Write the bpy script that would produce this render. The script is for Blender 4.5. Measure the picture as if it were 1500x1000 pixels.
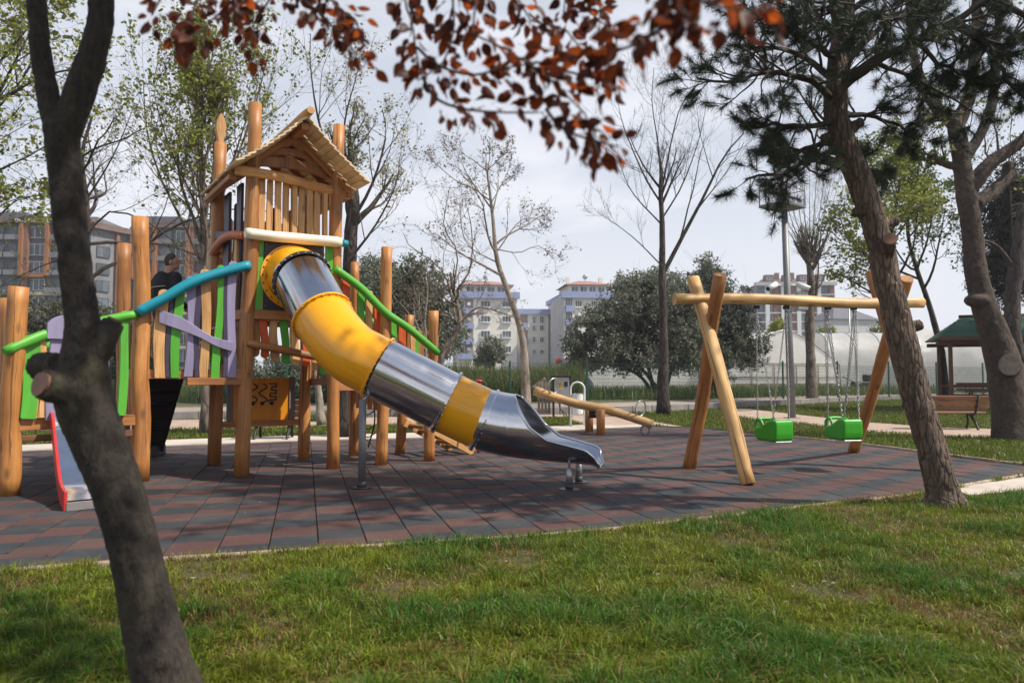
import bpy, bmesh, math, random
import numpy as np
from mathutils import Vector, Matrix

for o in list(bpy.data.objects):
    bpy.data.objects.remove(o)
random.seed(7)
RNG = np.random.default_rng(11)
SC = bpy.context.scene
COL = SC.collection
PI = math.pi

# ------------------------------------------------------------------ camera
FPX = 1040.0                      # focal length in pixels of a 1500 wide frame
CAM_H = 1.40
PITCH = math.atan(50.0 / FPX)
cam_d = bpy.data.cameras.new('camera')
cam = bpy.data.objects.new('camera', cam_d)
COL.objects.link(cam)
cam.location = (0, 0, CAM_H)
cam.rotation_euler = (PI / 2 + PITCH, 0, 0)
cam_d.sensor_width = 36.0
cam_d.lens = 36.0 * FPX / 1500.0
cam_d.clip_start = 0.05
cam_d.clip_end = 3000.0
cam_d.dof.use_dof = True
cam_d.dof.focus_distance = 9.6
cam_d.dof.aperture_fstop = 2.3
SC.camera = cam

# ------------------------------------------------------------------ sky, sun, exposure
SUNV = Vector((0.75, -0.22, 1.0)).normalized()
SUN_EL = math.asin(SUNV.z)
SUN_AZ = math.atan2(SUNV.x, SUNV.y)
world = bpy.data.worlds.new('World')
SC.world = world
world.use_nodes = True
wn = world.node_tree
wn.nodes.clear()
w_out = wn.nodes.new('ShaderNodeOutputWorld')
w_bg = wn.nodes.new('ShaderNodeBackground')
w_bg.inputs['Strength'].default_value = 0.10
w_sky = wn.nodes.new('ShaderNodeTexSky')
w_sky.sky_type = 'NISHITA'
w_sky.sun_disc = False
w_sky.sun_elevation = SUN_EL
w_sky.sun_rotation = SUN_AZ
w_sky.air_density = 1.2
w_sky.dust_density = 1.0
w_sky.ozone_density = 1.0
w_tc = wn.nodes.new('ShaderNodeTexCoord')
w_map = wn.nodes.new('ShaderNodeMapping')
w_map.inputs['Scale'].default_value = (1.3, 1.3, 3.6)
w_map.inputs['Location'].default_value = (0.35, 0.1, 0.2)
w_nz = wn.nodes.new('ShaderNodeTexNoise')
w_nz.inputs['Scale'].default_value = 1.6
w_nz.inputs['Detail'].default_value = 7.0
w_nz.inputs['Roughness'].default_value = 0.52
w_nz.inputs['Distortion'].default_value = 0.5
w_rp = wn.nodes.new('ShaderNodeValToRGB')
w_rp.color_ramp.elements[0].position = 0.36
w_rp.color_ramp.elements[0].color = (0.45, 0.45, 0.45, 1)
w_rp.color_ramp.elements[1].position = 0.60
w_rp.color_ramp.elements[1].color = (1, 1, 1, 1)
# thin hazy cloud, thickest towards the horizon and opening to clearer sky overhead
w_sep = wn.nodes.new('ShaderNodeSeparateXYZ')
w_el = wn.nodes.new('ShaderNodeValToRGB')
w_e = w_el.color_ramp.elements
w_e[0].position = 0.02
w_e[0].color = (1, 1, 1, 1)
w_e[1].position = 0.85
w_e[1].color = (0.12, 0.12, 0.12, 1)
w_m_ = w_e.new(0.42)
w_m_.color = (0.93, 0.93, 0.93, 1)
w_mul = wn.nodes.new('ShaderNodeMix')
w_mul.data_type = 'FLOAT'
w_mix = wn.nodes.new('ShaderNodeMix')
w_mix.data_type = 'RGBA'
w_mix.inputs['B'].default_value = (8.1, 8.25, 8.9, 1)
w_mm = wn.nodes.new('ShaderNodeMath')
w_mm.operation = 'MULTIPLY'
w_mx = wn.nodes.new('ShaderNodeMath')
w_mx.operation = 'MAXIMUM'
w_lo = wn.nodes.new('ShaderNodeMapRange')
w_lo.inputs['From Min'].default_value = 0.0
w_lo.inputs['From Max'].default_value = 0.95
w_lo.inputs['To Min'].default_value = 1.0
w_lo.inputs['To Max'].default_value = -0.15
wn.nodes.remove(w_mul)
wn.links.new(w_tc.outputs['Generated'], w_map.inputs['Vector'])
wn.links.new(w_tc.outputs['Generated'], w_sep.inputs['Vector'])
wn.links.new(w_sep.outputs['Z'], w_el.inputs['Fac'])
wn.links.new(w_sep.outputs['Z'], w_lo.inputs['Value'])
wn.links.new(w_map.outputs['Vector'], w_nz.inputs['Vector'])
wn.links.new(w_nz.outputs['Fac'], w_rp.inputs['Fac'])
wn.links.new(w_rp.outputs['Color'], w_mm.inputs[0])
wn.links.new(w_el.outputs['Color'], w_mm.inputs[1])
wn.links.new(w_mm.outputs[0], w_mx.inputs[0])
wn.links.new(w_lo.outputs['Result'], w_mx.inputs[1])
wn.links.new(w_mx.outputs[0], w_mix.inputs['Factor'])
wn.links.new(w_sky.outputs['Color'], w_mix.inputs['A'])
wn.links.new(w_mix.outputs['Result'], w_bg.inputs['Color'])
wn.links.new(w_bg.outputs['Background'], w_out.inputs['Surface'])

sun_d = bpy.data.lights.new('sun', 'SUN')
sun_d.energy = 5.0
sun_d.angle = math.radians(0.9)
sun_d.color = (1.0, 0.93, 0.82)
sun = bpy.data.objects.new('sun', sun_d)
COL.objects.link(sun)
sun.rotation_euler = SUNV.to_track_quat('Z', 'Y').to_euler()
sun.location = (20, -6, 30)

SC.view_settings.view_transform = 'Standard'
SC.view_settings.look = 'None'
SC.view_settings.exposure = 0.20
SC.view_settings.gamma = 1.0
SC.view_settings.use_curve_mapping = False
SC.render.engine = 'CYCLES'
SC.cycles.use_denoising = True
SC.cycles.max_bounces = 8
SC.cycles.transparent_max_bounces = 8

# ------------------------------------------------------------------ place helpers
CP, SP_ = math.cos(PITCH), math.sin(PITCH)

def W(px, py, d):
    """point of the place that a measured direction meets at forward distance d"""
    a = (px - 750.0) / FPX
    b = (500.0 - py) / FPX
    s = d / (CP - b * SP_)
    return Vector((a * s, d, CAM_H + s * (SP_ + b * CP)))

def G(px, py, z=0.0):
    a = (px - 750.0) / FPX
    b = (500.0 - py) / FPX
    dz = SP_ + b * CP
    s = (z - CAM_H) / dz
    return Vector((a * s, s * (CP - b * SP_), z))

def ZY(py, d):
    return W(750, py, d).z

def on_line(A, B, px):
    """point on the plan line A-B that lies in direction px"""
    k = (px - 750.0) / FPX
    ax, ay, bx, by = A[0], A[1], B[0], B[1]
    den = (bx - ax) - k * (by - ay)
    t = (k * ay - ax) / den
    return Vector((ax + t * (bx - ax), ay + t * (by - ay), 0))

def to_px(p):
    y = p[1] * CP + (p[2] - CAM_H) * SP_
    zz = -p[1] * SP_ + (p[2] - CAM_H) * CP
    return 750 + FPX * p[0] / y, 500 - FPX * zz / y

# ------------------------------------------------------------------ noise
def _hash(ix, iy, iz, seed):
    h = (ix.astype(np.int64) * 374761393 + iy.astype(np.int64) * 668265263 + iz.astype(np.int64) * 2147483647 + seed * 1274126177) & 0xffffffff
    h = ((h ^ (h >> 13)) * 1274126177) & 0xffffffff
    h = (h ^ (h >> 16)) & 0xffffff
    return h / float(0xffffff)

def vnoise(p, seed=0):
    p = np.asarray(p, dtype=np.float64)
    i = np.floor(p)
    f = p - i
    f = f * f * (3 - 2 * f)
    x, y, z = i[..., 0], i[..., 1], i[..., 2]
    r = 0
    for dx in (0, 1):
        for dy in (0, 1):
            for dz in (0, 1):
                w = (f[..., 0] if dx else 1 - f[..., 0]) * (f[..., 1] if dy else 1 - f[..., 1]) * (f[..., 2] if dz else 1 - f[..., 2])
                r = r + w * _hash(x + dx, y + dy, z + dz, seed)
    return r

def fbm(p, seed=0, oct=3):
    p = np.asarray(p, dtype=np.float64)
    a, r, s = 0.5, 0.0, 0.0
    for o in range(oct):
        r = r + a * vnoise(p * (2 ** o), seed + o * 17)
        s += a
        a *= 0.5
    return r / s

# ------------------------------------------------------------------ objects
ORG = {}

def setp(o, label=None, cat=None, group=None, kind=None):
    if label: o['label'] = label
    if cat: o['category'] = cat
    if group: o['group'] = group
    if kind: o['kind'] = kind
    return o

def thing(name, label, cat, loc=(0, 0, 0), rotz=0.0, group=None):
    o = bpy.data.objects.new(name, None)
    o.empty_display_size = 0.2
    COL.objects.link(o)
    o.location = loc
    o.rotation_euler = (0, 0, rotz)
    ORG[o.name] = Vector(loc)
    return setp(o, label, cat, group)

def link(me, name, mat=None, parent=None):
    o = bpy.data.objects.new(name, me)
    COL.objects.link(o)
    if mat is not None:
        if len(me.materials) == 0:
            me.materials.append(mat)
    if parent is not None:
        o.parent = parent
        ORG[o.name] = ORG.get(parent.name, Vector((0, 0, 0)))
    else:
        ORG[o.name] = Vector((0, 0, 0))
    return o

def copy_tree(o, parent=None):
    c = o.copy()
    COL.objects.link(c)
    if parent is not None:
        c.parent = parent
    for ch in list(o.children):
        copy_tree(ch, c)
    return c

def np_mesh(name, V, F, smooth=True, wc=None, col=None, flat_from=None):
    """V (n,3); F list of (m,k) int arrays"""
    me = bpy.data.meshes.new(name)
    V = np.asarray(V, dtype=np.float32).reshape(-1, 3)
    me.vertices.add(len(V))
    me.vertices.foreach_set('co', V.ravel())
    if isinstance(F, np.ndarray):
        F = [F]
    F = [np.asarray(f, dtype=np.int32) for f in F if len(f)]
    nl = sum(f.size for f in F)
    nf = sum(len(f) for f in F)
    me.loops.add(nl)
    me.loops.foreach_set('vertex_index', np.concatenate([f.ravel() for f in F]))
    me.polygons.add(nf)
    tot = np.concatenate([np.full(len(f), f.shape[1], dtype=np.int32) for f in F])
    st = np.concatenate([[0], np.cumsum(tot)[:-1]]).astype(np.int32)
    me.polygons.foreach_set('loop_start', st)
    try:
        me.polygons.foreach_set('loop_total', tot)
    except Exception:
        pass
    if smooth:
        me.polygons.foreach_set('use_smooth', np.ones(nf, dtype=bool))
    if wc is not None:
        a = me.attributes.new('wc', 'FLOAT_VECTOR', 'POINT')
        a.data.foreach_set('vector', np.asarray(wc, dtype=np.float32).ravel())
    if col is not None:
        a = me.attributes.new('col', 'FLOAT_COLOR', 'POINT')
        c = np.ones((len(V), 4), dtype=np.float32)
        c[:, :3] = col
        a.data.foreach_set('color', c.ravel())
    me.update(calc_edges=True)
    me.validate()
    return me

def frames(P):
    P = np.asarray(P, dtype=np.float64)
    T = np.gradient(P, axis=0)
    T /= np.linalg.norm(T, axis=1)[:, None] + 1e-12
    n = len(P)
    N = np.zeros_like(P)
    ref = np.array([1.0, 0, 0]) if abs(T[0][0]) < 0.8 else np.array([0, 1.0, 0])
    v = ref - T[0] * ref.dot(T[0])
    v /= np.linalg.norm(v)
    N[0] = v
    for i in range(1, n):
        v = N[i - 1] - T[i] * N[i - 1].dot(T[i])
        N[i] = v / (np.linalg.norm(v) + 1e-12)
    return T, N, np.cross(T, N)

def spline(pts, n):
    """catmull-rom through points, n samples, by arc length"""
    P = np.array([list(p) for p in pts], dtype=np.float64)
    Q = np.vstack([2 * P[0] - P[1], P, 2 * P[-1] - P[-2]])
    out = []
    for i in range(1, len(Q) - 2):
        p0, p1, p2, p3 = Q[i - 1], Q[i], Q[i + 1], Q[i + 2]
        for t in np.linspace(0, 1, 16, endpoint=False):
            out.append(0.5 * ((2 * p1) + (-p0 + p2) * t + (2 * p0 - 5 * p1 + 4 * p2 - p3) * t * t + (-p0 + 3 * p1 - 3 * p2 + p3) * t ** 3))
    out.append(P[-1])
    out = np.array(out)
    s = np.concatenate([[0], np.cumsum(np.linalg.norm(np.diff(out, axis=0), axis=1))])
    q = np.linspace(0, s[-1], n)
    return np.stack([np.interp(q, s, out[:, k]) for k in range(out.shape[1])], axis=1)

class MB:
    def __init__(s):
        s.V, s.F, s.C, s.S, s.n = [], [], [], [], 0

    def add(s, V, F, wc=None, smooth=False):
        V = [tuple(v) for v in V]
        off = random.random() * 40
        wc = V if wc is None else wc
        s.V += V
        s.C += [(c[0], c[1], c[2] + off) for c in wc]
        s.F += [tuple(i + s.n for i in f) for f in F]
        s.S += ([smooth] * len(F) if isinstance(smooth, bool) else smooth)
        s.n += len(V)
        return s

    def frame_box(s, c, ex, ey, ez, sx, sy, sz):
        """box centred c with half axes; ez is the grain direction"""
        c = Vector(c)
        V, C = [], []
        for k in (-1, 1):
            for j in (-1, 1):
                for i in (-1, 1):
                    V.append(c + ex * (i * sx / 2) + ey * (j * sy / 2) + ez * (k * sz / 2))
                    C.append((i * sx / 2, j * sy / 2, k * sz / 2))
        F = [(0, 2, 3, 1), (4, 5, 7, 6), (0, 1, 5, 4), (2, 6, 7, 3), (0, 4, 6, 2), (1, 3, 7, 5)]
        return s.add(V, F, C)

    def box(s, c, size, grain=2):
        X, Y, Z = Vector((1, 0, 0)), Vector((0, 1, 0)), Vector((0, 0, 1))
        if grain == 0:
            return s.frame_box(c, Y, Z, X, size[1], size[2], size[0])
        if grain == 1:
            return s.frame_box(c, Z, X, Y, size[2], size[0], size[1])
        return s.frame_box(c, X, Y, Z, *size)

    def board(s, p0, p1, width, thick, nrm):
        p0, p1, nrm = Vector(p0), Vector(p1), Vector(nrm).normalized()
        ez = (p1 - p0)
        L = ez.length
        ez.normalize()
        ey = (nrm - ez * nrm.dot(ez)).normalized()
        ex = ey.cross(ez)
        return s.frame_box((p0 + p1) / 2, ex, ey, ez, width, thick, L)

    def tube(s, P, R, k=10, caps=True, wob=0.0, seed=0, freq=3.0, smooth=True, sq=1.0):
        P = np.array([list(p) for p in P], dtype=np.float64)
        n = len(P)
        R = np.full(n, R) if np.isscalar(R) else np.asarray(R, dtype=np.float64)
        T, N, B = frames(P)
        L = np.concatenate([[0], np.cumsum(np.linalg.norm(np.diff(P, axis=0), axis=1))])
        th = np.linspace(0, 2 * PI, k, endpoint=False)
        cs, sn = np.cos(th), np.sin(th)
        rr = np.repeat(R[:, None], k, axis=1)
        if wob:
            q = np.stack([np.repeat(cs[None] * 1.2, n, 0), np.repeat(sn[None] * 1.2, n, 0), np.repeat((L * freq)[:, None], k, 1)], -1) + 31.7 * (seed + 1)
            rr = rr * (1 + wob * 2 * (fbm(q, seed, 2) - 0.5))
        V = P[:, None] + rr[..., None] * (cs[None, :, None] * N[:, None] + sq * sn[None, :, None] * B[:, None])
        C = np.stack([rr * cs, rr * sn, np.repeat(L[:, None], k, 1)], -1)
        F, S = [], []
        for i in range(n - 1):
            for j in range(k):
                a, b = i * k + j, i * k + (j + 1) % k
                F.append((a, b, b + k, a + k))
                S.append(smooth)
        if caps:
            F.append(tuple(range(k - 1, -1, -1)))
            F.append(tuple((n - 1) * k + j for j in range(k)))
            S += [False, False]
        return s.add(V.reshape(-1, 3), F, C.reshape(-1, 3), S)

    def rod(s, a, b, r, k=8):
        return s.tube([a, b], r, k)

    def ball(s, c, r, k=10, m=6, sc=(1, 1, 1), rot=None):
        c = Vector(c)
        V = []
        for i in range(m + 1):
            ph = PI * i / m
            for j in range(k):
                t = 2 * PI * j / k
                p = Vector((math.sin(ph) * math.cos(t) * sc[0], math.sin(ph) * math.sin(t) * sc[1], math.cos(ph) * sc[2])) * r
                if rot is not None:
                    p = rot @ p
                V.append(c + p)
        F = [(i * k + j, i * k + (j + 1) % k, (i + 1) * k + (j + 1) % k, (i + 1) * k + j) for i in range(m) for j in range(k)]
        F = [(f[0], f[3], f[2], f[1]) for f in F]
        return s.add(V, F, None, True)

    def prism(s, outline, o, ex, ey, en, thick):
        """2-D outline (ccw in ex,ey) extruded +-thick/2 along en"""
        o = Vector(o)
        m = len(outline)
        V = [o + ex * x + ey * y - en * (thick / 2) for x, y in outline] + [o + ex * x + ey * y + en * (thick / 2) for x, y in outline]
        C = [(x, -thick / 2, y) for x, y in outline] + [(x, thick / 2, y) for x, y in outline]
        F = [tuple(range(m - 1, -1, -1)), tuple(range(m, 2 * m))]
        for i in range(m):
            j = (i + 1) % m
            F.append((i, j, j + m, i + m))
        return s.add(V, F, C)

    def ring(s, c, nrm, R, r, k=28, m=8, up=None):
        c, nrm = Vector(c), Vector(nrm).normalized()
        a = nrm.orthogonal().normalized()
        b = nrm.cross(a)
        P = [c + a * (R * math.cos(t)) + b * (R * math.sin(t)) for t in np.linspace(0, 2 * PI, k, endpoint=False)]
        V, F = [], []
        for i, p in enumerate(P):
            rad = (p - c).normalized()
            for j in range(m):
                t = 2 * PI * j / m
                V.append(p + rad * (r * math.cos(t)) + nrm * (r * math.sin(t)))
        for i in range(k):
            for j in range(m):
                i2, j2 = (i + 1) % k, (j + 1) % m
                F.append((i * m + j, i2 * m + j, i2 * m + j2, i * m + j2))
        return s.add(V, F, None, True)

    def mesh(s, name, org=Vector((0, 0, 0)), bevel=0.0):
        me = bpy.data.meshes.new(name)
        o = Vector(org)
        me.from_pydata([Vector(v) - o for v in s.V], [], s.F)
        a = me.attributes.new('wc', 'FLOAT_VECTOR', 'POINT')
        a.data.foreach_set('vector', np.asarray(s.C, dtype=np.float32).ravel())
        me.polygons.foreach_set('use_smooth', np.asarray(s.S, dtype=bool))
        me.update(calc_edges=True)
        bm = bmesh.new()
        bm.from_mesh(me)
        bmesh.ops.recalc_face_normals(bm, faces=bm.faces)
        if bevel:
            ed = [e for e in bm.edges if len(e.link_faces) == 2 and e.calc_face_angle(0) > 0.6]
            bmesh.ops.bevel(bm, geom=ed, offset=bevel, segments=1, affect='EDGES', profile=0.5)
        bm.to_mesh(me)
        bm.free()
        return me

    def build(s, name, mat, parent=None, bevel=0.0):
        org = ORG.get(parent.name, Vector((0, 0, 0))) if parent is not None else Vector((0, 0, 0))
        return link(s.mesh(name, org, bevel), name, mat, parent)

def blob(name, mb, voxel, mat, parent=None, smooth_it=2, disp=None):
    """one continuous surface grown over overlapping shapes"""
    me = mb.mesh(name)
    t = bpy.data.objects.new('tmp', me)
    COL.objects.link(t)
    m = t.modifiers.new('r', 'REMESH')
    m.mode = 'VOXEL'
    m.voxel_size = voxel
    m2 = t.modifiers.new('s', 'SMOOTH')
    m2.factor = 0.5
    m2.iterations = smooth_it
    dg = bpy.context.evaluated_depsgraph_get()
    ev = t.evaluated_get(dg)
    nm = bpy.data.meshes.new_from_object(ev)
    bpy.data.objects.remove(t)
    nm.name = name
    n = len(nm.vertices)
    co = np.empty(n * 3, dtype=np.float32)
    nm.vertices.foreach_get('co', co)
    co = co.reshape(-1, 3)
    if disp is not None:
        nn = np.empty(n * 3, dtype=np.float32)
        nm.vertices.foreach_get('normal', nn)
        co = co + nn.reshape(-1, 3) * disp(co.astype(np.float64))[:, None]
    for a in ('wc',):
        if a in nm.attributes:
            nm.attributes.remove(nm.attributes[a])
    at = nm.attributes.new('wc', 'FLOAT_VECTOR', 'POINT')
    at.data.foreach_set('vector', co.astype(np.float32).ravel())
    org = ORG.get(parent.name, Vector((0, 0, 0))) if parent is not None else Vector((0, 0, 0))
    co = co - np.array(org, dtype=np.float32)
    nm.vertices.foreach_set('co', co.astype(np.float32).ravel())
    nm.polygons.foreach_set('use_smooth', np.ones(len(nm.polygons), dtype=bool))
    nm.materials.clear()
    nm.update()
    return link(nm, name, mat, parent)

def poly_sheet(name, pts, z, mat, kind='structure', parent=None, thick=0.0):
    bm = bmesh.new()
    vs = [bm.verts.new((p[0], p[1], z)) for p in pts]
    f = bm.faces.new(vs)
    if f.normal.z < 0:
        f.normal_flip()
    bm.normal_update()
    if f.normal.z < 0:
        f.normal_flip()
    if thick:
        r = bmesh.ops.extrude_face_region(bm, geom=[f])
        for v in r['geom']:
            if isinstance(v, bmesh.types.BMVert):
                v.co.z -= thick
    bmesh.ops.recalc_face_normals(bm, faces=bm.faces) if thick else None
    bmesh.ops.triangulate(bm, faces=bm.faces)
    me = bpy.data.meshes.new(name)
    bm.to_mesh(me)
    bm.free()
    o = link(me, name, mat, parent)
    if kind:
        o['kind'] = kind
    return o

def inside(pts, x, y):
    P = np.array([(p[0], p[1]) for p in pts])
    r = np.zeros(len(x), dtype=bool)
    j = len(P) - 1
    for i in range(len(P)):
        c = ((P[i, 1] > y) != (P[j, 1] > y)) & (x < (P[j, 0] - P[i, 0]) * (y - P[i, 1]) / (P[j, 1] - P[i, 1] + 1e-12) + P[i, 0])
        r ^= c
        j = i
    return r

# ------------------------------------------------------------------ materials
def newmat(name):
    m = bpy.data.materials.new(name)
    m.use_nodes = True
    t = m.node_tree
    b = t.nodes['Principled BSDF']
    return m, t, b

def nd(t, typ, **kw):
    n = t.nodes.new(typ)
    for k, v in kw.items():
        if k in n.inputs:
            n.inputs[k].default_value = v
        else:
            setattr(n, k, v)
    return n

def ramp(t, fac, stops):
    r = t.nodes.new('ShaderNodeValToRGB')
    e = r.color_ramp.elements
    while len(e) < len(stops):
        e.new(0.5)
    for i, (p, c) in enumerate(stops):
        e[i].position = p
        e[i].color = (c[0], c[1], c[2], 1) if not np.isscalar(c) else (c, c, c, 1)
    t.links.new(fac, r.inputs['Fac'])
    return r.outputs['Color']

def mix(t, fac, a, b, mode='MIX'):
    m = t.nodes.new('ShaderNodeMix')
    m.data_type = 'RGBA'
    m.blend_type = mode
    for key, v in (('Factor', fac), ('A', a), ('B', b)):
        if hasattr(v, 'is_output'):
            t.links.new(v, m.inputs[key])
        elif np.isscalar(v):
            m.inputs[key].default_value = v if key == 'Factor' else (v, v, v, 1)
        else:
            m.inputs[key].default_value = (v[0], v[1], v[2], 1)
    return m.outputs['Result']

def coords(t, attr='wc', scale=(1, 1, 1)):
    if attr == 'wc':
        a = nd(t, 'ShaderNodeAttribute', attribute_name='wc')
        o = a.outputs['Vector']
    else:
        a = nd(t, 'ShaderNodeTexCoord')
        o = a.outputs[attr]
    mp = nd(t, 'ShaderNodeMapping')
    mp.inputs['Scale'].default_value = scale
    t.links.new(o, mp.inputs['Vector'])
    return mp.outputs['Vector']

def noise(t, vec, scale=1.0, detail=4.0, rough=0.55, dist=0.0):
    n = nd(t, 'ShaderNodeTexNoise', Scale=scale, Detail=detail, Roughness=rough, Distortion=dist)
    t.links.new(vec, n.inputs['Vector'])
    return n.outputs['Fac']

def bump(t, b, h, strength=0.3, dist=0.01):
    n = nd(t, 'ShaderNodeBump', Strength=strength, Distance=dist)
    t.links.new(h, n.inputs['Height'])
    t.links.new(n.outputs['Normal'], b.inputs['Normal'])

def obj_vary(t, col, amt=0.18):
    oi = nd(t, 'ShaderNodeObjectInfo')
    mr = nd(t, 'ShaderNodeMapRange')
    mr.inputs['To Min'].default_value = 1 - amt
    mr.inputs['To Max'].default_value = 1 + amt
    t.links.new(oi.outputs['Random'], mr.inputs['Value'])
    hs = nd(t, 'ShaderNodeHueSaturation')
    t.links.new(mr.outputs['Result'], hs.inputs['Value'])
    t.links.new(col, hs.inputs['Color'])
    return hs.outputs['Color']

def m_wood(name, dark, light, knots=True, rough=0.5, vary=0.14, grain=1.0):
    m, t, b = newmat(name)
    n1 = noise(t, coords(t, 'wc', (9 * grain, 9 * grain, 0.8 * grain)), 1.0, 5, 0.6, 0.6)
    n2 = noise(t, coords(t, 'wc', (70 * grain, 70 * grain, 2.2 * grain)), 1.0, 3, 0.6)
    c = ramp(t, n1, [(0.3, dark), (0.68, light)])
    c = mix(t, 0.45, c, ramp(t, n2, [(0.35, 0.62), (0.62, 1.0)]), 'MULTIPLY')
    n3 = noise(t, coords(t, 'wc', (2.2, 2.2, 1.3)), 1.0, 3, 0.6)
    c = mix(t, 0.7, c, ramp(t, n3, [(0.34, (0.62, 0.54, 0.46)), (0.58, (1, 1, 1))]), 'MULTIPLY')
    if knots:
        v = nd(t, 'ShaderNodeTexVoronoi', Scale=1.0, Randomness=1.0)
        t.links.new(coords(t, 'wc', (4.2, 4.2, 2.0)), v.inputs['Vector'])
        k = ramp(t, v.outputs['Distance'], [(0.06, 0.25), (0.19, 1.0)])
        c = mix(t, 0.8, c, k, 'MULTIPLY')
    # drying cracks
    n4 = noise(t, coords(t, 'wc', (26, 26, 0.5)), 1.0, 2, 0.5, 1.5)
    ck = ramp(t, n4, [(0.355, 0.28), (0.378, 1.0)])
    c = mix(t, 0.75, c, ck, 'MULTIPLY')
    n5 = noise(t, coords(t, 'wc', (3.5, 3.5, 0.7)), 1.0, 5, 0.7)
    c = mix(t, ramp(t, n5, [(0.52, 0.0), (0.78, 0.42)]), c, tuple(0.55 * q + 0.45 * sum(dark) / 3 for q in dark))
    c = obj_vary(t, c, vary)
    t.links.new(c, b.inputs['Base Color'])
    b.inputs['Roughness'].default_value = rough
    bump(t, b, n2, 0.25, 0.004)
    return m

def m_paint(name, col, rough=0.45, vary=0.06, wear=0.25, coat=0.0):
    m, t, b = newmat(name)
    n = noise(t, coords(t, 'wc', (6, 6, 1.2)), 1.0, 5, 0.6)
    c = mix(t, 1.0, col, ramp(t, n, [(0.3, 1 - wear), (0.65, 1.0)]), 'MULTIPLY')
    n2 = noise(t, coords(t, 'wc', (45, 45, 2)), 1.0, 3, 0.6)
    c = mix(t, 0.5, c, ramp(t, n2, [(0.3, 0.8), (0.6, 1.0)]), 'MULTIPLY')
    c = obj_vary(t, c, vary)
    t.links.new(c, b.inputs['Base Color'])
    rr = nd(t, 'ShaderNodeMapRange')
    rr.inputs['To Min'].default_value = rough - 0.1
    rr.inputs['To Max'].default_value = rough + 0.15
    t.links.new(n, rr.inputs['Value'])
    t.links.new(rr.outputs['Result'], b.inputs['Roughness'])
    bump(t, b, n2, 0.18, 0.003)
    if coat:
        b.inputs['Coat Weight'].default_value = coat
    return m

def m_simple(name, col, rough=0.6, metal=0.0, nscale=6.0, var=0.2, bmp=0.0, space='Object', vary=0.0, detail=5):
    m, t, b = newmat(name)
    n = noise(t, coords(t, space, (1, 1, 1)), nscale, detail, 0.6)
    c = mix(t, 1.0, col, ramp(t, n, [(0.28, 1 - var), (0.7, 1 + var * 0.3)]), 'MULTIPLY')
    if vary:
        c = obj_vary(t, c, vary)
    t.links.new(c, b.inputs['Base Color'])
    b.inputs['Roughness'].default_value = rough
    b.inputs['Metallic'].default_value = metal
    if bmp:
        bump(t, b, n, bmp, 0.02)
    return m

def m_bark(name, dark, light, sc=(14, 14, 3.5), strength=0.9, dist=0.03, moss=None, flakes=True, edge=0.75):
    m, t, b = newmat(name)
    vec = coords(t, 'wc', sc)
    wb = nd(t, 'ShaderNodeTexNoise', Scale=0.6, Detail=3.0)
    t.links.new(vec, wb.inputs['Vector'])
    vec = mix(t, 0.45, vec, wb.outputs['Color'], 'ADD')
    n1 = noise(t, vec, 1.0, 6, 0.65, 0.8)
    v = nd(t, 'ShaderNodeTexVoronoi', Scale=0.7, feature='DISTANCE_TO_EDGE')
    t.links.new(vec, v.inputs['Vector'])
    c = ramp(t, n1, [(0.3, dark), (0.7, light)])
    h = n1
    if flakes:
        e = ramp(t, v.outputs['Distance'], [(0.0, 0.3), (0.14, 1.0)])
        c = mix(t, edge, c, e, 'MULTIPLY')
        h = mix(t, 0.5, n1, e)
    n2 = noise(t, coords(t, 'wc', (1.6, 1.6, 1.1)), 1.0, 4, 0.6)
    c = mix(t, 0.8, c, ramp(t, n2, [(0.32, 0.5), (0.62, 1.15)]), 'MULTIPLY')
    if moss:
        mk = ramp(t, noise(t, coords(t, 'wc', (3, 3, 2)), 1.0, 5, 0.7), [(0.5, 0.0), (0.68, 0.55)])
        c = mix(t, mk, c, moss)
    t.links.new(c, b.inputs['Base Color'])
    b.inputs['Roughness'].default_value = 0.9
    bump(t, b, h, strength, dist)
    return m

def m_leaf(name, c1, c2, trans=0.35, rough=0.5, tcol=None):
    m = bpy.data.materials.new(name)
    m.use_nodes = True
    t = m.node_tree
    t.nodes.clear()
    out = nd(t, 'ShaderNodeOutputMaterial')
    g = nd(t, 'ShaderNodeNewGeometry')
    c = ramp(t, g.outputs['Random Per Island'], [(0.0, c1), (1.0, c2)])
    d = nd(t, 'ShaderNodeBsdfPrincipled', Roughness=rough)
    d.inputs['Specular IOR Level'].default_value = 0.3
    t.links.new(c, d.inputs['Base Color'])
    tr = nd(t, 'ShaderNodeBsdfTranslucent')
    if tcol is None:
        t.links.new(c, tr.inputs['Color'])
    else:
        wn_ = nd(t, 'ShaderNodeTexWhiteNoise', noise_dimensions='1D')
        oi_ = nd(t, 'ShaderNodeObjectInfo')
        ad_ = nd(t, 'ShaderNodeMath', operation='ADD')
        t.links.new(oi_.outputs['Random'], ad_.inputs[0])
        t.links.new(g.outputs['Random Per Island'], ad_.inputs[1])
        t.links.new(ad_.outputs[0], wn_.inputs['W'])
        t.links.new(ramp(t, wn_.outputs['Value'], [(0.15, tcol[0]), (0.95, tcol[1])]), tr.inputs['Color'])
    mx = nd(t, 'ShaderNodeMixShader', Fac=trans)
    t.links.new(d.outputs[0], mx.inputs[1])
    t.links.new(tr.outputs[0], mx.inputs[2])
    t.links.new(mx.outputs[0], out.inputs['Surface'])
    return m

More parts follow.
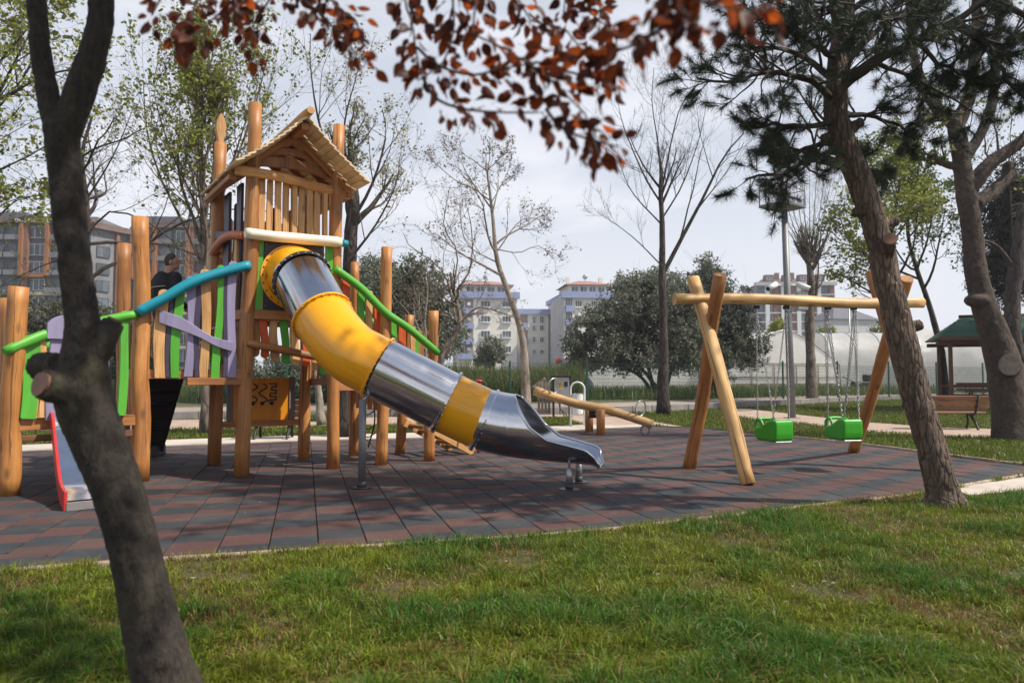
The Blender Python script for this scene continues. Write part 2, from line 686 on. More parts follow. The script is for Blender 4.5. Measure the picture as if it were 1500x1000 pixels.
def m_grassblade(name, gain=1.0):
    m = bpy.data.materials.new(name)
    m.use_nodes = True
    t = m.node_tree
    t.nodes.clear()
    out = nd(t, 'ShaderNodeOutputMaterial')
    a = nd(t, 'ShaderNodeAttribute', attribute_name='col')
    d = nd(t, 'ShaderNodeBsdfPrincipled', Roughness=0.45)
    d.inputs['Specular IOR Level'].default_value = 0.35
    t.links.new(a.outputs['Color'], d.inputs['Base Color'])
    tr = nd(t, 'ShaderNodeBsdfTranslucent')
    t.links.new(a.outputs['Color'], tr.inputs['Color'])
    mx = nd(t, 'ShaderNodeMixShader', Fac=0.35)
    t.links.new(d.outputs[0], mx.inputs[1])
    t.links.new(tr.outputs[0], mx.inputs[2])
    t.links.new(mx.outputs[0], out.inputs['Surface'])
    return m

M = {}
M['log'] = m_wood('honey_log_wood', (0.36, 0.135, 0.034), (0.60, 0.275, 0.080))
M['beam'] = m_wood('brown_beam_wood', (0.36, 0.14, 0.038), (0.54, 0.24, 0.075), knots=False)
M['pale_log'] = m_wood('pale_log_wood', (0.56, 0.31, 0.105), (0.82, 0.53, 0.23))
M['slat'] = m_wood('slat_wood', (0.54, 0.265, 0.090), (0.80, 0.48, 0.20), vary=0.16)
M['shingle'] = m_wood('shingle_wood', (0.72, 0.55, 0.34), (0.86, 0.71, 0.49), knots=False, vary=0.12)
M['end_grain'] = m_wood('end_grain', (0.50, 0.26, 0.11), (0.66, 0.38, 0.17), knots=False)
M['green'] = m_paint('green_paint', (0.095, 0.42, 0.035))
M['purple'] = m_paint('lilac_paint', (0.30, 0.265, 0.42))
M['dark_purple'] = m_paint('dark_purple_paint', (0.060, 0.045, 0.085))
M['red'] = m_paint('orange_red_paint', (0.70, 0.11, 0.018))
M['teal'] = m_paint('teal_paint', (0.010, 0.30, 0.40))
M['cream'] = m_paint('cream_paint', (0.82, 0.76, 0.62), wear=0.12)
M['salmon'] = m_paint('faded_red_paint', (0.58, 0.17, 0.07))
M['slide_red'] = m_paint('slide_red_paint', (0.60, 0.03, 0.03), rough=0.35)
M['yellow'] = m_paint('yellow_plastic', (0.95, 0.42, 0.004), rough=0.22, wear=0.06, coat=0.3)
M['panel_orange'] = m_paint('orange_panel', (0.80, 0.30, 0.004), rough=0.4)
M['seat_green'] = m_paint('green_plastic', (0.035, 0.36, 0.012), rough=0.33, wear=0.08)
M['dark_panel'] = m_paint('dark_grey_panel', (0.040, 0.038, 0.046), rough=0.45)
M['black'] = m_simple('black_rubber', (0.018, 0.018, 0.020), 0.6)
M['grey_panel'] = m_simple('grey_panel', (0.22, 0.20, 0.20), 0.6)
M['galv'] = m_simple('galvanised_steel', (0.42, 0.43, 0.44), 0.42, 0.7, 9, 0.25)
M['pole_grey'] = m_simple('grey_pole_steel', (0.20, 0.205, 0.21), 0.5, 0.3, 4, 0.2)
M['white_metal'] = m_simple('white_enamel', (0.72, 0.72, 0.72), 0.4, 0.0, 5, 0.1)
M['cut_wood'] = m_wood('dark_cut_wood', (0.11, 0.050, 0.026), (0.21, 0.105, 0.058), knots=False)
M['concrete'] = m_simple('pale_concrete', (0.56, 0.49, 0.42), 0.9, 0, 1.2, 0.28, 0.3)
M['kerb'] = m_simple('kerb_concrete', (0.25, 0.235, 0.22), 0.92, 0, 2.0, 0.35, 0.4, vary=0.14)
M['path'] = m_simple('tan_path_paving', (0.42, 0.31, 0.24), 0.92, 0, 1.6, 0.25, 0.3)
M['alley'] = m_simple('alley_paving', (0.34, 0.28, 0.24), 0.95, 0, 1.0, 0.3)
M['fence_green'] = m_simple('fence_green_paint', (0.012, 0.075, 0.050), 0.5)
M['bench_wood'] = m_wood('bench_wood', (0.17, 0.072, 0.030), (0.27, 0.13, 0.060), knots=False)
M['gazebo_wood'] = m_wood('gazebo_wood', (0.095, 0.028, 0.014), (0.16, 0.055, 0.028), knots=False)
M['dark_iron'] = m_simple('dark_iron', (0.022, 0.022, 0.024), 0.5, 0.4)
M['chain'] = m_simple('chain_steel', (0.46, 0.46, 0.46), 0.35, 0.9)

m, t, b = newmat('polished_steel')
vv = coords(t, 'wc', (1, 1, 1))
n1 = noise(t, coords(t, 'wc', (90, 90, 3.0)), 1.0, 3, 0.6)
n2 = noise(t, coords(t, 'wc', (3, 3, 2)), 1.0, 3, 0.6)
t.links.new(ramp(t, n2, [(0.3, (0.58, 0.58, 0.60)), (0.7, (0.72, 0.72, 0.73))]), b.inputs['Base Color'])
b.inputs['Metallic'].default_value = 1.0
mr = nd(t, 'ShaderNodeMapRange')
mr.inputs['To Min'].default_value = 0.07
mr.inputs['To Max'].default_value = 0.24
t.links.new(n1, mr.inputs['Value'])
t.links.new(mr.outputs['Result'], b.inputs['Roughness'])
bump(t, b, n2, 0.06, 0.02)
M['steel'] = m

def m_rubber(name, col):
    m, t, b = newmat(name)
    n = noise(t, coords(t, 'Object', (1, 1, 1)), 260.0, 2, 0.7)
    n2 = noise(t, coords(t, 'wc', (1, 1, 1)), 0.9, 5, 0.65)
    n3 = noise(t, coords(t, 'wc', (1, 1, 1)), 5.5, 5, 0.7)
    c = mix(t, 0.5, col, ramp(t, n, [(0.3, 0.55), (0.7, 1.35)]), 'MULTIPLY')
    c = mix(t, ramp(t, n2, [(0.46, 0.0), (0.76, 0.30)]), c, (0.165, 0.14, 0.125))     # dust trodden over the tiles
    c = mix(t, ramp(t, n3, [(0.56, 0.0), (0.80, 0.28)]), c, (0.20, 0.17, 0.15))
    c = obj_vary(t, c, 0.14)
    t.links.new(c, b.inputs['Base Color'])
    b.inputs['Roughness'].default_value = 0.82
    bump(t, b, n, 0.5, 0.004)
    return m
M['rubber_red'] = m_rubber('red_rubber', (0.076, 0.033, 0.028))
M['rubber_black'] = m_rubber('grey_rubber', (0.0235, 0.028, 0.033))

def m_ground(name, soil, dry, green):
    m, t, b = newmat(name)
    v = coords(t, 'Object', (1, 1, 1))
    n = noise(t, v, 0.9, 6, 0.6)
    n2 = noise(t, v, 14.0, 6, 0.7)
    c = mix(t, ramp(t, n, [(0.38, 0.0), (0.6, 1.0)]), dry, green)
    c = mix(t, ramp(t, n2, [(0.35, 0.8), (0.65, 0.0)]), c, soil)
    t.links.new(c, b.inputs['Base Color'])
    b.inputs['Roughness'].default_value = 0.95
    bump(t, b, n2, 0.8, 0.03)
    return m
M['lawn'] = m_ground('lawn_soil', (0.050, 0.042, 0.018), (0.105, 0.080, 0.030), (0.055, 0.080, 0.018))
M['field'] = m_ground('field_soil', (0.10, 0.085, 0.045), (0.15, 0.13, 0.06), (0.07, 0.10, 0.03))
M['grass'] = m_grassblade('grass_blades')
M['bark_plum'] = m_bark('plum_bark', (0.009, 0.007, 0.0055), (0.060, 0.045, 0.035), (60, 60, 30), 1.0, 0.012, (0.062, 0.060, 0.024), flakes=False)
M['bark_pine'] = m_bark('pine_bark', (0.045, 0.029, 0.020), (0.25, 0.178, 0.132), (26, 26, 6), 1.0, 0.05, edge=0.45)
M['bark_big'] = m_bark('grey_bark', (0.030, 0.021, 0.017), (0.115, 0.082, 0.064), (16, 16, 12), 0.9, 0.04, flakes=False)
M['bark_dark'] = m_bark('dark_bark', (0.030, 0.024, 0.020), (0.105, 0.080, 0.066), (10, 10, 3), 0.9, 0.04)
M['bark_pale'] = m_bark('pale_bark', (0.16, 0.13, 0.10), (0.40, 0.34, 0.27), (7, 7, 4), 0.6, 0.02, flakes=False)
M['bark_mid'] = m_bark('brown_bark', (0.10, 0.078, 0.062), (0.28, 0.225, 0.18), (9, 9, 3), 0.9, 0.03)
M['twig'] = m_simple('twig_bark', (0.115, 0.092, 0.080), 0.9)
M['twig_dark'] = m_simple('dark_twig_bark', (0.065, 0.050, 0.043), 0.9)
M['leaf_lime'] = m_leaf('lime_leaf', (0.15, 0.18, 0.028), (0.31, 0.33, 0.065), 0.45)
M['leaf_olive'] = m_leaf('olive_leaf', (0.120, 0.135, 0.092), (0.215, 0.230, 0.172), 0.28, 0.75)
M['leaf_mid'] = m_leaf('mid_green_leaf', (0.07, 0.105, 0.022), (0.17, 0.21, 0.05), 0.35)
M['leaf_pale'] = m_leaf('pale_spring_leaf', (0.22, 0.23, 0.10), (0.36, 0.36, 0.18), 0.5)
M['leaf_bud'] = m_leaf('brown_bud', (0.13, 0.095, 0.065), (0.27, 0.20, 0.13), 0.25)
M['needle'] = m_leaf('pine_needle', (0.022, 0.034, 0.018), (0.060, 0.080, 0.042), 0.12)
M['needle_dark'] = m_leaf('dark_needle', (0.016, 0.026, 0.015), (0.045, 0.060, 0.032), 0.1)
M['plum_leaf'] = m_leaf('plum_leaf', (0.036, 0.013, 0.012), (0.085, 0.026, 0.014), 0.42, 0.5, ((0.07, 0.016, 0.010), (0.62, 0.125, 0.016)))
M['weed'] = m_leaf('weed_leaf', (0.075, 0.11, 0.025), (0.20, 0.23, 0.07), 0.3)
M['thicket'] = m_leaf('thicket_leaf', (0.055, 0.060, 0.032), (0.13, 0.13, 0.07), 0.2)
# ================================================================== GROUND
FRONT = [G(x, y) for x, y in ((-330, 876), (-120, 851), (0, 838), (200, 824), (450, 808), (640, 797), (830, 785), (1000, 765), (1110, 752), (1200, 742), (1330, 727), (1410, 713), (1500, 697), (1560, 688))]
BACK = [G(x, y) for x, y in ((1560, 688), (1500, 682), (1410, 671), (1300, 656), (1200, 645), (1100, 634), (1010, 625), (950, 624.5), (860, 629), (760, 634), (640, 641), (450, 645.5), (250, 653), (50, 660), (-150, 669), (-330, 678))]
OUTLINE = FRONT + BACK
KERB = [Vector(p + (0,)) for p in ((-34, 15.8), (-22, 19.2), (-10.4, 22.4), (-3.5, 24.2), (3.75, 26.0), (7.0, 28.2), (10.4, 31.0), (15.5, 35.6), (21.0, 40.0), (34, 50))]

poly_sheet('ground', [(-480, -180), (480, -180), (480, 780), (-480, 780)], -0.06, M['field'])
# lawn all round the rubber
L0 = FRONT[0]
poly_sheet('lawn', [(-60, -40)] + [(60, -40), (60, FRONT[-1].y)] + [(p.x, p.y) for p in reversed(FRONT)] + [(-60, L0.y)], 0.012, M['lawn'])
kpts = [(p.x, p.y) for p in KERB]
poly_sheet('lawn', [(p.x, p.y) for p in BACK] + [(-60, BACK[-1].y), (-60, 10)] + kpts + [(60, 60), (60, FRONT[-1].y)], 0.012, M['lawn'])
# raised ground behind the kerb wall
poly_sheet('ground', kpts + [(480, 300), (480, 780), (-480, 780), (-480, 10)], 0.26, M['field'])

# pale concrete strip along the far edge of the rubber
strip_far = [G(x, y) for x, y in ((960, 621.5), (905, 624), (860, 622.5), (760, 627.5), (640, 634), (450, 638.5), (250, 645), (50, 652), (-150, 660), (-330, 668))]
back_l = [p for p in BACK if to_px(p)[0] < 955]
poly_sheet('concrete_path', [(p.x, p.y) for p in back_l] + [(p.x, p.y) for p in reversed(strip_far)], 0.022, M['concrete'], thick=0.06)
# plaza and path running off to the right
PLAZA = [G(x, y) for x, y in ((862, 623.5), (905, 626.5), (958, 623.5), (1000, 625.5), (945, 616), (890, 609), (840, 608.5), (835, 617))]
poly_sheet('path', [(p.x, p.y) for p in PLAZA], 0.017, M['path'])
PATH = [G(x, y) for x, y in ((1062, 607), (1110, 615.5), (1170, 620.5), (1270, 632.5), (1380, 640.5), (1480, 642), (1600, 646), (1600, 634), (1480, 629.5), (1380, 627), (1270, 619), (1170, 608), (1100, 599.5), (1066, 599))]
poly_sheet('path', [(p.x, p.y) for p in PATH], 0.0172, M['path'])
# pavement along the kerb wall on the left
PAVE = [Vector((p.x, p.y - 0.05, 0)) for p in KERB[:5]] + [Vector((3.75, 24.9, 0)), Vector((1.2, 23.4, 0)), Vector((-3.5, 20.0, 0)), Vector((-9.4, 18.1, 0)), Vector((-20, 15.2, 0)), Vector((-34, 11.5, 0))]
poly_sheet('pavement', [(p.x, p.y) for p in PAVE], 0.0165, M['path'])
# slab path at the right front corner
poly_sheet('path', [(p.x, p.y) for p in (G(1390, 718), G(1500, 701), G(1700, 700), G(1700, 716), G(1500, 722), G(1420, 728))], 0.026, M['concrete'])

# alley behind the kerb
alley_in = [Vector((p.x, p.y + 0.3, 0)) for p in KERB]
alley_out = [Vector((p.x - 0.4, p.y + 3.4, 0)) for p in KERB]
poly_sheet('alley', [(p.x, p.y) for p in alley_in] + [(p.x, p.y) for p in reversed(alley_out)], 0.268, M['alley'])

# kerb wall, stone by stone
kerb = thing('kerb', None, None, (0, 24, 0))
kerb['kind'] = 'structure'
kb = np.array([list(p) for p in KERB])
ks = np.concatenate([[0], np.cumsum(np.linalg.norm(np.diff(kb, axis=0), axis=1))])
npos = int(ks[-1] / 1.0)
for i in range(npos):
    s0, s1 = i * 1.0 + 0.006, i * 1.0 + 0.988
    p0 = Vector([np.interp(s0, ks, kb[:, k]) for k in range(3)])
    p1 = Vector([np.interp(s1, ks, kb[:, k]) for k in range(3)])
    if abs(p0.x) > 0.80 * p0.y + 1.5:
        continue
    nr = Vector((-(p1 - p0).y, (p1 - p0).x, 0)).normalized()
    mb = MB()
    z = 0.10 + random.uniform(-0.006, 0.006)
    mb.board(p0 + Vector((0, 0, z)) + nr * 0.1, p1 + Vector((0, 0, z)) + nr * 0.1, 0.36, 0.22, nr)
    mb.build('kerb_stone', M['kerb'], kerb, 0.015)

# thin concrete edging round the rubber: one piece per metre
def edging(pts, off, n_mat, w=0.07):
    e = thing('edging', None, None, tuple(pts[len(pts) // 2]))
    e['kind'] = 'structure'
    P = np.array([list(p) for p in pts])
    s = np.concatenate([[0], np.cumsum(np.linalg.norm(np.diff(P, axis=0), axis=1))])
    for i in range(int(s[-1])):
        q = [Vector([np.interp(i + f, s, P[:, k]) for k in range(3)]) for f in (0.004, 0.992)]
        nr = Vector((-(q[1] - q[0]).y, (q[1] - q[0]).x, 0)).normalized()
        dz = Vector((0, 0, 0.004 + random.uniform(-.004, .004)))
        q = [a + nr * off + dz for a in q]
        mb = MB()
        mb.board(q[0], q[1], 0.07, w, nr)
        mb.build('edging_stone', n_mat, e, 0.006)
M['edge'] = m_simple('edging_concrete', (0.46, 0.35, 0.27), 0.95, 0, 3.0, 0.35, 0.4, vary=0.15)
edging(FRONT, -0.03, M['edge'])
edging([p for p in BACK if to_px(p)[0] > 1015], -0.03, M['edge'], 0.06)

# rubber safety tiles, each laid on its own
rub = thing('rubber_paving', None, None, tuple(G(700, 720)))
rub['kind'] = 'structure'
TS = 0.394
cdir = Vector((448 - 750, FPX, 0)).normalized()
rdir = Vector((cdir.y, -cdir.x, 0))
torg = G(467.0, 806.0)
prot = {}
def tile_mesh(key):
    w = TS - 0.0075
    bm = bmesh.new()
    bmesh.ops.create_cube(bm, size=1.0)
    for v in bm.verts:
        v.co = Vector((v.co.x * w, v.co.y * w, v.co.z * 0.04))
    top = [e for e in bm.edges if all(v.co.z > 0 for v in e.verts)]
    bmesh.ops.bevel(bm, geom=top, offset=0.006, segments=1, affect='EDGES')
    me = bpy.data.meshes.new('rubber_tile')
    bm.to_mesh(me)
    bm.free()
    me.materials.append(M['rubber_red' if key == 0 else 'rubber_black'])
    return me
OX, OY = np.array([p.x for p in OUTLINE]), np.array([p.y for p in OUTLINE])
cand = []
II, JJ = np.meshgrid(np.arange(-60, 60), np.arange(-60, 90), indexing='ij')
ii, jj = II.ravel(), JJ.ravel()
u_ = (ii + 0.5) * TS
v_ = (jj + 0.5 + 0.5 * ii) * TS
cx = torg.x + rdir.x * u_ + cdir.x * v_
cy = torg.y + rdir.y * u_ + cdir.y * v_
keep = np.zeros(len(cx), dtype=bool)
for a, bq in ((0, 0), (.2, .2), (-.2, .2), (.2, -.2), (-.2, -.2)):
    keep |= inside(OUTLINE, cx + a, cy + bq)
keep &= (np.abs(cx) < 0.80 * cy + 1.2)
tiles = sorted([(cy[k], cx[k], ii[k], jj[k]) for k in np.where(keep)[0]])
prot = {0: tile_mesh(0), 1: tile_mesh(1)}
ang = math.atan2(rdir.y, rdir.x)
def tile_seen(t):
    x, y = to_px((t[1], t[0], 0))
    return -20 < x < 1520
tiles.sort(key=lambda t: (not tile_seen(t), t[0]))
rest = {0: ([], []), 1: ([], [])}
for n, (y, x, i, j) in enumerate(tiles):
    zz = -0.02 + random.uniform(-0.0035, 0.0035)
    rot = (random.uniform(-.008, .008), random.uniform(-.008, .008), ang + random.uniform(-.004, .004))
    key = int(j) % 2
    if n < 300:
        o = bpy.data.objects.new('rubber_tile', prot[key])
        COL.objects.link(o)
        o.parent = rub
        o.location = Vector((x, y, zz)) - rub.location
        o.rotation_euler = rot
    else:
        me = prot[key]
        R = Matrix.Translation((x, y, zz)) @ Matrix.Rotation(ang, 4, 'Z')
        base = len(rest[key][0])
        rest[key][0].extend([R @ v.co - rub.location for v in me.vertices])
        rest[key][1].extend([tuple(q + base for q in p.vertices) for p in me.polygons])
V, Fc, mi = [], [], []
for key in (0, 1):
    b0 = len(V)
    V += rest[key][0]
    Fc += [tuple(q + b0 for q in f) for f in rest[key][1]]
    mi += [key] * len(rest[key][1])
me = bpy.data.meshes.new('rubber_tiles')
me.from_pydata([tuple(v) for v in V], [], Fc)
me.materials.append(M['rubber_red'])
me.materials.append(M['rubber_black'])
me.polygons.foreach_set('material_index', mi)
me.update()
o = bpy.data.objects.new('rubber_tiling', me)
COL.objects.link(o)
o.parent = rub
o['kind'] = 'stuff'

# rubber needs plan coordinates for the dust: object coordinates of the parent plane
for key in ('rubber_red', 'rubber_black'):
    t = M[key].node_tree
    for n in list(t.nodes):
        if n.type == 'ATTRIBUTE':
            g = nd(t, 'ShaderNodeNewGeometry')
            for l in list(n.outputs['Vector'].links):
                t.links.new(g.outputs['Position'], l.to_socket)

# ================================================================== GRASS
def blades(name, x, y, h, w, col, z0=0.01, lean=0.5, mat='grass', label=None):
    n = len(x)
    az = RNG.uniform(0, 2 * PI, n)
    ln = np.abs(RNG.normal(0, lean, n)) + 0.08
    la = RNG.uniform(0, 2 * PI, n)
    sx, sy = np.cos(az) * w / 2, np.sin(az) * w / 2
    bx, by = np.cos(la) * ln * h, np.sin(la) * ln * h
    V = np.empty((n, 5, 3))
    V[:, 0] = np.stack([x - sx, y - sy, np.full(n, z0)], -1)
    V[:, 1] = np.stack([x + sx, y + sy, np.full(n, z0)], -1)
    V[:, 2] = np.stack([x + sx * .8 + bx * .35, y + sy * .8 + by * .35, z0 + h * .6], -1)
    V[:, 3] = np.stack([x - sx * .8 + bx * .35, y - sy * .8 + by * .35, z0 + h * .6], -1)
    V[:, 4] = np.stack([x + bx, y + by, z0 + h * np.clip(1.05 - .35 * ln, .35, 1)], -1)
    i = (np.arange(n) * 5)[:, None]
    Q = i + np.array([[0, 1, 2, 3]])
    T = i + np.array([[3, 2, 4]])
    c = np.repeat(col[:, None], 5, 1)
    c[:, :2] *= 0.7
    me = np_mesh(name, V.reshape(-1, 3), [Q, T], True, None, c.reshape(-1, 3))
    o = link(me, name, M[mat])
    o['kind'] = 'stuff'
    if label: o['label'] = label; o['category'] = 'grass'
    return o

def patch(x, y, s, seed):
    return fbm(np.stack([x * s, y * s, np.zeros_like(x)], -1), seed, 3)

GREEN = np.array([0.072, 0.145, 0.012]); LUSH = np.array([0.050, 0.120, 0.018]); STRAW = np.array([0.34, 0.235, 0.080]); LIME = np.array([0.155, 0.185, 0.014]); BROWN = np.array([0.21, 0.110, 0.040])
def grass_col(x, y):
    n = len(x)
    dry = np.clip((patch(x, y, 1.5, 3) - 0.525) * 6, 0, 1) * np.clip((patch(x, y, 6.0, 33) - .25) * 3, 0, 1)
    lush = np.clip((patch(x, y, 1.7, 9) - 0.36) * 3.2, 0, 1)
    r = RNG.random(n)[:, None]
    c = LIME * (1 - lush[:, None]) + (LUSH * .5 + GREEN * .5) * lush[:, None]
    c = c * (0.76 + 1.15 * r * r + .12)
    isdry = (RNG.random(n) < 0.08 + dry * 0.68)
    sc = STRAW + (BROWN - STRAW) * RNG.random((n, 1))
    c = np.where(isdry[:, None], sc * (0.7 + 0.5 * r), c)
    return c, dry, lush

front_lawn = [(p.x, p.y - 0.05) for p in FRONT] + [(30, FRONT[-1].y), (30, 0), (-30, 0), (-30, L0.y)]
N = 640000
y = 2.75 + (10.6 - 2.75) * RNG.random(N) ** 1.25
x = (RNG.random(N) * 2 - 1) * 0.80 * y
keep = inside(front_lawn, x, y)
ppath = [(p.x, p.y) for p in (G(1390, 718), G(1500, 701), G(1700, 700), G(1700, 716), G(1500, 722), G(1420, 728))]
keep &= ~inside(ppath, x, y)
c0, dry, lush = grass_col(x, y)
keep &= RNG.random(N) < (1.0 - 0.60 * dry) * np.clip(0.30 + 0.45 / (y / 4.0) + 0.2 * lush, 0, 1)
x, y, c0, dry, lush = x[keep], y[keep], c0[keep], dry[keep], lush[keep]
tuft = patch(x, y, 9.0, 44)
h = (0.030 + 0.040 * lush + 0.052 * np.clip((tuft - .48) * 4, 0, 1)) * (0.5 + 1.0 * RNG.random(len(x))) * (1 - 0.45 * dry)
h += np.where(RNG.random(len(x)) < 0.03, 0.045 * RNG.random(len(x)), 0)
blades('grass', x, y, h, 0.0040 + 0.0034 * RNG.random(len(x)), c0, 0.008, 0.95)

# tufts that hang over the edging
P = np.array([list(p) for p in FRONT]); s = np.concatenate([[0], np.cumsum(np.linalg.norm(np.diff(P, axis=0), axis=1))])
q = RNG.random(9000) * s[-1]
x = np.interp(q, s, P[:, 0]) + RNG.normal(0, .02, 9000); y = np.interp(q, s, P[:, 1]) - 0.085 + RNG.normal(0, 0.03, 9000)
k = patch(x, y, 2.2, 21) > 0.47
x, y = x[k], y[k]
c0, _, _ = grass_col(x, y)
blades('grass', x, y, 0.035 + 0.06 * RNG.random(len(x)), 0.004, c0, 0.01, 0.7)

# lawns beyond the rubber
back_lawn = [(p.x, p.y) for p in BACK] + [(-60, BACK[-1].y), (-60, 10)] + kpts + [(60, 60), (60, FRONT[-1].y)]
strip_poly = [(p.x, p.y) for p in back_l] + [(p.x, p.y) for p in reversed(strip_far)]
N = 330000
y = 9.0 + (42 - 9.0) * RNG.random(N) ** 1.2
x = (RNG.random(N) * 2 - 1) * 0.76 * y
keep = inside(back_lawn, x, y) & ~inside([(p.x, p.y) for p in PATH], x, y) & ~inside([(p.x, p.y) for p in PAVE], x, y) & ~inside([(p.x, p.y) for p in PLAZA], x, y) & ~inside(strip_poly, x, y)
x, y = x[keep], y[keep]
c0 = GREEN * 0.6 + LIME * 0.4
c0 = c0[None] * (0.65 + 0.7 * RNG.random((len(x), 1))) * (1 + 0.25 * (patch(x, y, 0.5, 5) - .5))[:, None]
dry = RNG.random(len(x)) < 0.16
c0[dry] = STRAW * 0.8
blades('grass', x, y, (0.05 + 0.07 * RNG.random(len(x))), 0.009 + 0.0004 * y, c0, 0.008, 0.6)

# small fallen leaves and specks on the rubber and lawn
n = 170
y = RNG.uniform(4.0, 14, n); x = RNG.uniform(-.7, .7, n) * y
zz = np.where(inside(OUTLINE, x, y), 0.004, 0.035)
V = np.empty((n, 4, 3)); a_ = RNG.uniform(0, 6.28, n); s_ = RNG.uniform(.008, .026, n)
for k_, (p_, q_) in enumerate(((-1, 0), (0, .55), (1, 0), (0, -.55))):
    V[:, k_] = np.stack([x + s_ * (p_ * np.cos(a_) - q_ * np.sin(a_)), y + s_ * (p_ * np.sin(a_) + q_ * np.cos(a_)), zz + RNG.uniform(0, .008, n)], -1)
cc = np.where((RNG.random(n) < .35)[:, None], np.array([.5, .45, .36]), np.array([.16, .09, .045])) * RNG.uniform(.6, 1.2, (n, 1))
o = link(np_mesh('fallen_leaves', V.reshape(-1, 3), np.arange(n * 4).reshape(n, 4), False, None, np.repeat(cc, 4, 0)), 'fallen_leaves', M['grass'])
o['kind'] = 'stuff'
# ================================================================== PLAY STRUCTURE
Z3 = Vector((0, 0, 1))
FL = Vector((-3.79, 10.04, 0)); FR = Vector((-2.70, 10.80, 0))
Uv = (FR - FL).normalized(); Vv = Vector((-Uv.y, Uv.x, 0)); Nf = -Vv       # Nf: out of the slide face
BL = Vector((-4.70, 11.27, 0)); BR = Vector((-3.50, 12.02, 0))
P1 = G(12, 725); P2 = G(205, 705)
P2r = Vector((-5.94, 10.92, 0)); P1r = Vector((-7.02, 9.95, 0))
F2 = G(559, 680); F3 = G(628, 675)
R2 = G(518, 667); R3 = G(586, 664)
D1, D2, D3 = 0.85, 1.45, 2.32
ts = thing('play_tower', 'wooden climbing tower with gabled shingle roof, coloured slat railings and yellow and steel tube slide', 'play tower', (-3.6, 10.9, 0))

def post(a, b, r, wob=0.17, k=14, tip=True, mat='log', name='post', n=14, seed=None):
    a, b = Vector(a), Vector(b)
    sd = random.randint(0, 999) if seed is None else seed
    t = np.linspace(0, 1, n)
    P = np.array([list(a + (b - a) * q) for q in t])
    P[:, 0] += 0.11 * r / .11 * (fbm(np.stack([t * 2.6, t * 0 + sd, t * 0], -1), 1) - .5) * np.sin(np.clip(t, 0.0, 1) * PI)
    P[:, 1] += 0.09 * r / .11 * (fbm(np.stack([t * 2.6, t * 0 + sd + 9, t * 0], -1), 2) - .5) * np.sin(np.clip(t, 0.0, 1) * PI)
    R = r * (1.06 - 0.10 * t)
    mb = MB().tube(P, R, k, True, wob, sd, 1.6)
    me_o = mb.build(name, M[mat], ts, 0)
    return me_o

def log_rail(pts, r, mat, name='handrail', n=18, wob=0.16, k=12, parent=None, taper=None):
    P = spline(pts, n)
    R = np.full(n, r) if taper is None else r * np.linspace(1, taper, n)
    R[0] *= 0.86; R[-1] *= 0.86
    return MB().tube(P, R, k, True, wob, random.randint(0, 999), 2.5).build(name, M[mat], parent or ts)

def top_of(px, py, d):
    return W(px, py, d)

# posts
post(P1, W(28, 420, 8.32), 0.112)
post(P1r, W(11, 437, 9.9), 0.10)
post(P2, W(205, 318, 9.39), 0.108)
post(P2r, W(182, 357, 10.92), 0.10)
post(FL, W(374, 152, 10.04), 0.098)
post(BL, W(323, 210, 11.27), 0.095)
fin = MB()
c = W(323, 190, 11.27)
ol = [(-.03, -.26), (.03, -.26), (.06, -.12), (.085, .03), (.075, .12), (.04, .20), (.0, .27), (-.04, .20), (-.07, .10), (-.08, 0), (-.06, -.12)]
fin.prism(ol, c, Uv, Z3, Nf, 0.08)
fin.build('finial', M['slat'], ts, 0.012)
post(FR, W(497, 184, 10.8), 0.092)
post(BR, BR + Vector((0.03, 0, 4.4)), 0.095)
post(F2, W(567, 362, 11.2), 0.09)
post(F3, W(635, 455, 11.65), 0.085)
post(R2, W(520, 384, 12.44), 0.085)
post(R3, W(600, 461, 12.8), 0.085)

# decks, built from boards
def deck(A, B, C, D, z, n, mat='slat'):
    """boards run from edge A-B to edge D-C"""
    for i in range(n):
        f0 = (i + 0.5) / n
        a = A + (B - A) * f0
        d = D + (C - D) * f0
        MB().board(a + Z3 * (z - .02), d + Z3 * (z - .02), (B - A).length / n - 0.008, 0.035, Z3).build('deck_board', M[mat], ts, 0.004)

deck(P1, P2, P2r, P1r, D1, 10)
deck(P2, FL, BL, P2r, D2, 10)
deck(FL, FR, BR, BL, D3, 10)
# stair treads that climb from the middle deck to the tower deck, along the left face
for i in range(3):
    z = D2 + (D3 - D2) * (i + 1) / 4
    f = 0.62 + 0.12 * i
    a = P2 + (FL - P2) * f
    MB().board(a + Z3 * z + Vv * 0.25, a + Z3 * z + Vv * 1.2, 0.16, 0.04, Z3).build('step', M['slat'], ts, 0.004)

def edge_beam(A, B, z, h=0.14, th=0.06, off=0.05, mat='beam', ext=0.0):
    d = (B - A).normalized()
    n = Vector((d.y, -d.x, 0))
    MB().board(A - d * ext + n * off + Z3 * z, B + d * ext + n * off + Z3 * z, h, th, n).build('deck_beam', M[mat], ts, 0.006)
edge_beam(P1, P2, D1 - 0.03); edge_beam(P1r, P2r, D1 - 0.03); edge_beam(P1, P1r, D1 - 0.03, off=-0.03); edge_beam(P1 + Vector((0.02, .02, 0)), P2, D1 - 0.20, .08, .05, 0.02, 'bench_wood')
edge_beam(P2, FL, D2 - 0.03, .13); edge_beam(P2r, BL, D2 - 0.03); edge_beam(P2, P2r, D2 - .03, off=-0.02); edge_beam(FL - Uv * .75, FL + Uv * 0.02, D2 - 0.13, .10, .10, 0.03)
edge_beam(FL, FR, D3 - 0.05); edge_beam(BL, BR, D3 - 0.05); edge_beam(FR, BR, D3 - 0.05); edge_beam(FL, BL, D3 - .05, off=-0.03)
edge_beam(FR, BR, 1.30, .11, .08, 0.10); edge_beam(FR, F2, 1.22, .10, .08, 0.0)

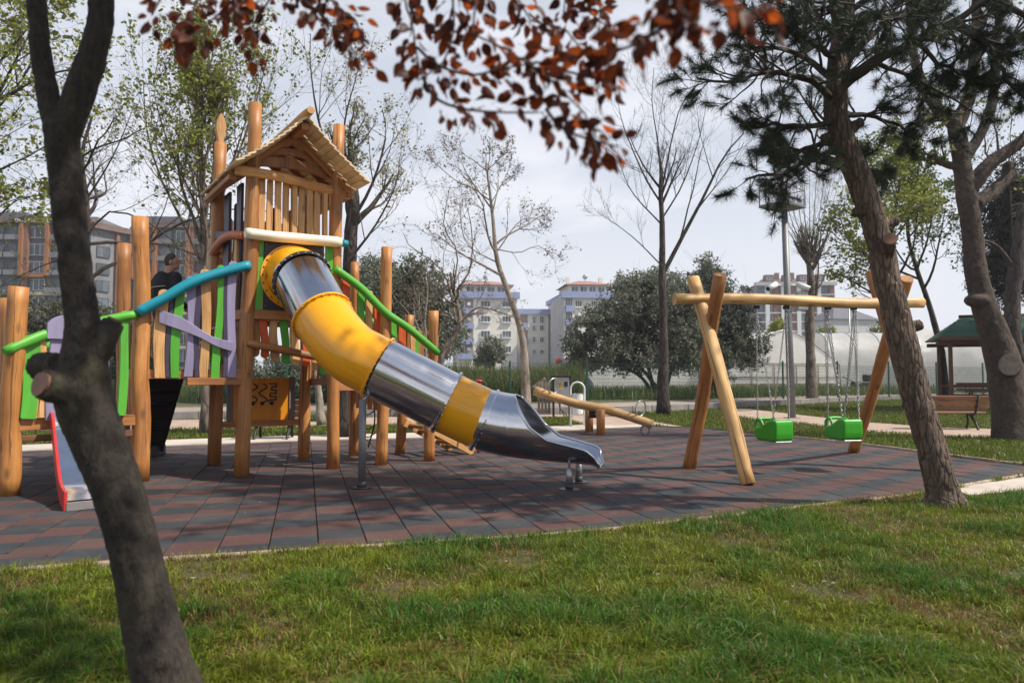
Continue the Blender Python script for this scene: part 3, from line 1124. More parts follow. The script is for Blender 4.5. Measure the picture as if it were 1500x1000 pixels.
def slat_outline(L, w, rounded, wave, ph, narrow=0.0, n=14, wid=0.07):
    l, r = [], []
    for i in range(n + 1):
        t = i / n
        off = wave * math.sin(ph + t * 4.6)
        ww = w / 2 * (1 + wid * math.sin(ph * 1.7 + t * 5.0) - narrow * math.sin(t * PI))
        y = t * L
        l.append((off - ww, y)); r.append((off + ww, y))
    top = []
    if rounded:
        cx, ww = (l[-1][0] + r[-1][0]) / 2, (r[-1][0] - l[-1][0]) / 2
        for a in (150, 120, 90, 60, 30):
            top.append((cx + ww * math.cos(math.radians(a)), L + ww * math.sin(math.radians(a)) * 0.85))
    return r + top[::-1] + l[::-1]

def slat(b, t, w, mat, nrm, rounded=True, wave=0.012, thick=0.042, name='slat', narrow=0.0, wid=0.07):
    b, t = Vector(b), Vector(t)
    ey = (t - b); L = ey.length; ey.normalize()
    en = (nrm - ey * nrm.dot(ey)).normalized()
    ex = ey.cross(en)
    ol = slat_outline(L, w, rounded, wave, random.uniform(0, 6.28), narrow, wid=wid)
    return MB().prism(ol, b, ex, ey, en, thick).build(name, M[mat], ts, 0.006)

def face_slat(A, B, bx, by, tx, ty, w_px, mat, off=0.10, rounded=True, wave=0.012, name='slat'):
    """slat standing on the plan line A-B, seen at bx,by (foot) and tx,ty (top)"""
    d = (B - A).normalized(); n = Vector((d.y, -d.x, 0))
    A2, B2 = A + n * off, B + n * off
    p = on_line(A2, B2, bx); q = on_line(A2, B2, tx)
    foot = W(bx, by, p.y); top = W(tx, ty, q.y)
    cosv = abs(d.x) * 0.9 + 0.1
    vd = Vector((p.x, p.y, 0)).normalized()
    w = w_px * p.y / FPX / max(0.55, abs(d.x * vd.y - d.y * vd.x))
    return slat(foot, top, w, mat, n, rounded, wave, name=name)

# lower railing P1-P2 ------------------------------------------------
log_rail([W(6, 515, 8.17), W(60, 492, 8.5), W(100, 482, 8.8), W(150, 470, 9.05), W(201, 460, 9.3)], 0.062, 'green')
for bx, by, tx, ty, wp, mt in ((36, 612, 41, 496, 12, 'green'), (43, 614, 53, 497, 17, 'green'), (61, 612, 63, 492, 8, 'slat'), (100, 613, 104, 500, 10, 'green'),
                               (153, 600, 152, 480, 12, 'dark_purple'), (177, 609, 184, 460, 11, 'green'), (113, 612, 116, 480, 10, 'slat')):
    face_slat(P1, P2, bx, by, tx, ty, wp, mt)
for bx, tx in ((79, 84), (146, 150)):
    face_slat(P1, P2, bx, 616, tx, 482, 20, 'purple', off=0.12)
# lilac arch over the little slide
d_ = (P2 - P1).normalized(); n_ = Vector((d_.y, -d_.x, 0))
a0, a1 = on_line(P1 + n_ * .16, P2 + n_ * .16, 80), on_line(P1 + n_ * .16, P2 + n_ * .16, 148)
zc = ZY(486, 8.8)
Wd = (a1 - a0).length
ol = [(-Wd / 2 - .09, -.1), (Wd / 2 + .09, -.1), (Wd / 2 + .09, .06)] + [((Wd / 2 + .09) * math.cos(q), .06 + .16 * math.sin(q)) for q in np.linspace(0.2, PI - .2, 12)] + [(-Wd / 2 - .09, .06)]
MB().prism(ol, (a0 + a1) / 2 + Z3 * zc, d_, Z3, n_, 0.04).build('arch_board', M['purple'], ts, 0.006)
# rear railing of the lower deck
for i in range(6):
    f = 0.1 + i * 0.13
    p = P1r + (P2r - P1r) * f
    slat(p + Z3 * (D1 - .08), p + Z3 * (D1 + .75 + .45 * f), 0.1, ('green', 'slat', 'purple')[i % 3], n_)
log_rail([P1r + Z3 * 1.62, P1r + (P2r - P1r) * .5 + Z3 * 1.95, P2r + Z3 * 2.15], 0.055, 'green')
# boards closing the side of the lower deck towards the middle one
for i in range(8):
    f = 0.08 + i * 0.115
    p = P2 + (P2r - P2) * f
    slat(p + Z3 * (D1 - .05), p + Z3 * (D2 - .02), 0.13, 'beam', -Uv, False, 0.0, name='plank')

# small slide of the lower deck
sdir = Vector((0.62, -0.78, 0)).normalized(); swid = Vector((-sdir.y, sdir.x, 0))
s_l0 = on_line(P1 + n_ * 0.1, P2 + n_ * .1, 78)
prof = [(0, .86), (.18, .84), (.45, .62), (.9, .27), (1.12, .15), (1.38, .11), (1.52, .105)]
pl = np.array([list(s_l0 + sdir * (a * 1.02) + Z3 * z) for a, z in prof])
PL = spline(pl, 22)
wS = 0.46
mb = MB()
V = [Vector(p) + swid * (wS * f) for p in PL for f in (0, .5, 1)]
F = [(i * 3 + j, i * 3 + j + 1, (i + 1) * 3 + j + 1, (i + 1) * 3 + j) for i in range(len(PL) - 1) for j in (0, 1)]
V2 = [v - Z3 * 0.012 for v in V]
m_ = len(V)
F2_ = [(f[3] + m_, f[2] + m_, f[1] + m_, f[0] + m_) for f in F]
bedo = MB().add(V + V2, F + F2_, None, True).build('slide_bed', M['steel'], ts)
for f in (-0.015, 1.035):
    o_ = []
    base = Vector(PL[0]) + swid * (wS * f)
    up = [(float((Vector(p) - Vector(PL[0])).dot(sdir)), p[2]) for p in PL]
    top = [(a, z + .10) for a, z in up]
    bot = [(a, max(0.0, z - .09)) for a, z in up]
    bot[-1] = (bot[-1][0], 0.0); bot[-2] = (bot[-2][0], 0.0)
    o0 = Vector((base.x, base.y, 0))
    mbs = MB()
    n = len(up)
    V = [o0 + sdir * a + Z3 * z + swid * q for q in (-.016, .016) for a, z in top + bot]
    F = []
    for i in range(n - 1):
        F += [(i, i + 1, n + i + 1, n + i), (2 * n + i, 3 * n + i, 3 * n + i + 1, 2 * n + i + 1), (i, 2 * n + i, 2 * n + i + 1, i + 1), (n + i, n + i + 1, 3 * n + i + 1, 3 * n + i)]
    F += [(0, n, 3 * n, 2 * n), (n - 1, 3 * n - 1, 4 * n - 1, 2 * n - 1)]
    mbs.add(V, F, None, False).build('slide_side', M['slide_red'], ts, 0.006)
MB().board(Vector(PL[-1]) - Z3 * 0.06, Vector(PL[-1]) + swid * wS - Z3 * .06, 0.09, 0.02, sdir).build('slide_foot', M['grey_panel'], ts, 0.004)

# middle railing P2-FL ------------------------------------------------
log_rail([W(202, 458, 9.28), W(240, 437, 9.4), W(280, 414, 9.55), W(320, 400, 9.72), W(367, 388, 9.93)], 0.070, 'teal', n=22)
for bx, by, tx, ty, wp, mt in ((233, 554, 238, 430, 15, 'slat'), (256, 554, 263, 420, 12, 'green'), (277, 552, 281, 410, 12, 'purple'), (298, 553, 302, 400, 13, 'slat'), (288, 553, 291, 412, 8, 'dark_purple'), (327, 553, 333, 396, 6, 'dark_purple'), (246, 553, 250, 425, 6, 'dark_purple'),
                               (317, 554, 323, 393, 11, 'green'), (337, 553, 342, 388, 12, 'purple')):
    face_slat(P2, FL, bx, by, tx, ty, wp, mt, wave=0.02)
for bx, tx, mt in ((222, 224, 'dark_purple'), (290, 291, 'dark_purple'), (305, 307, 'green')):
    p = on_line(P2r, BL, bx + 8)
    q = Vector((p.x, p.y, 0))
    slat(q + Z3 * (D2 - .05), q + Z3 * (D2 + 1.15), 0.11, mt, n_)
log_rail([P2r + Z3 * 2.3, P2r + (BL - P2r) * .5 + Z3 * 2.75, BL + Z3 * 3.05], 0.06, 'teal')
# lilac brace across the slats
dB = (FL - P2).normalized(); nB = Vector((dB.y, -dB.x, 0))
pa, pb = on_line(P2 + nB * .15, FL + nB * .15, 233), on_line(P2 + nB * .15, FL + nB * .15, 341)
A_, B_ = W(233, 463, pa.y), W(341, 508, pb.y)
mid = [A_, A_ + (B_ - A_) * .28 + Z3 * .02, A_ + (B_ - A_) * .52, A_ + (B_ - A_) * .75 - Z3 * .03, B_]
PS = spline(mid, 12)
wv = np.array([.085, .088, .09, .088, .08, .07, .058, .054, .055, .06, .064, .066])
V, F = [], []
for i, p in enumerate(PS):
    for q in (-.022, .022):
        V += [Vector(p) - Z3 * wv[i] + nB * q, Vector(p) + Z3 * wv[i] + nB * q]
for i in range(11):
    a, b = i * 4, (i + 1) * 4
    F += [(a, a + 1, b + 1, b), (a + 2, b + 2, b + 3, a + 3), (a + 1, a + 3, b + 3, b + 1), (a, b, b + 2, a + 2)]
F += [(0, 2, 3, 1), (44, 45, 47, 46)]
MB().add(V, F).build('diagonal_brace', M['purple'], ts, 0.006)

# planked wall of the tower above the middle deck, with climbing holds
for i in range(10):
    f = 0.10 + i * 0.088
    p = FL + (BL - FL) * f
    slat(p + Z3 * (D2 - .05), p + Z3 * (D3 - .02 + 0.12 * (i % 2)), 0.125, 'beam', -Uv, False, 0.0, name='plank')
for f, z, mt in ((.25, 1.75, 'green'), (.5, 2.0, 'grey_panel'), (.75, 1.8, 'panel_orange'), (.35, 2.2, 'grey_panel'), (.62, 1.62, 'green')):
    p = FL + (BL - FL) * f + Z3 * z - Uv * 0.05
    MB().ball(p, 0.06, 9, 6, (0.7, 1, .8)).build('climbing_hold', M[mt], ts)
# open lattice higher up on that face
for f, w in ((.22, .26), (.66, .34)):
    p = FL + (BL - FL) * f
    slat(p + Z3 * (D3 - .1), p + Z3 * 4.2, w, 'dark_purple', -Uv, False, 0.01)
p, q = FL + (BL - FL) * .12 + Z3 * 3.42, FL + (BL - FL) * .95 + Z3 * 3.62
MB().board(p - Uv * .06, q - Uv * .06, .12, .04, -Uv).build('slat', M['dark_purple'], ts, .006)
p = FL + (BL - FL) * .22 - Uv * .04
slat(p + Z3 * (D3 - .1), p + Z3 * 3.36, .13, 'slat', -Uv, True)
log_rail([W(357, 345, 10.0), W(340, 344, 10.3), W(325, 352, 10.75), W(311, 371, 11.2)], 0.062, 'salmon')

# slide face: slats, log, dark panel -------------------------------------------
xs = np.linspace(0.09, 1.27, 11)
for i, x_ in enumerate(xs):
    b = FL + Uv * x_ + Nf * (-0.02 + 0.014 * (i % 2))
    slat(b + Z3 * 3.36, b + Z3 * 4.25, 0.090 + random.uniform(-.009, .009), 'slat', Nf, False, 0.003, 0.035, wid=0.03)
log_rail([W(345, 249, 9.82), W(400, 257, 10.15), W(450, 270, 10.5), W(513, 286, 11.0)], 0.070, 'slat', 'plate_log', n=20)
log_rail([W(359, 341, 9.85), W(400, 346, 10.1), W(440, 350, 10.35), W(500, 355, 10.68)], 0.078, 'cream', 'white_log', n=20, wob=.2)
pe = W(500, 356, 10.70)
MB().tube([pe, pe + Uv * .10], [0.060, .050], 12).build('log_end', M['teal'], ts)
pz0, pz1 = 2.34, 3.36
def pplate(x0, x1, z0, z1, off, th, mat, name):
    c = FL + Uv * ((x0 + x1) / 2) + Nf * off + Z3 * ((z0 + z1) / 2)
    MB().frame_box(c, Uv, Nf, Z3, x1 - x0, th, z1 - z0).build(name, M[mat], ts, .005)
pplate(0.24, 1.13, pz0, pz1, 0.03, .03, 'dark_panel', 'slide_panel')
pplate(0.085, 0.225, pz0 - .0, pz1, 0.05, .035, 'green', 'side_board')
pplate(1.145, 1.265, pz0, pz1, 0.05, .035, 'green', 'side_board')
bm_ = MB()
for x_ in (.27, 1.10):
    for z in (2.4, 2.72, 3.04, 3.3):
        bm_.ball(FL + Uv * x_ + Nf * .047 + Z3 * z, .010, 6, 4)
bm_.build('bolt_heads', M['galv'], ts)['kind'] = 'stuff'
# hanging coloured skirt below the panel
sk = (('beam', .14, 1.72), ('red', .27, 1.70), ('slat', .42, 1.66), ('green', .57, 1.62), ('slat', .72, 1.60), ('red', .87, 1.58), ('slat', 1.01, 1.52), ('green', 1.16, 1.46), ('beam', 1.27, 1.5))
for mt, x_, zb in sk:
    a = FL + Uv * x_ + Nf * (0.0)
    slat(a + Z3 * 2.36, a + Z3 * zb, 0.118, mt, Nf, True, 0.022, 0.035)
log_rail([FL + Nf * .12 + Z3 * 1.86, FL + Uv * .66 + Nf * .13 + Z3 * 1.74, FR + Nf * .12 + Z3 * 1.62], 0.055, 'beam', 'log_rail')
# back of the tower: slats and the panel game below the deck
for i in range(9):
    x_ = .14 + i * .145
    a = BL + Uv * x_
    slat(a + Z3 * 2.3, a + Z3 * (4.15 if i % 2 else 3.9), 0.125, ('slat', 'dark_purple', 'beam', 'slat')[i % 4], Vv, True, .008, .035)
log_rail([BL + Z3 * 3.3 - Vv * .09, BL + Uv * .7 + Z3 * 3.36 - Vv * .09, BR + Z3 * 3.3 - Vv * .09], 0.06, 'slat')

# panel game ----------------------------------------------------------------------
pg0, pg1 = W(334, 585, 11.5), W(430, 585, 12.0)
pdv = Vector((pg1.x - pg0.x, pg1.y - pg0.y, 0)); pw = pdv.length; pdv.normalize(); pnv = Vector((pdv.y, -pdv.x, 0))
pc = Vector(((pg0.x + pg1.x) / 2, (pg0.y + pg1.y) / 2, 0))
zt, zb = ZY(553, 11.7), ZY(619, 11.7)
PG = pc + Z3 * ((zt + zb) / 2)
MB().frame_box(PG, pdv, pnv, Z3, pw, 0.02, zt - zb).build('play_panel', M['panel_orange'], ts, .004)
for sgn in (-1, 1):
    fr_ = MB()
    fr_.frame_box(PG + pdv * (sgn * (pw / 2 - .03)) + pnv * .003, pdv, pnv, Z3, .10, .06, zt - zb + .04)
    fr_.build('panel_frame', M['grey_panel'], ts, .006)
for (x0, z0, dx, dz, kind) in ((.02, .12, .06, .30, 0), (.17, .12, .06, .30, 1), (-.13, .12, .06, .3, 0)):
    pts = []
    for i in range(25 if kind == 0 else 13):
        if kind == 0:
            t_ = i / 24
            pts.append((x0 + dx * math.sin(t_ * 9), z0 + .15 - dz * t_))
        else:
            seq = [(-1, 0), (1, 0), (1, 1), (-.2, 1), (-.2, 2), (1, 2), (1, 3), (-.6, 3), (-.6, 4), (1, 4), (1, 5), (-1, 5), (-1, 5.6)]
            pts.append((x0 + dx * seq[i][0], z0 + .15 - dz * seq[i][1] / 5.6))
    mb = MB()
    for i in range(len(pts) - 1):
        a = PG + pdv * pts[i][0] + Z3 * pts[i][1] + pnv * .0135
        b = PG + pdv * pts[i + 1][0] + Z3 * pts[i + 1][1] + pnv * .0135
        mb.board(a, b + (b - a).normalized() * .006, .022, .006, pnv)
    mb.build('maze_track', M['black'], ts)
    MB().ball(PG + pdv * (x0 - .01) + Z3 * (z0 - .17) + pnv * .03, .034, 10, 6).build('maze_knob', M['black'], ts)
edge_beam(BL, BR, .62, .1, .07, .0, 'beam')

# black climbing ramp behind the middle deck ---------------------------------------
r0 = on_line(P2r, BL, 222); r1 = on_line(P2r, BL, 268)
rl = Vv * 1.75 - Vector((0, 0, 0))
ra0, ra1 = Vector((r0.x, r0.y, 1.38)), Vector((r1.x, r1.y, 1.38))
rb0, rb1 = ra0 + rl - Z3 * 1.28, ra1 + rl - Z3 * 1.28
nn = (rb0 - ra0).cross(ra1 - ra0).normalized()
if nn.z < 0: nn = -nn
for i in range(6):
    f0, f1 = i / 6 + .01, (i + 1) / 6 - .012
    MB().board((ra0 + ra1) / 2 + ((rb0 + rb1) / 2 - (ra0 + ra1) / 2) * f0, (ra0 + ra1) / 2 + ((rb0 + rb1) / 2 - (ra0 + ra1) / 2) * f1, (r1 - r0).length, .05, nn).build('ramp_panel', M['dark_panel'], ts, .008)
for i in range(5):
    mbx = MB()
    f = (i + 1) / 6
    c = ra0 + (rb0 - ra0) * f - nn * .03; e = ra1 + (rb1 - ra1) * f - nn * .03
    mbx.board(c, e, .05, .05, nn)
    mbx.build('ramp_batten', M['black'], ts, .004)
for a, b in ((ra0, rb0), (ra1, rb1)):
    MB().board(a, b, .13, .04, (r1 - r0).normalized()).build('ramp_cheek', M['black'], ts, .006)
bc = (rb0 + rb1) / 2
MB().box((bc.x, bc.y, .10), (0.5, .3, .2)).build('ramp_foot', M['dark_panel'], ts, .02)

# descending stair on the right ----------------------------------------------------
log_rail([W(489, 392, 10.62), W(530, 423, 10.9), W(565, 458, 11.1), W(600, 482, 11.3), W(642, 517, 11.55)], 0.062, 'green', n=22)
Sx = [FR, F2, F3]
for px_, ty, by_, wp, mt in ((506, 412, 470, 11, 'red'), (529, 430, 520, 10, 'green'), (541, 430, 540, 9, 'slat'), (555, 442, 560, 13, 'red'), (577, 470, 575, 8, 'green'), (588, 474, 580, 11, 'red'),
                             (604, 482, 590, 8, 'slat'), (616, 488, 590, 8, 'beam'), (611, 500, 598, 7, 'green')):
    a_, b_ = (FR, F2) if px_ < 560 else (F2, F3)
    face_slat(a_, b_, px_, by_, px_, ty, wp, mt, off=0.03, wave=.008)
for i in range(6):
    f = (i + .5) / 6
    a = FR + (F3 - FR) * f; b = BR + (R3 - BR) * f
    z = D3 - .2 - i * .24
    MB().board(a + Z3 * z + Uv * .0, b + Z3 * z, .24, .04, Z3).build('step', M['slat'], ts, .005)
for A, B in ((FR, F3), (BR, R3)):
    MB().board(A + Z3 * 2.1, B + Z3 * .85, .16, .05, Nf).build('stringer', M['beam'], ts, .005)
log_rail([BR + Z3 * 3.1, R2 + Z3 * 2.6, R3 + Z3 * 1.9], .06, 'green')
for i in range(5):
    a = on_line(R2 + Nf * .02, F2 + Nf * .02, 517 + i * 8.5)
    slat(Vector((a.x, a.y, .84)), Vector((a.x, a.y, 1.20)), .10, 'beam', Vector((-.5, -.8, 0)).normalized(), False, 0, .03, name='plank')
for i in range(6):
    a = FR + (BR - FR) * (.12 + i * .15) + Uv * .02
    slat(a + Z3 * 1.34, a + Z3 * 1.62, .06, 'beam', Uv, False, 0, .03, name='plank')
# rope hanging below the stair
rp = spline([W(548, 596, 11.9), W(549, 612, 11.9), W(547, 628, 11.9), W(539, 655, 11.9)], 12)
MB().tube(rp, .013, 6).build('rope', M['black'], ts)
for y_ in (604, 625, 637):
    MB().tube(spline([W(531, y_ + 1, 12.1), W(540, y_ + 3, 12.0), W(549, y_ - 3, 11.9)], 8), .010, 6).build('rope', M['black'], ts)
# climbing ramp at the foot of the stair
wa0, wb0 = W(622, 622, 12.1), G(693, 664) + Z3 * .03
wa1, wb1 = wa0 + Vv * .75, wb0 + Vv * .75
for a, b in ((wa0, wb0), (wa1, wb1)):
    MB().board(a, b, .15, .05, Nf).build('ramp_cheek', M['slat'], ts, .006)
for i in range(5):
    f = .12 + i * .19
    MB().board(wa0 + (wb0 - wa0) * f, wa1 + (wb1 - wa1) * f, .12, .035, Vector((.5, .3, .8))).build('step', M['slat'], ts, .005)
rpp = G(701, 662)
mb = MB().tube([rpp, rpp + Z3 * 1.30], .035, 10)
mb.build('red_handle_post', M['slide_red'], ts)
MB().ball(rpp + Z3 * 1.30, .06, 10, 6, (1.3, 1, .5)).build('post_cap', M['slide_red'], ts)
mb = MB()
mb.tube([W(672, 640, 12.6), W(683, 652, 12.5)], .02, 6)
mb.build('brace', M['red'], ts)

# gable roof ----------------------------------------------------------------------
rz, ez_ = 5.07, 4.27
rc = (FL + FR) / 2 + Nf * 0.62                       # foot of the gable, in front of the slide face
RL = 2.25                                              # length along Vv
hw = 0.94
roof = MB().board(rc + Z3 * (rz - .11) + Vv * .10, rc + Z3 * (rz - .11) + Vv * (RL - .1), .12, .10, Z3).build('roof', M['beam'], ts, .006)
def sag(f):
    return -0.045 * math.sin(f * PI)
NC = 12
for side in (-1, 1):
    for cidx in range(NC):
        f0, f1 = cidx / NC, (cidx + 1.16) / NC
        p0 = rc + Uv * (side * hw * f0) + Z3 * (rz + (ez_ - rz) * f0 + sag(f0))
        p1 = rc + Uv * (side * hw * f1) + Z3 * (rz + (ez_ - rz) * f1 + sag(f1))
        dn = (p1 - p0).normalized()
        nr = (dn.cross(Vv) * (1 if side < 0 else -1))
        if nr.z < 0: nr = -nr
        cuts = sorted([0, RL] + [random.uniform(.50, .62) + k_ * .60 for k_ in range(3)])
        for k_ in range(len(cuts) - 1):
            a, b = cuts[k_] + .003, cuts[k_ + 1] - .003
            lift = nr * (0.012 + random.uniform(-.0005, .001))
            q0 = p0 + Vv * ((a + b) / 2) + lift * .1
            q1 = p1 + Vv * ((a + b) / 2) + lift * 2.2
            ez = (q1 - q0).normalized(); en = nr; ex = en.cross(ez)
            jit = random.uniform(-.002, .002)
            MB().frame_box((q0 + q1) / 2 + Vv * 0 + ez * jit, ex, en, ez, b - a, .024, (q1 - q0).length).build('shingle', M['shingle'], roof)
log_rail([rc - Vv * .12 + Z3 * (rz + .06), rc + Vv * 1.0 + Z3 * (rz + .065), rc + Vv * (RL + .1) + Z3 * (rz + .06)], .062, 'slat', 'ridge_log', wob=.1, parent=roof)
for vpos in (0.62, 1.1, 1.6, 2.1):
    for side in (-1, 1):
        a = rc + Vv * vpos + Z3 * (rz - .09)
        b = rc + Vv * vpos + Uv * (side * hw * .93) + Z3 * (ez_ - .02)
        MB().board(a, b, .11, .055, Vv).build('rafter', M['beam'], roof, .005)
for zc_, hwid, th_ in ((4.52, .70, .15), (4.70, .52, .10)):
    P = spline([rc + Vv * .70 - Uv * hwid + Z3 * (zc_ - .02), rc + Vv * .70 + Z3 * (zc_ + .035), rc + Vv * .70 + Uv * hwid + Z3 * (zc_ - .03)], 10)
    mb = MB()
    V, F = [], []
    for p in P:
        for q in (-.03, .03):
            V += [Vector(p) - Z3 * th_ / 2 + Vv * q, Vector(p) + Z3 * th_ / 2 + Vv * q]
    for i in range(9):
        a, b = i * 4, i * 4 + 4
        F += [(a, a + 1, b + 1, b), (a + 2, b + 2, b + 3, a + 3), (a + 1, a + 3, b + 3, b + 1), (a, b, b + 2, a + 2)]
    F += [(0, 2, 3, 1), (36, 37, 39, 38)]
    mb.add(V, F).build('collar_tie', M['beam'], roof, .005)
for side in (-1, 1):
    a = rc + Uv * (side * hw * .93) + Z3 * (ez_ - .07)
    MB().board(a + Vv * .58, a + Vv * RL, .10, .08, Z3).build('eave_beam', M['beam'], roof, .006)

# tube slide ------------------------------------------------------------------------
CTR = [W(424, 400, 10.45), W(443, 409, 10.10), W(473, 466, 9.60), W(510, 512, 9.32), W(556, 539, 9.22), W(655, 589, 9.27), W(710, 615, 9.30)]
RT = 0.40
slide = MB().ring(CTR[0] + Vector((0, 0, 0)), Nf, RT + .02, .014, 36, 6).build('tube_slide', M['yellow'], ts)
fine = spline(CTR, 400)
def nearest(p):
    return int(np.argmin(np.linalg.norm(fine - np.array(list(p)), axis=1)))
idx = [0, nearest(CTR[1]), nearest(CTR[2]), nearest(CTR[4]), nearest(CTR[5]), len(fine) - 1]
T_, N_, B_n = frames(fine)
secs = (('tube_section', 'yellow', 0, 1, 6, None), ('tube_section', 'steel', 1, 2, 10, 'mirror polished steel tube section below the dark panel'), ('tube_section', 'yellow', 2, 3, 26, None), ('tube_section', 'steel', 3, 4, 8, 'long straight brushed steel tube section'), ('tube_section', 'yellow', 4, 5, 6, None))
for nm, mt, i0, i1, n, lab in secs:
    sel = np.linspace(idx[i0], idx[i1], n).astype(int)
    if mt == 'steel':
        P = np.array([fine[sel[0]] + (fine[sel[-1]] - fine[sel[0]]) * q for q in np.linspace(0, 1, n)])
    else:
        P = fine[sel]
    mb = MB()
    mb.tube(P, np.full(n, RT), 56, False)
    mb.tube(P, np.full(n, RT - .012), 56, False)
    o_ = mb.build(nm, M[mt], slide)
    if lab: o_['label'] = lab
for j, i in enumerate(idx[1:]):
    c, nr = Vector(fine[i]), Vector(T_[i])
    if j in (0,):
        MB().tube([c - nr * .02, c + nr * .035], [RT + .022, RT + .022], 56, False).build('flange', M['dark_panel'], slide)
    fl = MB()
    mt = 'yellow' if j in (1, 2) else 'steel'
    fl.tube([c - nr * .02, c - nr * .02, c + nr * .008, c + nr * .008], [RT, RT + .035, RT + .035, RT], 56, False, smooth=False)
    fl.build('flange', M[mt], slide)
    bo = MB()
    a = nr.orthogonal().normalized(); b = nr.cross(a)
    for q in range(26):
        t_ = 2 * PI * q / 26
        bo.ball(c + (a * math.cos(t_) + b * math.sin(t_)) * (RT + .024) + nr * .014, .0125, 6, 4)
    bo.build('bolt_heads', M['galv'], slide)['kind'] = 'stuff'
# collar on the dark panel
c0 = FL + Uv * .66 + Nf * .05 + Z3 * 2.84
co = MB()
co.tube([c0, c0 + Nf * .03], [RT + .075, RT + .075], 48, False)
co.tube([c0 + Nf * .03, c0 + Nf * .031], [RT + .075, RT - .01], 48, False, smooth=False)
co.tube([c0 + Nf * .02, Vector(fine[3])], [RT + .02, RT], 48, False)
co.build('flange', M['yellow'], slide)
bo = MB()
for q in range(24):
    t_ = 2 * PI * q / 24
    bo.ball(c0 + (Uv * math.cos(t_) + Z3 * math.sin(t_)) * (RT + .045) + Nf * .034, .013, 6, 4)
bo.build('bolt_heads', M['dark_panel'], slide)['kind'] = 'stuff'

# exit chute
EX = [Vector(fine[-1]), W(742, 621.5, 9.22), W(775, 625.5, 9.14), W(808, 628.5, 9.06), W(843, 631, 8.98), W(866, 633, 8.93), W(882, 636, 8.89), W(896, 642, 8.86)]
n = 60
PE = spline(EX, n)
Te, _, _ = frames(PE)
sL = np.concatenate([[0], np.cumsum(np.linalg.norm(np.diff(PE, axis=0), axis=1))])
mS = 40
V, Cc = [], []
rimL, rimR = [], []
for i in range(n):
    s = sL[i]
    t_ = Vector(Te[i]); side = t_.cross(Z3).normalized(); up = side.cross(t_).normalized()
    phi = PI if s < .40 else math.acos(max(-1, min(1, -float(np.interp(s, [.40, .72, .93, 1.42, 1.58, 1.70], [1, .05, -.27, -.50, -.70, -.90])))))
    rad = RT * (1 + 0.0 * s)
    for j in range(mS + 1):
        a = -phi + 2 * phi * j / mS
        V.append(Vector(PE[i]) + side * (rad * math.sin(a)) - up * (rad * math.cos(a)))
        Cc.append((rad * math.sin(a), rad * math.cos(a), s))
    rimL.append(V[-mS - 1].copy()); rimR.append(V[-1].copy())
F = [(i * (mS + 1) + j, i * (mS + 1) + j + 1, (i + 1) * (mS + 1) + j + 1, (i + 1) * (mS + 1) + j) for i in range(n - 1) for j in range(mS)]
ch = MB().add(V, F, Cc, True).build('exit_chute', M['steel'], slide)
sm = ch.modifiers.new('thickness', 'SOLIDIFY'); sm.thickness = .012; sm.offset = 0
i0 = next(i for i in range(n) if sL[i] >= .40)
end = V[(n - 1) * (mS + 1):]
rim = rimL[i0:] + end[2:-2:3] + rimR[i0:][::-1]
rimP = spline(rim, 150)
MB().tube(rimP, .019, 8).build('rim', M['steel'], slide)
for px_, py_, topy in ((834, 717, 672), (848, 706, 668)):
    g = G(px_, py_)
    MB().tube([g + Z3 * .005, g + Z3 * .013], .13, 20).build('base_plate', M['dark_panel'], slide)
    MB().tube([g, g + Z3 * .08], .05, 14).build('support_boot', M['dark_panel'], slide)
    MB().tube([g + Z3 * .08, g + Z3 * .265], .042, 14).build('support_post', M['galv'], slide)
    MB().tube([g + Z3 * .265, g + Z3 * .42], .014, 8).build('support_rod', M['galv'], slide)
g = G(530, 714)
MB().tube([g + Z3 * .005, g + Z3 * .013], .13, 20).build('base_plate', M['dark_panel'], slide)
MB().tube([g, g + Z3 * .08], .062, 14).build('support_boot', M['dark_panel'], slide)
tp = W(529, 586, 8.82)
MB().tube([g + Z3 * .08, Vector((g.x, g.y, tp.z))], .047, 16).build('support_post', M['pole_grey'], slide)
MB().tube([Vector((g.x, g.y, tp.z)), Vector((g.x + .05, g.y + .16, tp.z + .05)), Vector((g.x + .12, g.y + .38, tp.z + .11))], .02, 8).build('support_rod', M['galv'], slide)
# ================================================================== SWING
sw = thing('log_swing', 'pale round log swing frame of two crossed leg pairs and one long crossbeam', 'swing frame', (4.3, 10.3, 0))
def swlog(pts, r, name, mat='pale_log', n=16, wob=.14, taper=.92):
    P = spline(pts, n)
    return MB().tube(P, r * np.linspace(1, taper, n), 14, True, wob, random.randint(0, 999), 1.8).build(name, M[mat], sw)
swlog([W(1096, 709, 9.2) - Z3 * .0, W(1066, 590, 9.55), W(1036, 480, 9.95), W(1015, 408, 10.25)], .098, 'leg')
swlog([G(1009, 685), W(1030, 580, 10.5), W(1041, 490, 10.0), W(1055, 402, 9.62)], .098, 'leg', 'log')
tA, tB = G(1250, 662), W(1329, 408, 10.5)
swlog([tA, tA + (tB - tA) * .35 + Vector((.02, 0, .01)), tA + (tB - tA) * .7 - Vector((.015, 0, 0)), tB], .098, 'leg', 'log')
tA, tB = G(1368, 690), W(1276, 398, 11.3)
swlog([tA, tA + (tB - tA) * .4 - Vector((.02, 0, 0)), tB], .098, 'leg', 'log')
BA, BB = W(988, 438, 9.98), W(1351, 443, 10.78)
bpts = [BA, BA + (BB - BA) * .25 + Z3 * .02, BA + (BB - BA) * .5 - Z3 * .0, BA + (BB - BA) * .72 - Z3 * .03, BB]
swlog(bpts, .078, 'crossbeam', n=26, wob=.2, taper=1.0)
bdir = (BB - BA).normalized(); bdir.z = 0; bdir.normalize(); bn = Vector((-bdir.y, bdir.x, 0))
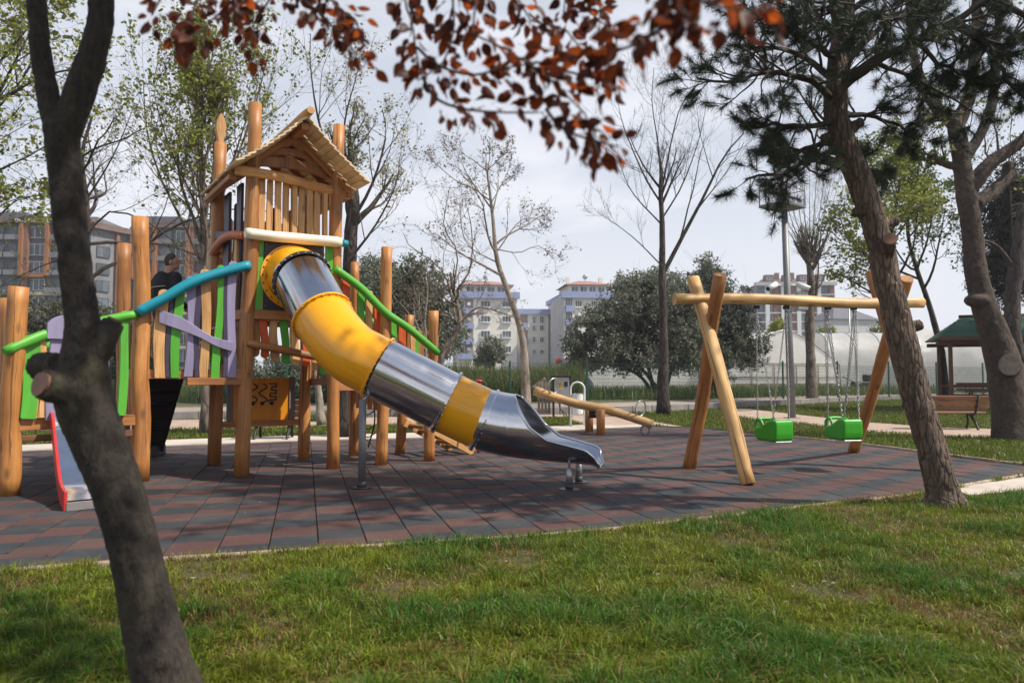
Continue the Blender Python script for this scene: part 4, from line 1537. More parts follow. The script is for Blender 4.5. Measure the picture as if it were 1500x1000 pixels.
def beam_pt(px):
    p = on_line(BA, BB, px)
    f = (Vector((p.x, p.y, 0)) - Vector((BA.x, BA.y, 0))).length / (Vector((BB.x, BB.y, 0)) - Vector((BA.x, BA.y, 0))).length
    return BA + (BB - BA) * f
for px_ in (1109, 1153, 1214, 1252):
    p = beam_pt(px_) - Z3 * .08
    MB().box((p.x, p.y, p.z - .02), (.09, .06, .05)).build('swing_bracket', M['dark_iron'], sw, .008)
    MB().ball(p - Z3 * .06, .028, 10, 6).build('bearing', M['chain'], sw)

def chain_mesh(L, name='chain'):
    """chain of real links hanging along -Z from the origin"""
    step, a, r = .036, .0215, .0062
    nl = int(L / step)
    V, F = [], []
    for i in range(nl):
        z0 = -step * (i + .5)
        ring = []
        for q in range(8):
            t_ = 2 * PI * q / 8
            u, v = .011 * math.cos(t_), a * 1.05 * math.sin(t_)
            ring.append((u, v))
        for (u, v) in ring:
            l = math.hypot(u, v / 2) + 1e-9
            for (du, dw) in ((r, 0), (-.5 * r, .87 * r), (-.5 * r, -.87 * r)):
                uu = u * (1 + du / .013)
                vv = v * (1 + du / .03)
                w_ = dw
                V.append((uu, w_, z0 + vv) if i % 2 == 0 else (w_, uu, z0 + vv))
        b = i * 24
        for q in range(8):
            q2 = (q + 1) % 8
            for k in range(3):
                k2 = (k + 1) % 3
                F.append((b + q * 3 + k, b + q2 * 3 + k, b + q2 * 3 + k2, b + q * 3 + k2))
    me = np_mesh(name, np.array(V), np.array(F), True)
    me.materials.append(M['chain'])
    return me

def make_seat(label):
    s = thing('toddler_swing', label, 'swing', (0, 0, 0), 0, 'green toddler swing seats hanging from the log beam')
    # body: side profile extruded across the width, then hollowed look by an inner well
    L, Wd, Hb, Hf = .50, .30, .30, .15
    prof = [(-.235, .02), (-.20, 0), (.20, 0), (.245, .05), (.25, .16), (.20, .175), (.10, .19), (-.02, .255), (-.10, .295), (-.20, .30), (-.24, .285), (-.25, .24), (-.25, .10)]
    X, Y = Vector((1, 0, 0)), Vector((0, 1, 0))
    mb = MB()
    for sgn in (-1, 1):
        mb.prism(prof, (0, sgn * .125, 0), X, Z3, -Y, .05)
    mb.prism([(-.25, .10), (-.235, .02), (-.2, 0), (-.17, 0), (-.17, .28), (-.2, .30), (-.24, .285), (-.25, .24)], (0, 0, 0), X, Z3, -Y, .20)
    mb.prism([(.25, .05), (.25, .16), (.19, .16), (.19, .02)], (0, 0, 0), X, Z3, -Y, .20)
    mb.box((0, 0, .03), (.44, .20, .05))
    mb.box((.02, 0, .10), (.06, .20, .12))
    body = blob('seat_body', mb, .014, M['seat_green'], s, 5)
    hb = MB()
    hb.tube(spline([(.23, -.12, .14), (.245, -.12, .24), (.20, -.10, .285), (.20, 0, .295), (.20, .10, .285), (.245, .12, .24), (.23, .12, .14)], 24), .026, 10, True)
    hb.tube(spline([(.06, -.125, .19), (.12, -.125, .275), (.20, -.115, .285)], 10), .024, 10, True)
    hb.tube(spline([(.06, .125, .19), (.12, .125, .275), (.20, .115, .285)], 10), .024, 10, True)
    blob('handle_bar', hb, .012, M['seat_green'], s, 2)
    MB().box((0, 0, -.012), (.46, .27, .02)).build('base_rail', M['galv'], s, .004)
    return s

z_seat = 0.475
seat0 = make_seat('green bucket swing seat on the left, beside the grey camera pole')
seats = []
for k_, (pxs, lab) in enumerate((((1109, 1153), None), ((1214, 1252), 'green bucket swing seat on the right, in front of the far log leg'))):
    s = seat0 if k_ == 0 else copy_tree(seat0)
    if lab: s['label'] = lab
    a, b = beam_pt(pxs[0]), beam_pt(pxs[1])
    c = (a + b) / 2
    s.location = (c.x, c.y, z_seat)
    rz = math.atan2(bn.y, bn.x)
    s.rotation_euler = (0, 0, rz + (0.10 if k_ == 0 else -.06))
    seats.append(s)
    bpy.context.view_layer.update()
    for (hp, sy) in ((a, 1), (b, -1)):
        for sx in (-.19, .19):
            top = hp - Z3 * .13
            loc = Vector((sx, sy * .125, .27 if sx < 0 else .19))
            tgt = Vector(s.location) + Matrix.Rotation(s.rotation_euler.z, 3, 'Z') @ loc
            dvec = tgt - top
            o_ = bpy.data.objects.new('chain', chain_mesh(dvec.length))
            COL.objects.link(o_)
            o_.parent = s
            q = (-dvec).to_track_quat('Z', 'Y').to_matrix().to_4x4()
            q = Matrix.Translation(top) @ q
            inv = (Matrix.Translation(s.location) @ Matrix.Rotation(s.rotation_euler.z, 4, 'Z')).inverted()
            o_.matrix_local = inv @ q

# ================================================================== SEESAW
se = thing('seesaw', 'log seesaw with steel ring handles, left end raised beside the litter bin', 'seesaw', (2.0, 17.2, 0))
A, B = W(783, 572, 17.6), W(956, 621, 16.9)
Pm = [A, A + (B - A) * .35 - Z3 * .03, A + (B - A) * .6 + Z3 * .03, B]
MB().tube(spline(Pm, 18), np.linspace(.115, .10, 18), 12, True, .12, 5, 1.4).build('beam', M['pale_log'], se)
for px_, py_, ty in ((863, 632.5, 597), (880, 636.5, 600)):
    g = G(px_, py_)
    MB().tube([g, Vector((g.x, g.y, ZY(ty, g.y)))], .105, 14, True, .06, 3).build('support_post', M['log'], se)
c = (G(863, 632) + G(880, 636)) / 2
MB().box((c.x, c.y, .47), (.28, .2, .2)).build('pivot_block', M['dark_iron'], se, .02)
MB().tube([G(863, 632) + Z3 * .47, G(880, 636) + Z3 * .47], .04, 10).build('axle', M['galv'], se)
d_ = (B - A).normalized()
for px_, py_, dd in ((811, 567, 17.45), (938, 600, 17.0)):
    p = W(px_, py_, dd)
    MB().ring(p + Z3 * .03, d_ * .75 + Vector((.1, -.75, 0)), .19, .018, 26, 8).build('ring_handle', M['chain'], se)
p = W(950, 627, 16.9)
MB().ring(Vector((p.x - .08, p.y, .115)), Vector((.2, 1, 0)), .10, .028, 20, 8).build('bumper', M['grey_panel'], se)

# ================================================================== LITTER BIN
g = G(843, 625)
lb = thing('litter_bin', 'grey cylindrical litter bin hung in a white hoop frame', 'litter bin', tuple(g))
r_ = .19
hoop = [(-r_, 0, 0), (-r_, 0, 1.0)] + [(-r_ * math.cos(t_), 0, 1.03 + r_ * math.sin(t_)) for t_ in np.linspace(.15, PI - .15, 12)] + [(r_, 0, 1.0), (r_, 0, 0)]
hp = [g + Vector(h) + Vector((.06, 0, 0)) for h in hoop]
P = []
for i in range(len(hp) - 1):
    for f in np.linspace(0, 1, 4, endpoint=False): P.append(hp[i] + (hp[i + 1] - hp[i]) * f)
P.append(hp[-1])
MB().tube(P, .026, 10).build('hoop_frame', M['white_metal'], lb)
c = g + Vector((.06, 0, 0))
mb = MB()
mb.tube([c + Z3 * .36, c + Z3 * .90], [.150, .158], 24, False)
mb.tube([c + Z3 * .36, c + Z3 * .365], [.150, .150], 24, True)
mb.tube([c + Z3 * .40, c + Z3 * .90], [.140, .148], 24, False)
mb.build('bin_bucket', M['white_metal'], lb)
MB().ring(c + Z3 * .90, Z3, .155, .010, 24, 6).build('bin_rim', M['galv'], lb)

# ================================================================== ELECTRIC CABINET, PALLET, BRANCH
g0, g1 = G(812, 612), G(834, 612)
cb = thing('electric_cabinet', 'grey electric cabinet with yellow warning plate on black legs beside the seesaw', 'cabinet', tuple(g0))
zt_, zb_ = ZY(552, g0.y), ZY(590, g0.y)
cx_ = (g0.x + g1.x) / 2; cwd = (g1.x - g0.x)
MB().box((cx_, g0.y + .15, (zt_ + zb_) / 2), (cwd, .32, zt_ - zb_)).build('case', M['galv'], cb, .01)
MB().box((cx_, g0.y + .13, zt_ + .02), (cwd + .12, .44, .05)).build('cabinet_roof', M['dark_iron'], cb, .006)
for x_ in (g0.x - .02, g1.x + .02):
    MB().box((x_, g0.y + .15, zt_ / 2), (.06, .3, zt_)).build('leg', M['dark_iron'], cb, .005)
M['warn'] = m_simple('yellow_warning_plate', (.70, .46, .02), .5)
MB().box((cx_ - .06, g0.y - .016, zt_ - .28), (.13, .012, .24)).build('warning_plate', M['warn'], cb)
for dz_ in (.06, .0, -.06):
    MB().box((cx_ - .06, g0.y - .024, zt_ - .28 + dz_), (.09, .003, .018)).build('warning_mark', M['black'], cb)
MB().box((cx_ + .14, g0.y - .016, zt_ - .24), (.12, .012, .17)).build('meter_window', M['black'], cb)
for k_ in range(2):
    MB().tube(spline([(cx_ - .1 + .05 * k_, g0.y + .02, zb_), (cx_ - .05, g0.y - .02, zb_ * .6), (cx_ + .02 + .05 * k_, g0.y - .05, .2), (cx_ + .1 + .1 * k_, g0.y - .1, .02)], 10), .018, 6).build('cable', M['black'], cb)
M['grey_wood'] = m_wood('weathered_wood', (.20, .16, .13), (.38, .32, .27), knots=False)
g = G(797, 611)
pal = thing('pallet', 'weathered wooden pallet standing on edge beside the electric cabinet', 'pallet', tuple(g))
for i in range(4):
    MB().box((g.x - .17 + i * .115, g.y + .1, .65), (.085, .02, 1.1)).build('pallet_board', M['grey_wood'], pal, .003)
for z_ in (.2, .65, 1.1):
    MB().box((g.x, g.y + .15, z_), (.46, .08, .08), 0).build('pallet_beam', M['grey_wood'], pal, .003)
lg = MB().tube(spline([G(780, 611) + Z3 * .95, G(790, 611) + Z3 * 1.12, G(800, 611) + Z3 * 1.3], 8) + np.array([0, .35, 0]), np.linspace(.09, .06, 8), 9, True, .2, 3)
o_ = lg.build('fallen_branch', M['bark_mid'])
setp(o_, 'thick cut branch leaning against the weathered pallet', 'branch')

# ================================================================== CAMERA POLE
g = G(1160, 613)
pd_ = g.y
lp = thing('lamp_pole', 'tall grey steel pole with two white cameras, cabinet and square lamp platform', 'lamp pole', tuple(g))
tp_ = W(1149, 308, pd_)
MB().tube([g, g + (tp_ - g) * .42, tp_], [.125, .115, .10], 16).build('pole', M['pole_grey'], lp)
MB().box((g.x, g.y, .02), (.4, .4, .04)).build('base_plate', M['pole_grey'], lp, .006)
pc_ = W(1146, 303, pd_)
ax_ = Vector((.80, .60, 0)); ay_ = Vector((-.60, .80, 0))
MB().frame_box(pc_, ax_, ay_, Z3, 1.25, .95, .09).build('platform', M['pole_grey'], lp, .01)
for sx in (-1, 1):
    for sy in (-1, 1):
        q = pc_ + ax_ * (.6 * sx) + ay_ * (.45 * sy)
        MB().tube([q, q + Z3 * 1.0], .022, 8).build('rail_post', M['galv'], lp)
for z_ in (.55, 1.0):
    for sx in (-1, 1):
        MB().tube([pc_ + ax_ * .6 * sx + ay_ * .45 + Z3 * z_, pc_ + ax_ * .6 * sx - ay_ * .45 + Z3 * z_], .018, 6).build('guard_rail', M['galv'], lp)
        MB().tube([pc_ + ay_ * .45 * sx + ax_ * .6 + Z3 * z_, pc_ + ay_ * .45 * sx - ax_ * .6 + Z3 * z_], .018, 6).build('guard_rail', M['galv'], lp)
MB().tube([pc_, pc_ + Z3 * 2.2], .06, 10).build('mast', M['pole_grey'], lp)
for sx in (-.45, .35):
    q = pc_ + ax_ * sx + Z3 * 1.55
    MB().frame_box(q, ax_, ay_, (Z3 * .8 + ay_ * -.6).normalized(), .42, .12, .36).build('floodlight', M['dark_iron'], lp, .02)
for sx, tilt in ((-1, -1), (1, 1)):
    arm0 = W(1152, 418, pd_)
    q = arm0 + Vector((sx * .42, -.05, .0))
    MB().tube([arm0, q], .03, 8).build('camera_arm', M['white_metal'], lp)
    dirn = Vector((sx * .8, -.5, -.42)).normalized()
    MB().tube([q - dirn * .10, q + dirn * .34], [.095, .085], 14).build('camera_body', M['white_metal'], lp)
    MB().tube([q + dirn * .335, q + dirn * .36], [.075, .07], 14).build('camera_lens', M['black'], lp)
q = W(1173, 441, pd_)
MB().box((q.x + .02, q.y, q.z), (.34, .28, .62)).build('switch_box', M['galv'], lp, .02)

# ================================================================== BENCHES
def bench(loc, rz, label, n_back=3, L=1.85, group=None):
    """front faces local +Y"""
    b = thing('park_bench', label, 'bench', loc, rz, group)
    bpy.context.view_layer.update()
    ORG[b.name] = Vector((0, 0, 0))
    for i in range(3):
        MB().box((0, .04 + i * .15, .44), (L, .125, .045), 0).build('seat_slat', M['bench_wood'], b, .006)
    for i in range(n_back):
        MB().board((-L / 2, -.10 - .05 * i, .56 + i * .135), (L / 2, -.10 - .05 * i, .56 + i * .135), .115, .04, Vector((0, 1, .36))).build('back_slat', M['bench_wood'], b, .006)
    for sx in (-1, 1):
        x_ = sx * (L / 2 - .28)
        f = MB()
        f.tube(spline([(x_, .40, .0), (x_, .33, .2), (x_, .36, .40)], 8), .032, 8)
        f.tube(spline([(x_, -.22, .0), (x_, -.05, .22), (x_, .20, .38)], 8), .032, 8)
        f.tube(spline([(x_, .40, .40), (x_, .0, .40), (x_, -.12, .52), (x_, -.24, .9)], 10), .030, 8)
        blob('bench_frame', f, .016, M['dark_iron'], b, 1)
        for i in range(n_back):
            for q in (-.03, .03):
                MB().ball((x_ + q, -.135 - .05 * i, .555 + i * .135), .010, 6, 4).build('bolt', M['chain'], b)
    return b
g = G(1408, 629)
bench((g.x - .42, g.y - .1, 0), math.radians(-8), 'brown slatted park bench by the path, seen from behind beside the big grey trunk')
g = G(398, 645)
bench((g.x - .05, g.y + .2, 0), math.radians(6), 'brown slatted park bench on the grass behind the orange play panel', 3, 1.25)

# ================================================================== GAZEBO
gz0 = G(1396, 603)
gd = gz0.y
gz = thing('gazebo', 'dark red timber picnic gazebo with green shingled roof', 'gazebo', (gz0.x + 1.6, gd + 1.2, 0))
M['roof_green'] = m_simple('green_roof_shingle', (.045, .13, .085), .85, 0, 25, .4, vary=.15)
x0, x1, y0, y1 = gz0.x, gz0.x + 3.4, gd, gd + 2.8
zpe = ZY(503, gd)
for x_ in (x0, x1):
    for y_ in (y0, y1):
        MB().box((x_, y_, zpe / 2), (.14, .14, zpe)).build('post', M['gazebo_wood'], gz, .01)
for y_ in (y0, y1):
    MB().box(((x0 + x1) / 2, y_, zpe + .06), (x1 - x0 + .9, .12, .16), 0).build('beam', M['gazebo_wood'], gz, .01)
for x_ in (x0, x1):
    MB().box((x_, (y0 + y1) / 2, zpe + .2), (.12, y1 - y0 + .7, .14), 1).build('beam', M['gazebo_wood'], gz, .01)
ex0, ex1, ey0, ey1 = x0 - .45, x1 + .45, y0 - .5, y1 + .5
ze, zr = zpe + .24, zpe + 1.15
rx0, rx1, ry = ex0 + 1.1, ex1 - 1.1, (y0 + y1) / 2
def courses(a, b, c, d, n, parent, mat):
    """eave a-b up to ridge d-c in stepped courses"""
    a, b, c, d = map(Vector, (a, b, c, d))
    nr = (b - a).cross(d - a).normalized()
    if nr.z < 0: nr = -nr
    for i in range(n):
        f0, f1 = i / n, (i + 1.15) / n
        f1 = min(f1, 1)
        p0, p1 = a + (d - a) * f0, b + (c - b) * f0
        q0, q1 = a + (d - a) * f1, b + (c - b) * f1
        V = [p0 + nr * .03, p1 + nr * .03, q1 + nr * .008, q0 + nr * .008, p0, p1, q1 - nr * .01, q0 - nr * .01]
        MB().add(V, [(0, 1, 2, 3), (7, 6, 5, 4), (0, 4, 5, 1), (1, 5, 6, 2), (2, 6, 7, 3), (3, 7, 4, 0)]).build('shingle_course', M[mat], parent)
rf = MB().box(((ex0 + ex1) / 2, ry, ze + .0), (ex1 - ex0 - .02, ey1 - ey0 - .02, .05), 0).build('roof', M['gazebo_wood'], gz)
courses((ex0, ey0, ze), (ex1, ey0, ze), (rx1, ry, zr), (rx0, ry, zr), 9, rf, 'roof_green')
courses((ex1, ey1, ze), (ex0, ey1, ze), (rx0, ry, zr), (rx1, ry, zr), 9, rf, 'roof_green')
courses((ex0, ey1, ze), (ex0, ey0, ze), (rx0, ry, zr), (rx0, ry + .001, zr), 9, rf, 'roof_green')
courses((ex1, ey0, ze), (ex1, ey1, ze), (rx1, ry, zr), (rx1, ry + .001, zr), 9, rf, 'roof_green')
for y_ in (ey0,):
    MB().box(((ex0 + ex1) / 2, y_ - .02, ze - .02), (ex1 - ex0, .04, .14), 0).build('fascia', M['gazebo_wood'], rf, .004)
MB().tube([(rx0 - .1, ry, zr + .04), (rx1 + .1, ry, zr + .04)], .07, 8).build('ridge_cap', M['gazebo_wood'], rf)
for z_ in (.55, .95):
    MB().box(((x0 + x1) / 2, y1, z_), (x1 - x0 - .14, .05, .12), 0).build('guard_rail', M['gazebo_wood'], gz, .006)
for z_ in (.95, 1.18):
    MB().box(((x0 + x1) / 2 + .1, y0 + .05, z_ - .1), (x1 - x0 - .14, .05, .09), 0).build('guard_rail', M['gazebo_wood'], gz, .006)
pt = thing('picnic_table', 'dark red picnic table with attached seats standing under the gazebo', 'picnic table', (x0 + 1.6, ry, 0))
for i in range(5):
    MB().box((x0 + 1.6, ry - .3 + i * .15, .78), (1.9, .135, .045), 0).build('table_board', M['gazebo_wood'], pt, .005)
for sy in (-1, 1):
    for k_ in (0, 1):
        MB().box((x0 + 1.6, ry + sy * (.72 + .15 * k_), .46), (1.9, .13, .045), 0).build('seat_board', M['gazebo_wood'], pt, .005)
for sx in (-.7, .7):
    for sy in (-1, 1):
        MB().board((x0 + 1.6 + sx, ry + sy * .75, 0), (x0 + 1.6 + sx, ry + sy * .22, .76), .1, .05, Vector((1, 0, 0))).build('leg', M['gazebo_wood'], pt, .004)
    MB().box((x0 + 1.6 + sx + .05, ry, .42), (.05, 1.9, .1), 1).build('brace', M['gazebo_wood'], pt, .004)

gz.rotation_euler = (0, 0, -.40); gz.location.x += .75
pt.rotation_euler = (0, 0, -.40); pt.location = gz.location + Matrix.Rotation(-.40, 3, 'Z') @ (pt.location - Vector((gz0.x + 1.6, gd + 1.2, 0)))
# ================================================================== MESH FENCE
fe = thing('mesh_fence', 'dark green welded mesh fence on steel posts behind the kerb wall', 'fence', (2, 30, .26))
fpx = [(-70, 24.5), (60, 25), (185, 25.6), (310, 26.2), (420, 26.7), (530, 27.2), (640, 27.8), (747, 28.3), (860, 29.2), (966, 30.6), (1062, 32.4), (1147, 34.5), (1227, 37.0), (1302, 39.4), (1372, 41.6), (1440, 43.8), (1500, 45.5), (1560, 47)]
fposts = []
for px_, d in fpx:
    p = W(px_, 560, d); p.z = .26
    fposts.append(p)
    ztop = max(1.80, min(2.2, ZY(528.5, d)))
    mb = MB().box((p.x, p.y, .26 + (ztop - .26) / 2), (.075, .075, ztop - .26))
    mb.build('fence_post', M['fence_green'], fe, .008)
for a, b in zip(fposts[:-1], fposts[1:]):
    L = (b - a).length
    d_ = (b - a).normalized()
    V, F = [], []
    def wire(p, q, r):
        base = len(V)
        ax = (q - p).normalized(); n1 = ax.orthogonal().normalized(); n2 = ax.cross(n1)
        for e in (p, q):
            for k_ in range(3):
                t_ = 2 * PI * k_ / 3
                V.append(tuple(e + n1 * (r * math.cos(t_)) + n2 * (r * math.sin(t_)) - ORG[fe.name]))
        for k_ in range(3):
            F.append((base + k_, base + (k_ + 1) % 3, base + 3 + (k_ + 1) % 3, base + 3 + k_))
    for i in range(11):
        z_ = .34 + i * .155
        wire(a + Z3 * (z_ - .26), b + Z3 * (z_ - .26), .0060)
    nv = int(L / .06)
    for i in range(1, nv):
        p = a + d_ * (L * i / nv)
        wire(p + Z3 * .06, p + Z3 * 1.66, .0038)
    o_ = link(np_mesh('mesh_panel', np.array(V), np.array(F), False), 'mesh_panel', M['fence_green'], fe)
    o_['kind'] = 'stuff'
# ================================================================== TREES
def unit(v):
    return v / (np.linalg.norm(v, axis=-1, keepdims=True) + 1e-12)

def tubes_np(P, R, k):
    """P (b,n,3), R (b,n) -> verts, quads"""
    b, n, _ = P.shape
    T = unit(np.gradient(P, axis=1))
    ref = np.where(np.abs(T[:, :1, 2:3]) > 0.9, np.array([[[1.0, 0, 0]]]), np.array([[[0, 0, 1.0]]]))
    N = unit(np.cross(T, np.broadcast_to(ref, T.shape)))
    B = np.cross(T, N)
    th = np.linspace(0, 2 * PI, k, endpoint=False)
    V = P[:, :, None] + R[:, :, None, None] * (np.cos(th)[None, None, :, None] * N[:, :, None] + np.sin(th)[None, None, :, None] * B[:, :, None])
    idx = np.arange(b * n * k).reshape(b, n, k)
    a = idx[:, :-1]; c = idx[:, 1:]
    Q = np.stack([a, np.roll(a, -1, 2), np.roll(c, -1, 2), c], -1).reshape(-1, 4)
    L = np.concatenate([np.zeros((b, 1)), np.cumsum(np.linalg.norm(np.diff(P, axis=1), axis=2), axis=1)], 1)
    wc = np.stack([np.broadcast_to((R[:, :, None] * np.cos(th)), (b, n, k)), np.broadcast_to(R[:, :, None] * np.sin(th), (b, n, k)), np.broadcast_to(L[:, :, None], (b, n, k)) + np.arange(b)[:, None, None] * 0.37], -1)
    return V.reshape(-1, 3), Q, wc.reshape(-1, 3)

def spawn(P, R, rng, n_per, t0, t1, ang, lenf, npts=6, wig=0.12, trop=0.15, rr=0.55, rmin=0.003, plane=None, taper=0.25):
    """side branches on each parent polyline"""
    b, n, _ = P.shape
    L = np.linalg.norm(np.diff(P, axis=1), axis=2).sum(1)
    pi = np.repeat(np.arange(b), n_per)
    m = len(pi)
    t = rng.uniform(t0, t1, m)
    f = t * (n - 1)
    i = np.clip(f.astype(int), 0, n - 2)
    u = (f - i)[:, None]
    S = P[pi, i] * (1 - u) + P[pi, i + 1] * u
    T = unit(P[pi, i + 1] - P[pi, i])
    r0 = (R[pi, i] * (1 - u[:, 0]) + R[pi, i + 1] * u[:, 0])
    rnd = unit(rng.normal(size=(m, 3)))
    side = unit(rnd - T * (rnd * T).sum(1, keepdims=True))
    if plane is not None:
        side[:, 2] *= plane
        side = unit(side)
    a = np.radians(rng.normal(ang, 10, m))[:, None]
    D = unit(T * np.cos(a) + side * np.sin(a))
    ln = lenf(t) * L[pi] * rng.uniform(0.7, 1.25, m)
    Q = np.empty((m, npts, 3))
    Q[:, 0] = S
    cur = D
    for k in range(1, npts):
        cur = unit(cur + rng.normal(0, wig, (m, 3)) + np.array([0, 0, trop / npts * 2]))
        Q[:, k] = Q[:, k - 1] + cur * (ln / (npts - 1))[:, None]
    rb = np.maximum(np.minimum(r0 * rr, r0 * .95), rmin)
    RR = np.maximum(rb[:, None] * np.linspace(1, taper, npts)[None], rmin * .6)
    return Q, RR

def leaves_np(pts, size, rng, jit=0.06, flat=0.0, droop=0.0, long=1.5):
    n = len(pts)
    C = pts + rng.normal(0, jit, (n, 3))
    A = unit(rng.normal(size=(n, 3)))
    A[:, 2] = A[:, 2] * (1 - flat) - droop
    A = unit(A)
    Bv = unit(np.cross(A, unit(rng.normal(size=(n, 3)))))
    s = size * rng.uniform(0.65, 1.3, (n, 1))
    V = np.stack([C, C + A * s * .45 * long + Bv * s * .5, C + A * s * long, C + A * s * .45 * long - Bv * s * .5], 1)
    return V.reshape(-1, 3), np.arange(n * 4).reshape(n, 4)

def sample_on(P, rng, n, t0=0.2):
    b, k, _ = P.shape
    bi = rng.integers(0, b, n)
    f = rng.uniform(t0, 1, n) * (k - 1)
    i = np.clip(f.astype(int), 0, k - 2)
    u = (f - i)[:, None]
    return P[bi, i] * (1 - u) + P[bi, i + 1] * u

def merge(parts):
    V, Q, C, o = [], [], [], 0
    for v, q, c in parts:
        V.append(v); Q.append(q + o); C.append(c); o += len(v)
    return np.concatenate(V), np.concatenate(Q), np.concatenate(C)

def mk(name, parts, mat, parent, smooth=True):
    V, Q, C = merge(parts)
    return link(np_mesh(name, V - np.array(ORG[parent.name]), Q, smooth, C), name, mat, parent)

def mk_leaves(name, V, Q, mat, parent):
    return link(np_mesh(name, V - np.array(ORG[parent.name]), Q, False), name, mat, parent)

def trunk_poly(pts, r0, r1, n=20, flare=0.35):
    P = spline(pts, n)
    t = np.linspace(0, 1, n)
    R = r0 + (r1 - r0) * t
    R = R * (1 + flare * np.exp(-t * 14))
    return P, R

def bare_tree(name, label, cat, base, pts, r0, r1, seed, bark='bark_mid', limbs=(7, .3, .95, 45, .55), sub=(6, 5), twig=(6, .35), leaf=None, nleaf=0, lsize=.07, group=None, trop=.5, wig=.12, twig_mat=None, extra=None, jit=.05, k0=12, leaf_t0=.2, droop=0.0, twig_r=.0032):
    rng = np.random.default_rng(seed)
    tr = thing(name, label, cat, tuple(base), 0, group)
    P, R = trunk_poly(pts, r0, r1, 24)
    mb = MB().tube(P, R, k0, True, .22, seed, 1.6)
    mb.build('trunk', M[bark], tr)
    P0, R0 = P[None], R[None]
    lv1 = []
    L1, R1 = spawn(P0, R0, rng, limbs[0], limbs[1], limbs[2], limbs[3], lambda t: limbs[4] * (1.25 - .75 * t), 9, wig * .8, trop, .6, .012)
    if extra is not None:
        for e in extra:
            q = spline(e[0], 9)[None]
            rr = np.linspace(e[1] * .68, e[1] * .16, 9)[None]
            L1 = np.concatenate([L1, q]); R1 = np.concatenate([R1, rr])
    if limbs[0]:
        # leader
        pass
    P2, R2_ = spawn(L1, R1, rng, sub[0], .2, .98, 42, lambda t: .55 * (1.15 - .6 * t), 7, wig, trop, .48, .006)
    P3, R3_ = spawn(P2, R2_, rng, sub[1], .15, .98, 42, lambda t: .55 * (1.1 - .5 * t), 6, wig * 1.2, trop * .7, .5, .0042)
    P4, R4 = spawn(P3, R3_, rng, twig[0], .1, 1.0, 40, lambda t: twig[1] * np.ones_like(t), 4, wig * 1.3, trop * .5, .7, twig_r)
    mk('limb', [tubes_np(L1, R1, 7)], M[bark], tr)
    mk('twig_crown', [tubes_np(P2, R2_, 5), tubes_np(P3, R3_, 3), tubes_np(P4, R4, 3)], M[twig_mat or 'twig'], tr)
    if leaf:
        pts_ = sample_on(P4, rng, nleaf, leaf_t0)
        V, Q = leaves_np(pts_, lsize, rng, jit, .2, droop)
        mk_leaves('leaf_crown', V, Q, M[leaf], tr)
    return tr

def px_pts(lst, d):
    return [W(x, y, d if len(r) == 0 else r[0]) for x, y, *r in lst]

# --- plane tree behind the tower, left
b = G(303, 637)
bare_tree('plane_tree', 'tall plane tree with fresh yellow green leaves behind the left side of the tower', 'tree', b,
          px_pts([(303, 637), (304, 560), (302, 470), (300, 380), (297, 300), (294, 200), (298, 120)], b.y), .14, .03, 21, 'bark_mid', (15, .40, .97, 34, .42), (7, 6), (5, .5), 'leaf_lime', 8600, .068, None, .55, .10,
          extra=[(px_pts([(301, 400), (270, 330), (235, 260), (215, 190), (210, 120)], b.y), .06), (px_pts([(299, 350), (340, 250), (375, 150), (395, 70)], b.y + .5), .06), (px_pts([(300, 330), (320, 200), (335, 90), (345, 60)], b.y - .5), .05), (px_pts([(298, 320), (250, 220), (225, 130), (232, 90)], b.y + .6), .05)])
# --- dark trunk tree right behind the tower
b = G(508, 640)
bare_tree('poplar_tree', 'dark trunked tree with thin pale spring leaves right behind the tower', 'tree', b,
          px_pts([(506, 636), (508, 560), (510, 460), (514, 350), (518, 290), (505, 240)], b.y), .21, .13, 31, 'bark_dark', (6, .75, .99, 32, .38), (6, 5), (6, .45), 'leaf_pale', 1900, .050, None, .5, .11,
          extra=[(px_pts([(512, 330), (545, 270), (565, 200), (560, 160)], b.y), .07), (px_pts([(508, 290), (470, 190), (455, 100), (455, 50)], b.y + .4), .06), (px_pts([(512, 380), (550, 330), (580, 270), (585, 230)], b.y - .3), .05), (px_pts([(506, 260), (505, 180), (520, 120), (525, 100)], b.y), .05)])
# --- thin trunk
b = G(470, 625)
bare_tree('young_tree', 'slender bare young tree between the tower legs', 'tree', b, px_pts([(472, 622), (466, 570), (462, 520), (470, 450), (480, 380)], b.y), .11, .03, 33, 'bark_pale', (6, .5, .97, 35, .35), (5, 4), (4, .5))
# --- bare tree at left
b = Vector((-13.4, 22.6, 0))
bare_tree('bare_tree', 'bare twisting tree with small green buds left of the tower, before the grey flats', 'tree', b,
          [b, W(128, 500, 21.4), W(122, 400, 21.2), W(128, 310, 21), W(120, 230, 21), W(135, 170, 21)], .17, .04, 41, 'bark_dark', (9, .4, .95, 58, .55), (7, 5), (5, .5), 'leaf_mid', 2200, .05, None, .12, .2, 'twig_dark',
          extra=[(px_pts([(124, 350), (160, 310), (215, 325), (260, 360), (285, 400)], 20.5), .05), (px_pts([(124, 330), (80, 290), (30, 290), (-20, 310)], 20.5), .05), (px_pts([(122, 300), (165, 230), (195, 160)], 21), .05), (px_pts([(124, 370), (60, 390), (0, 420)], 20.5), .04)])
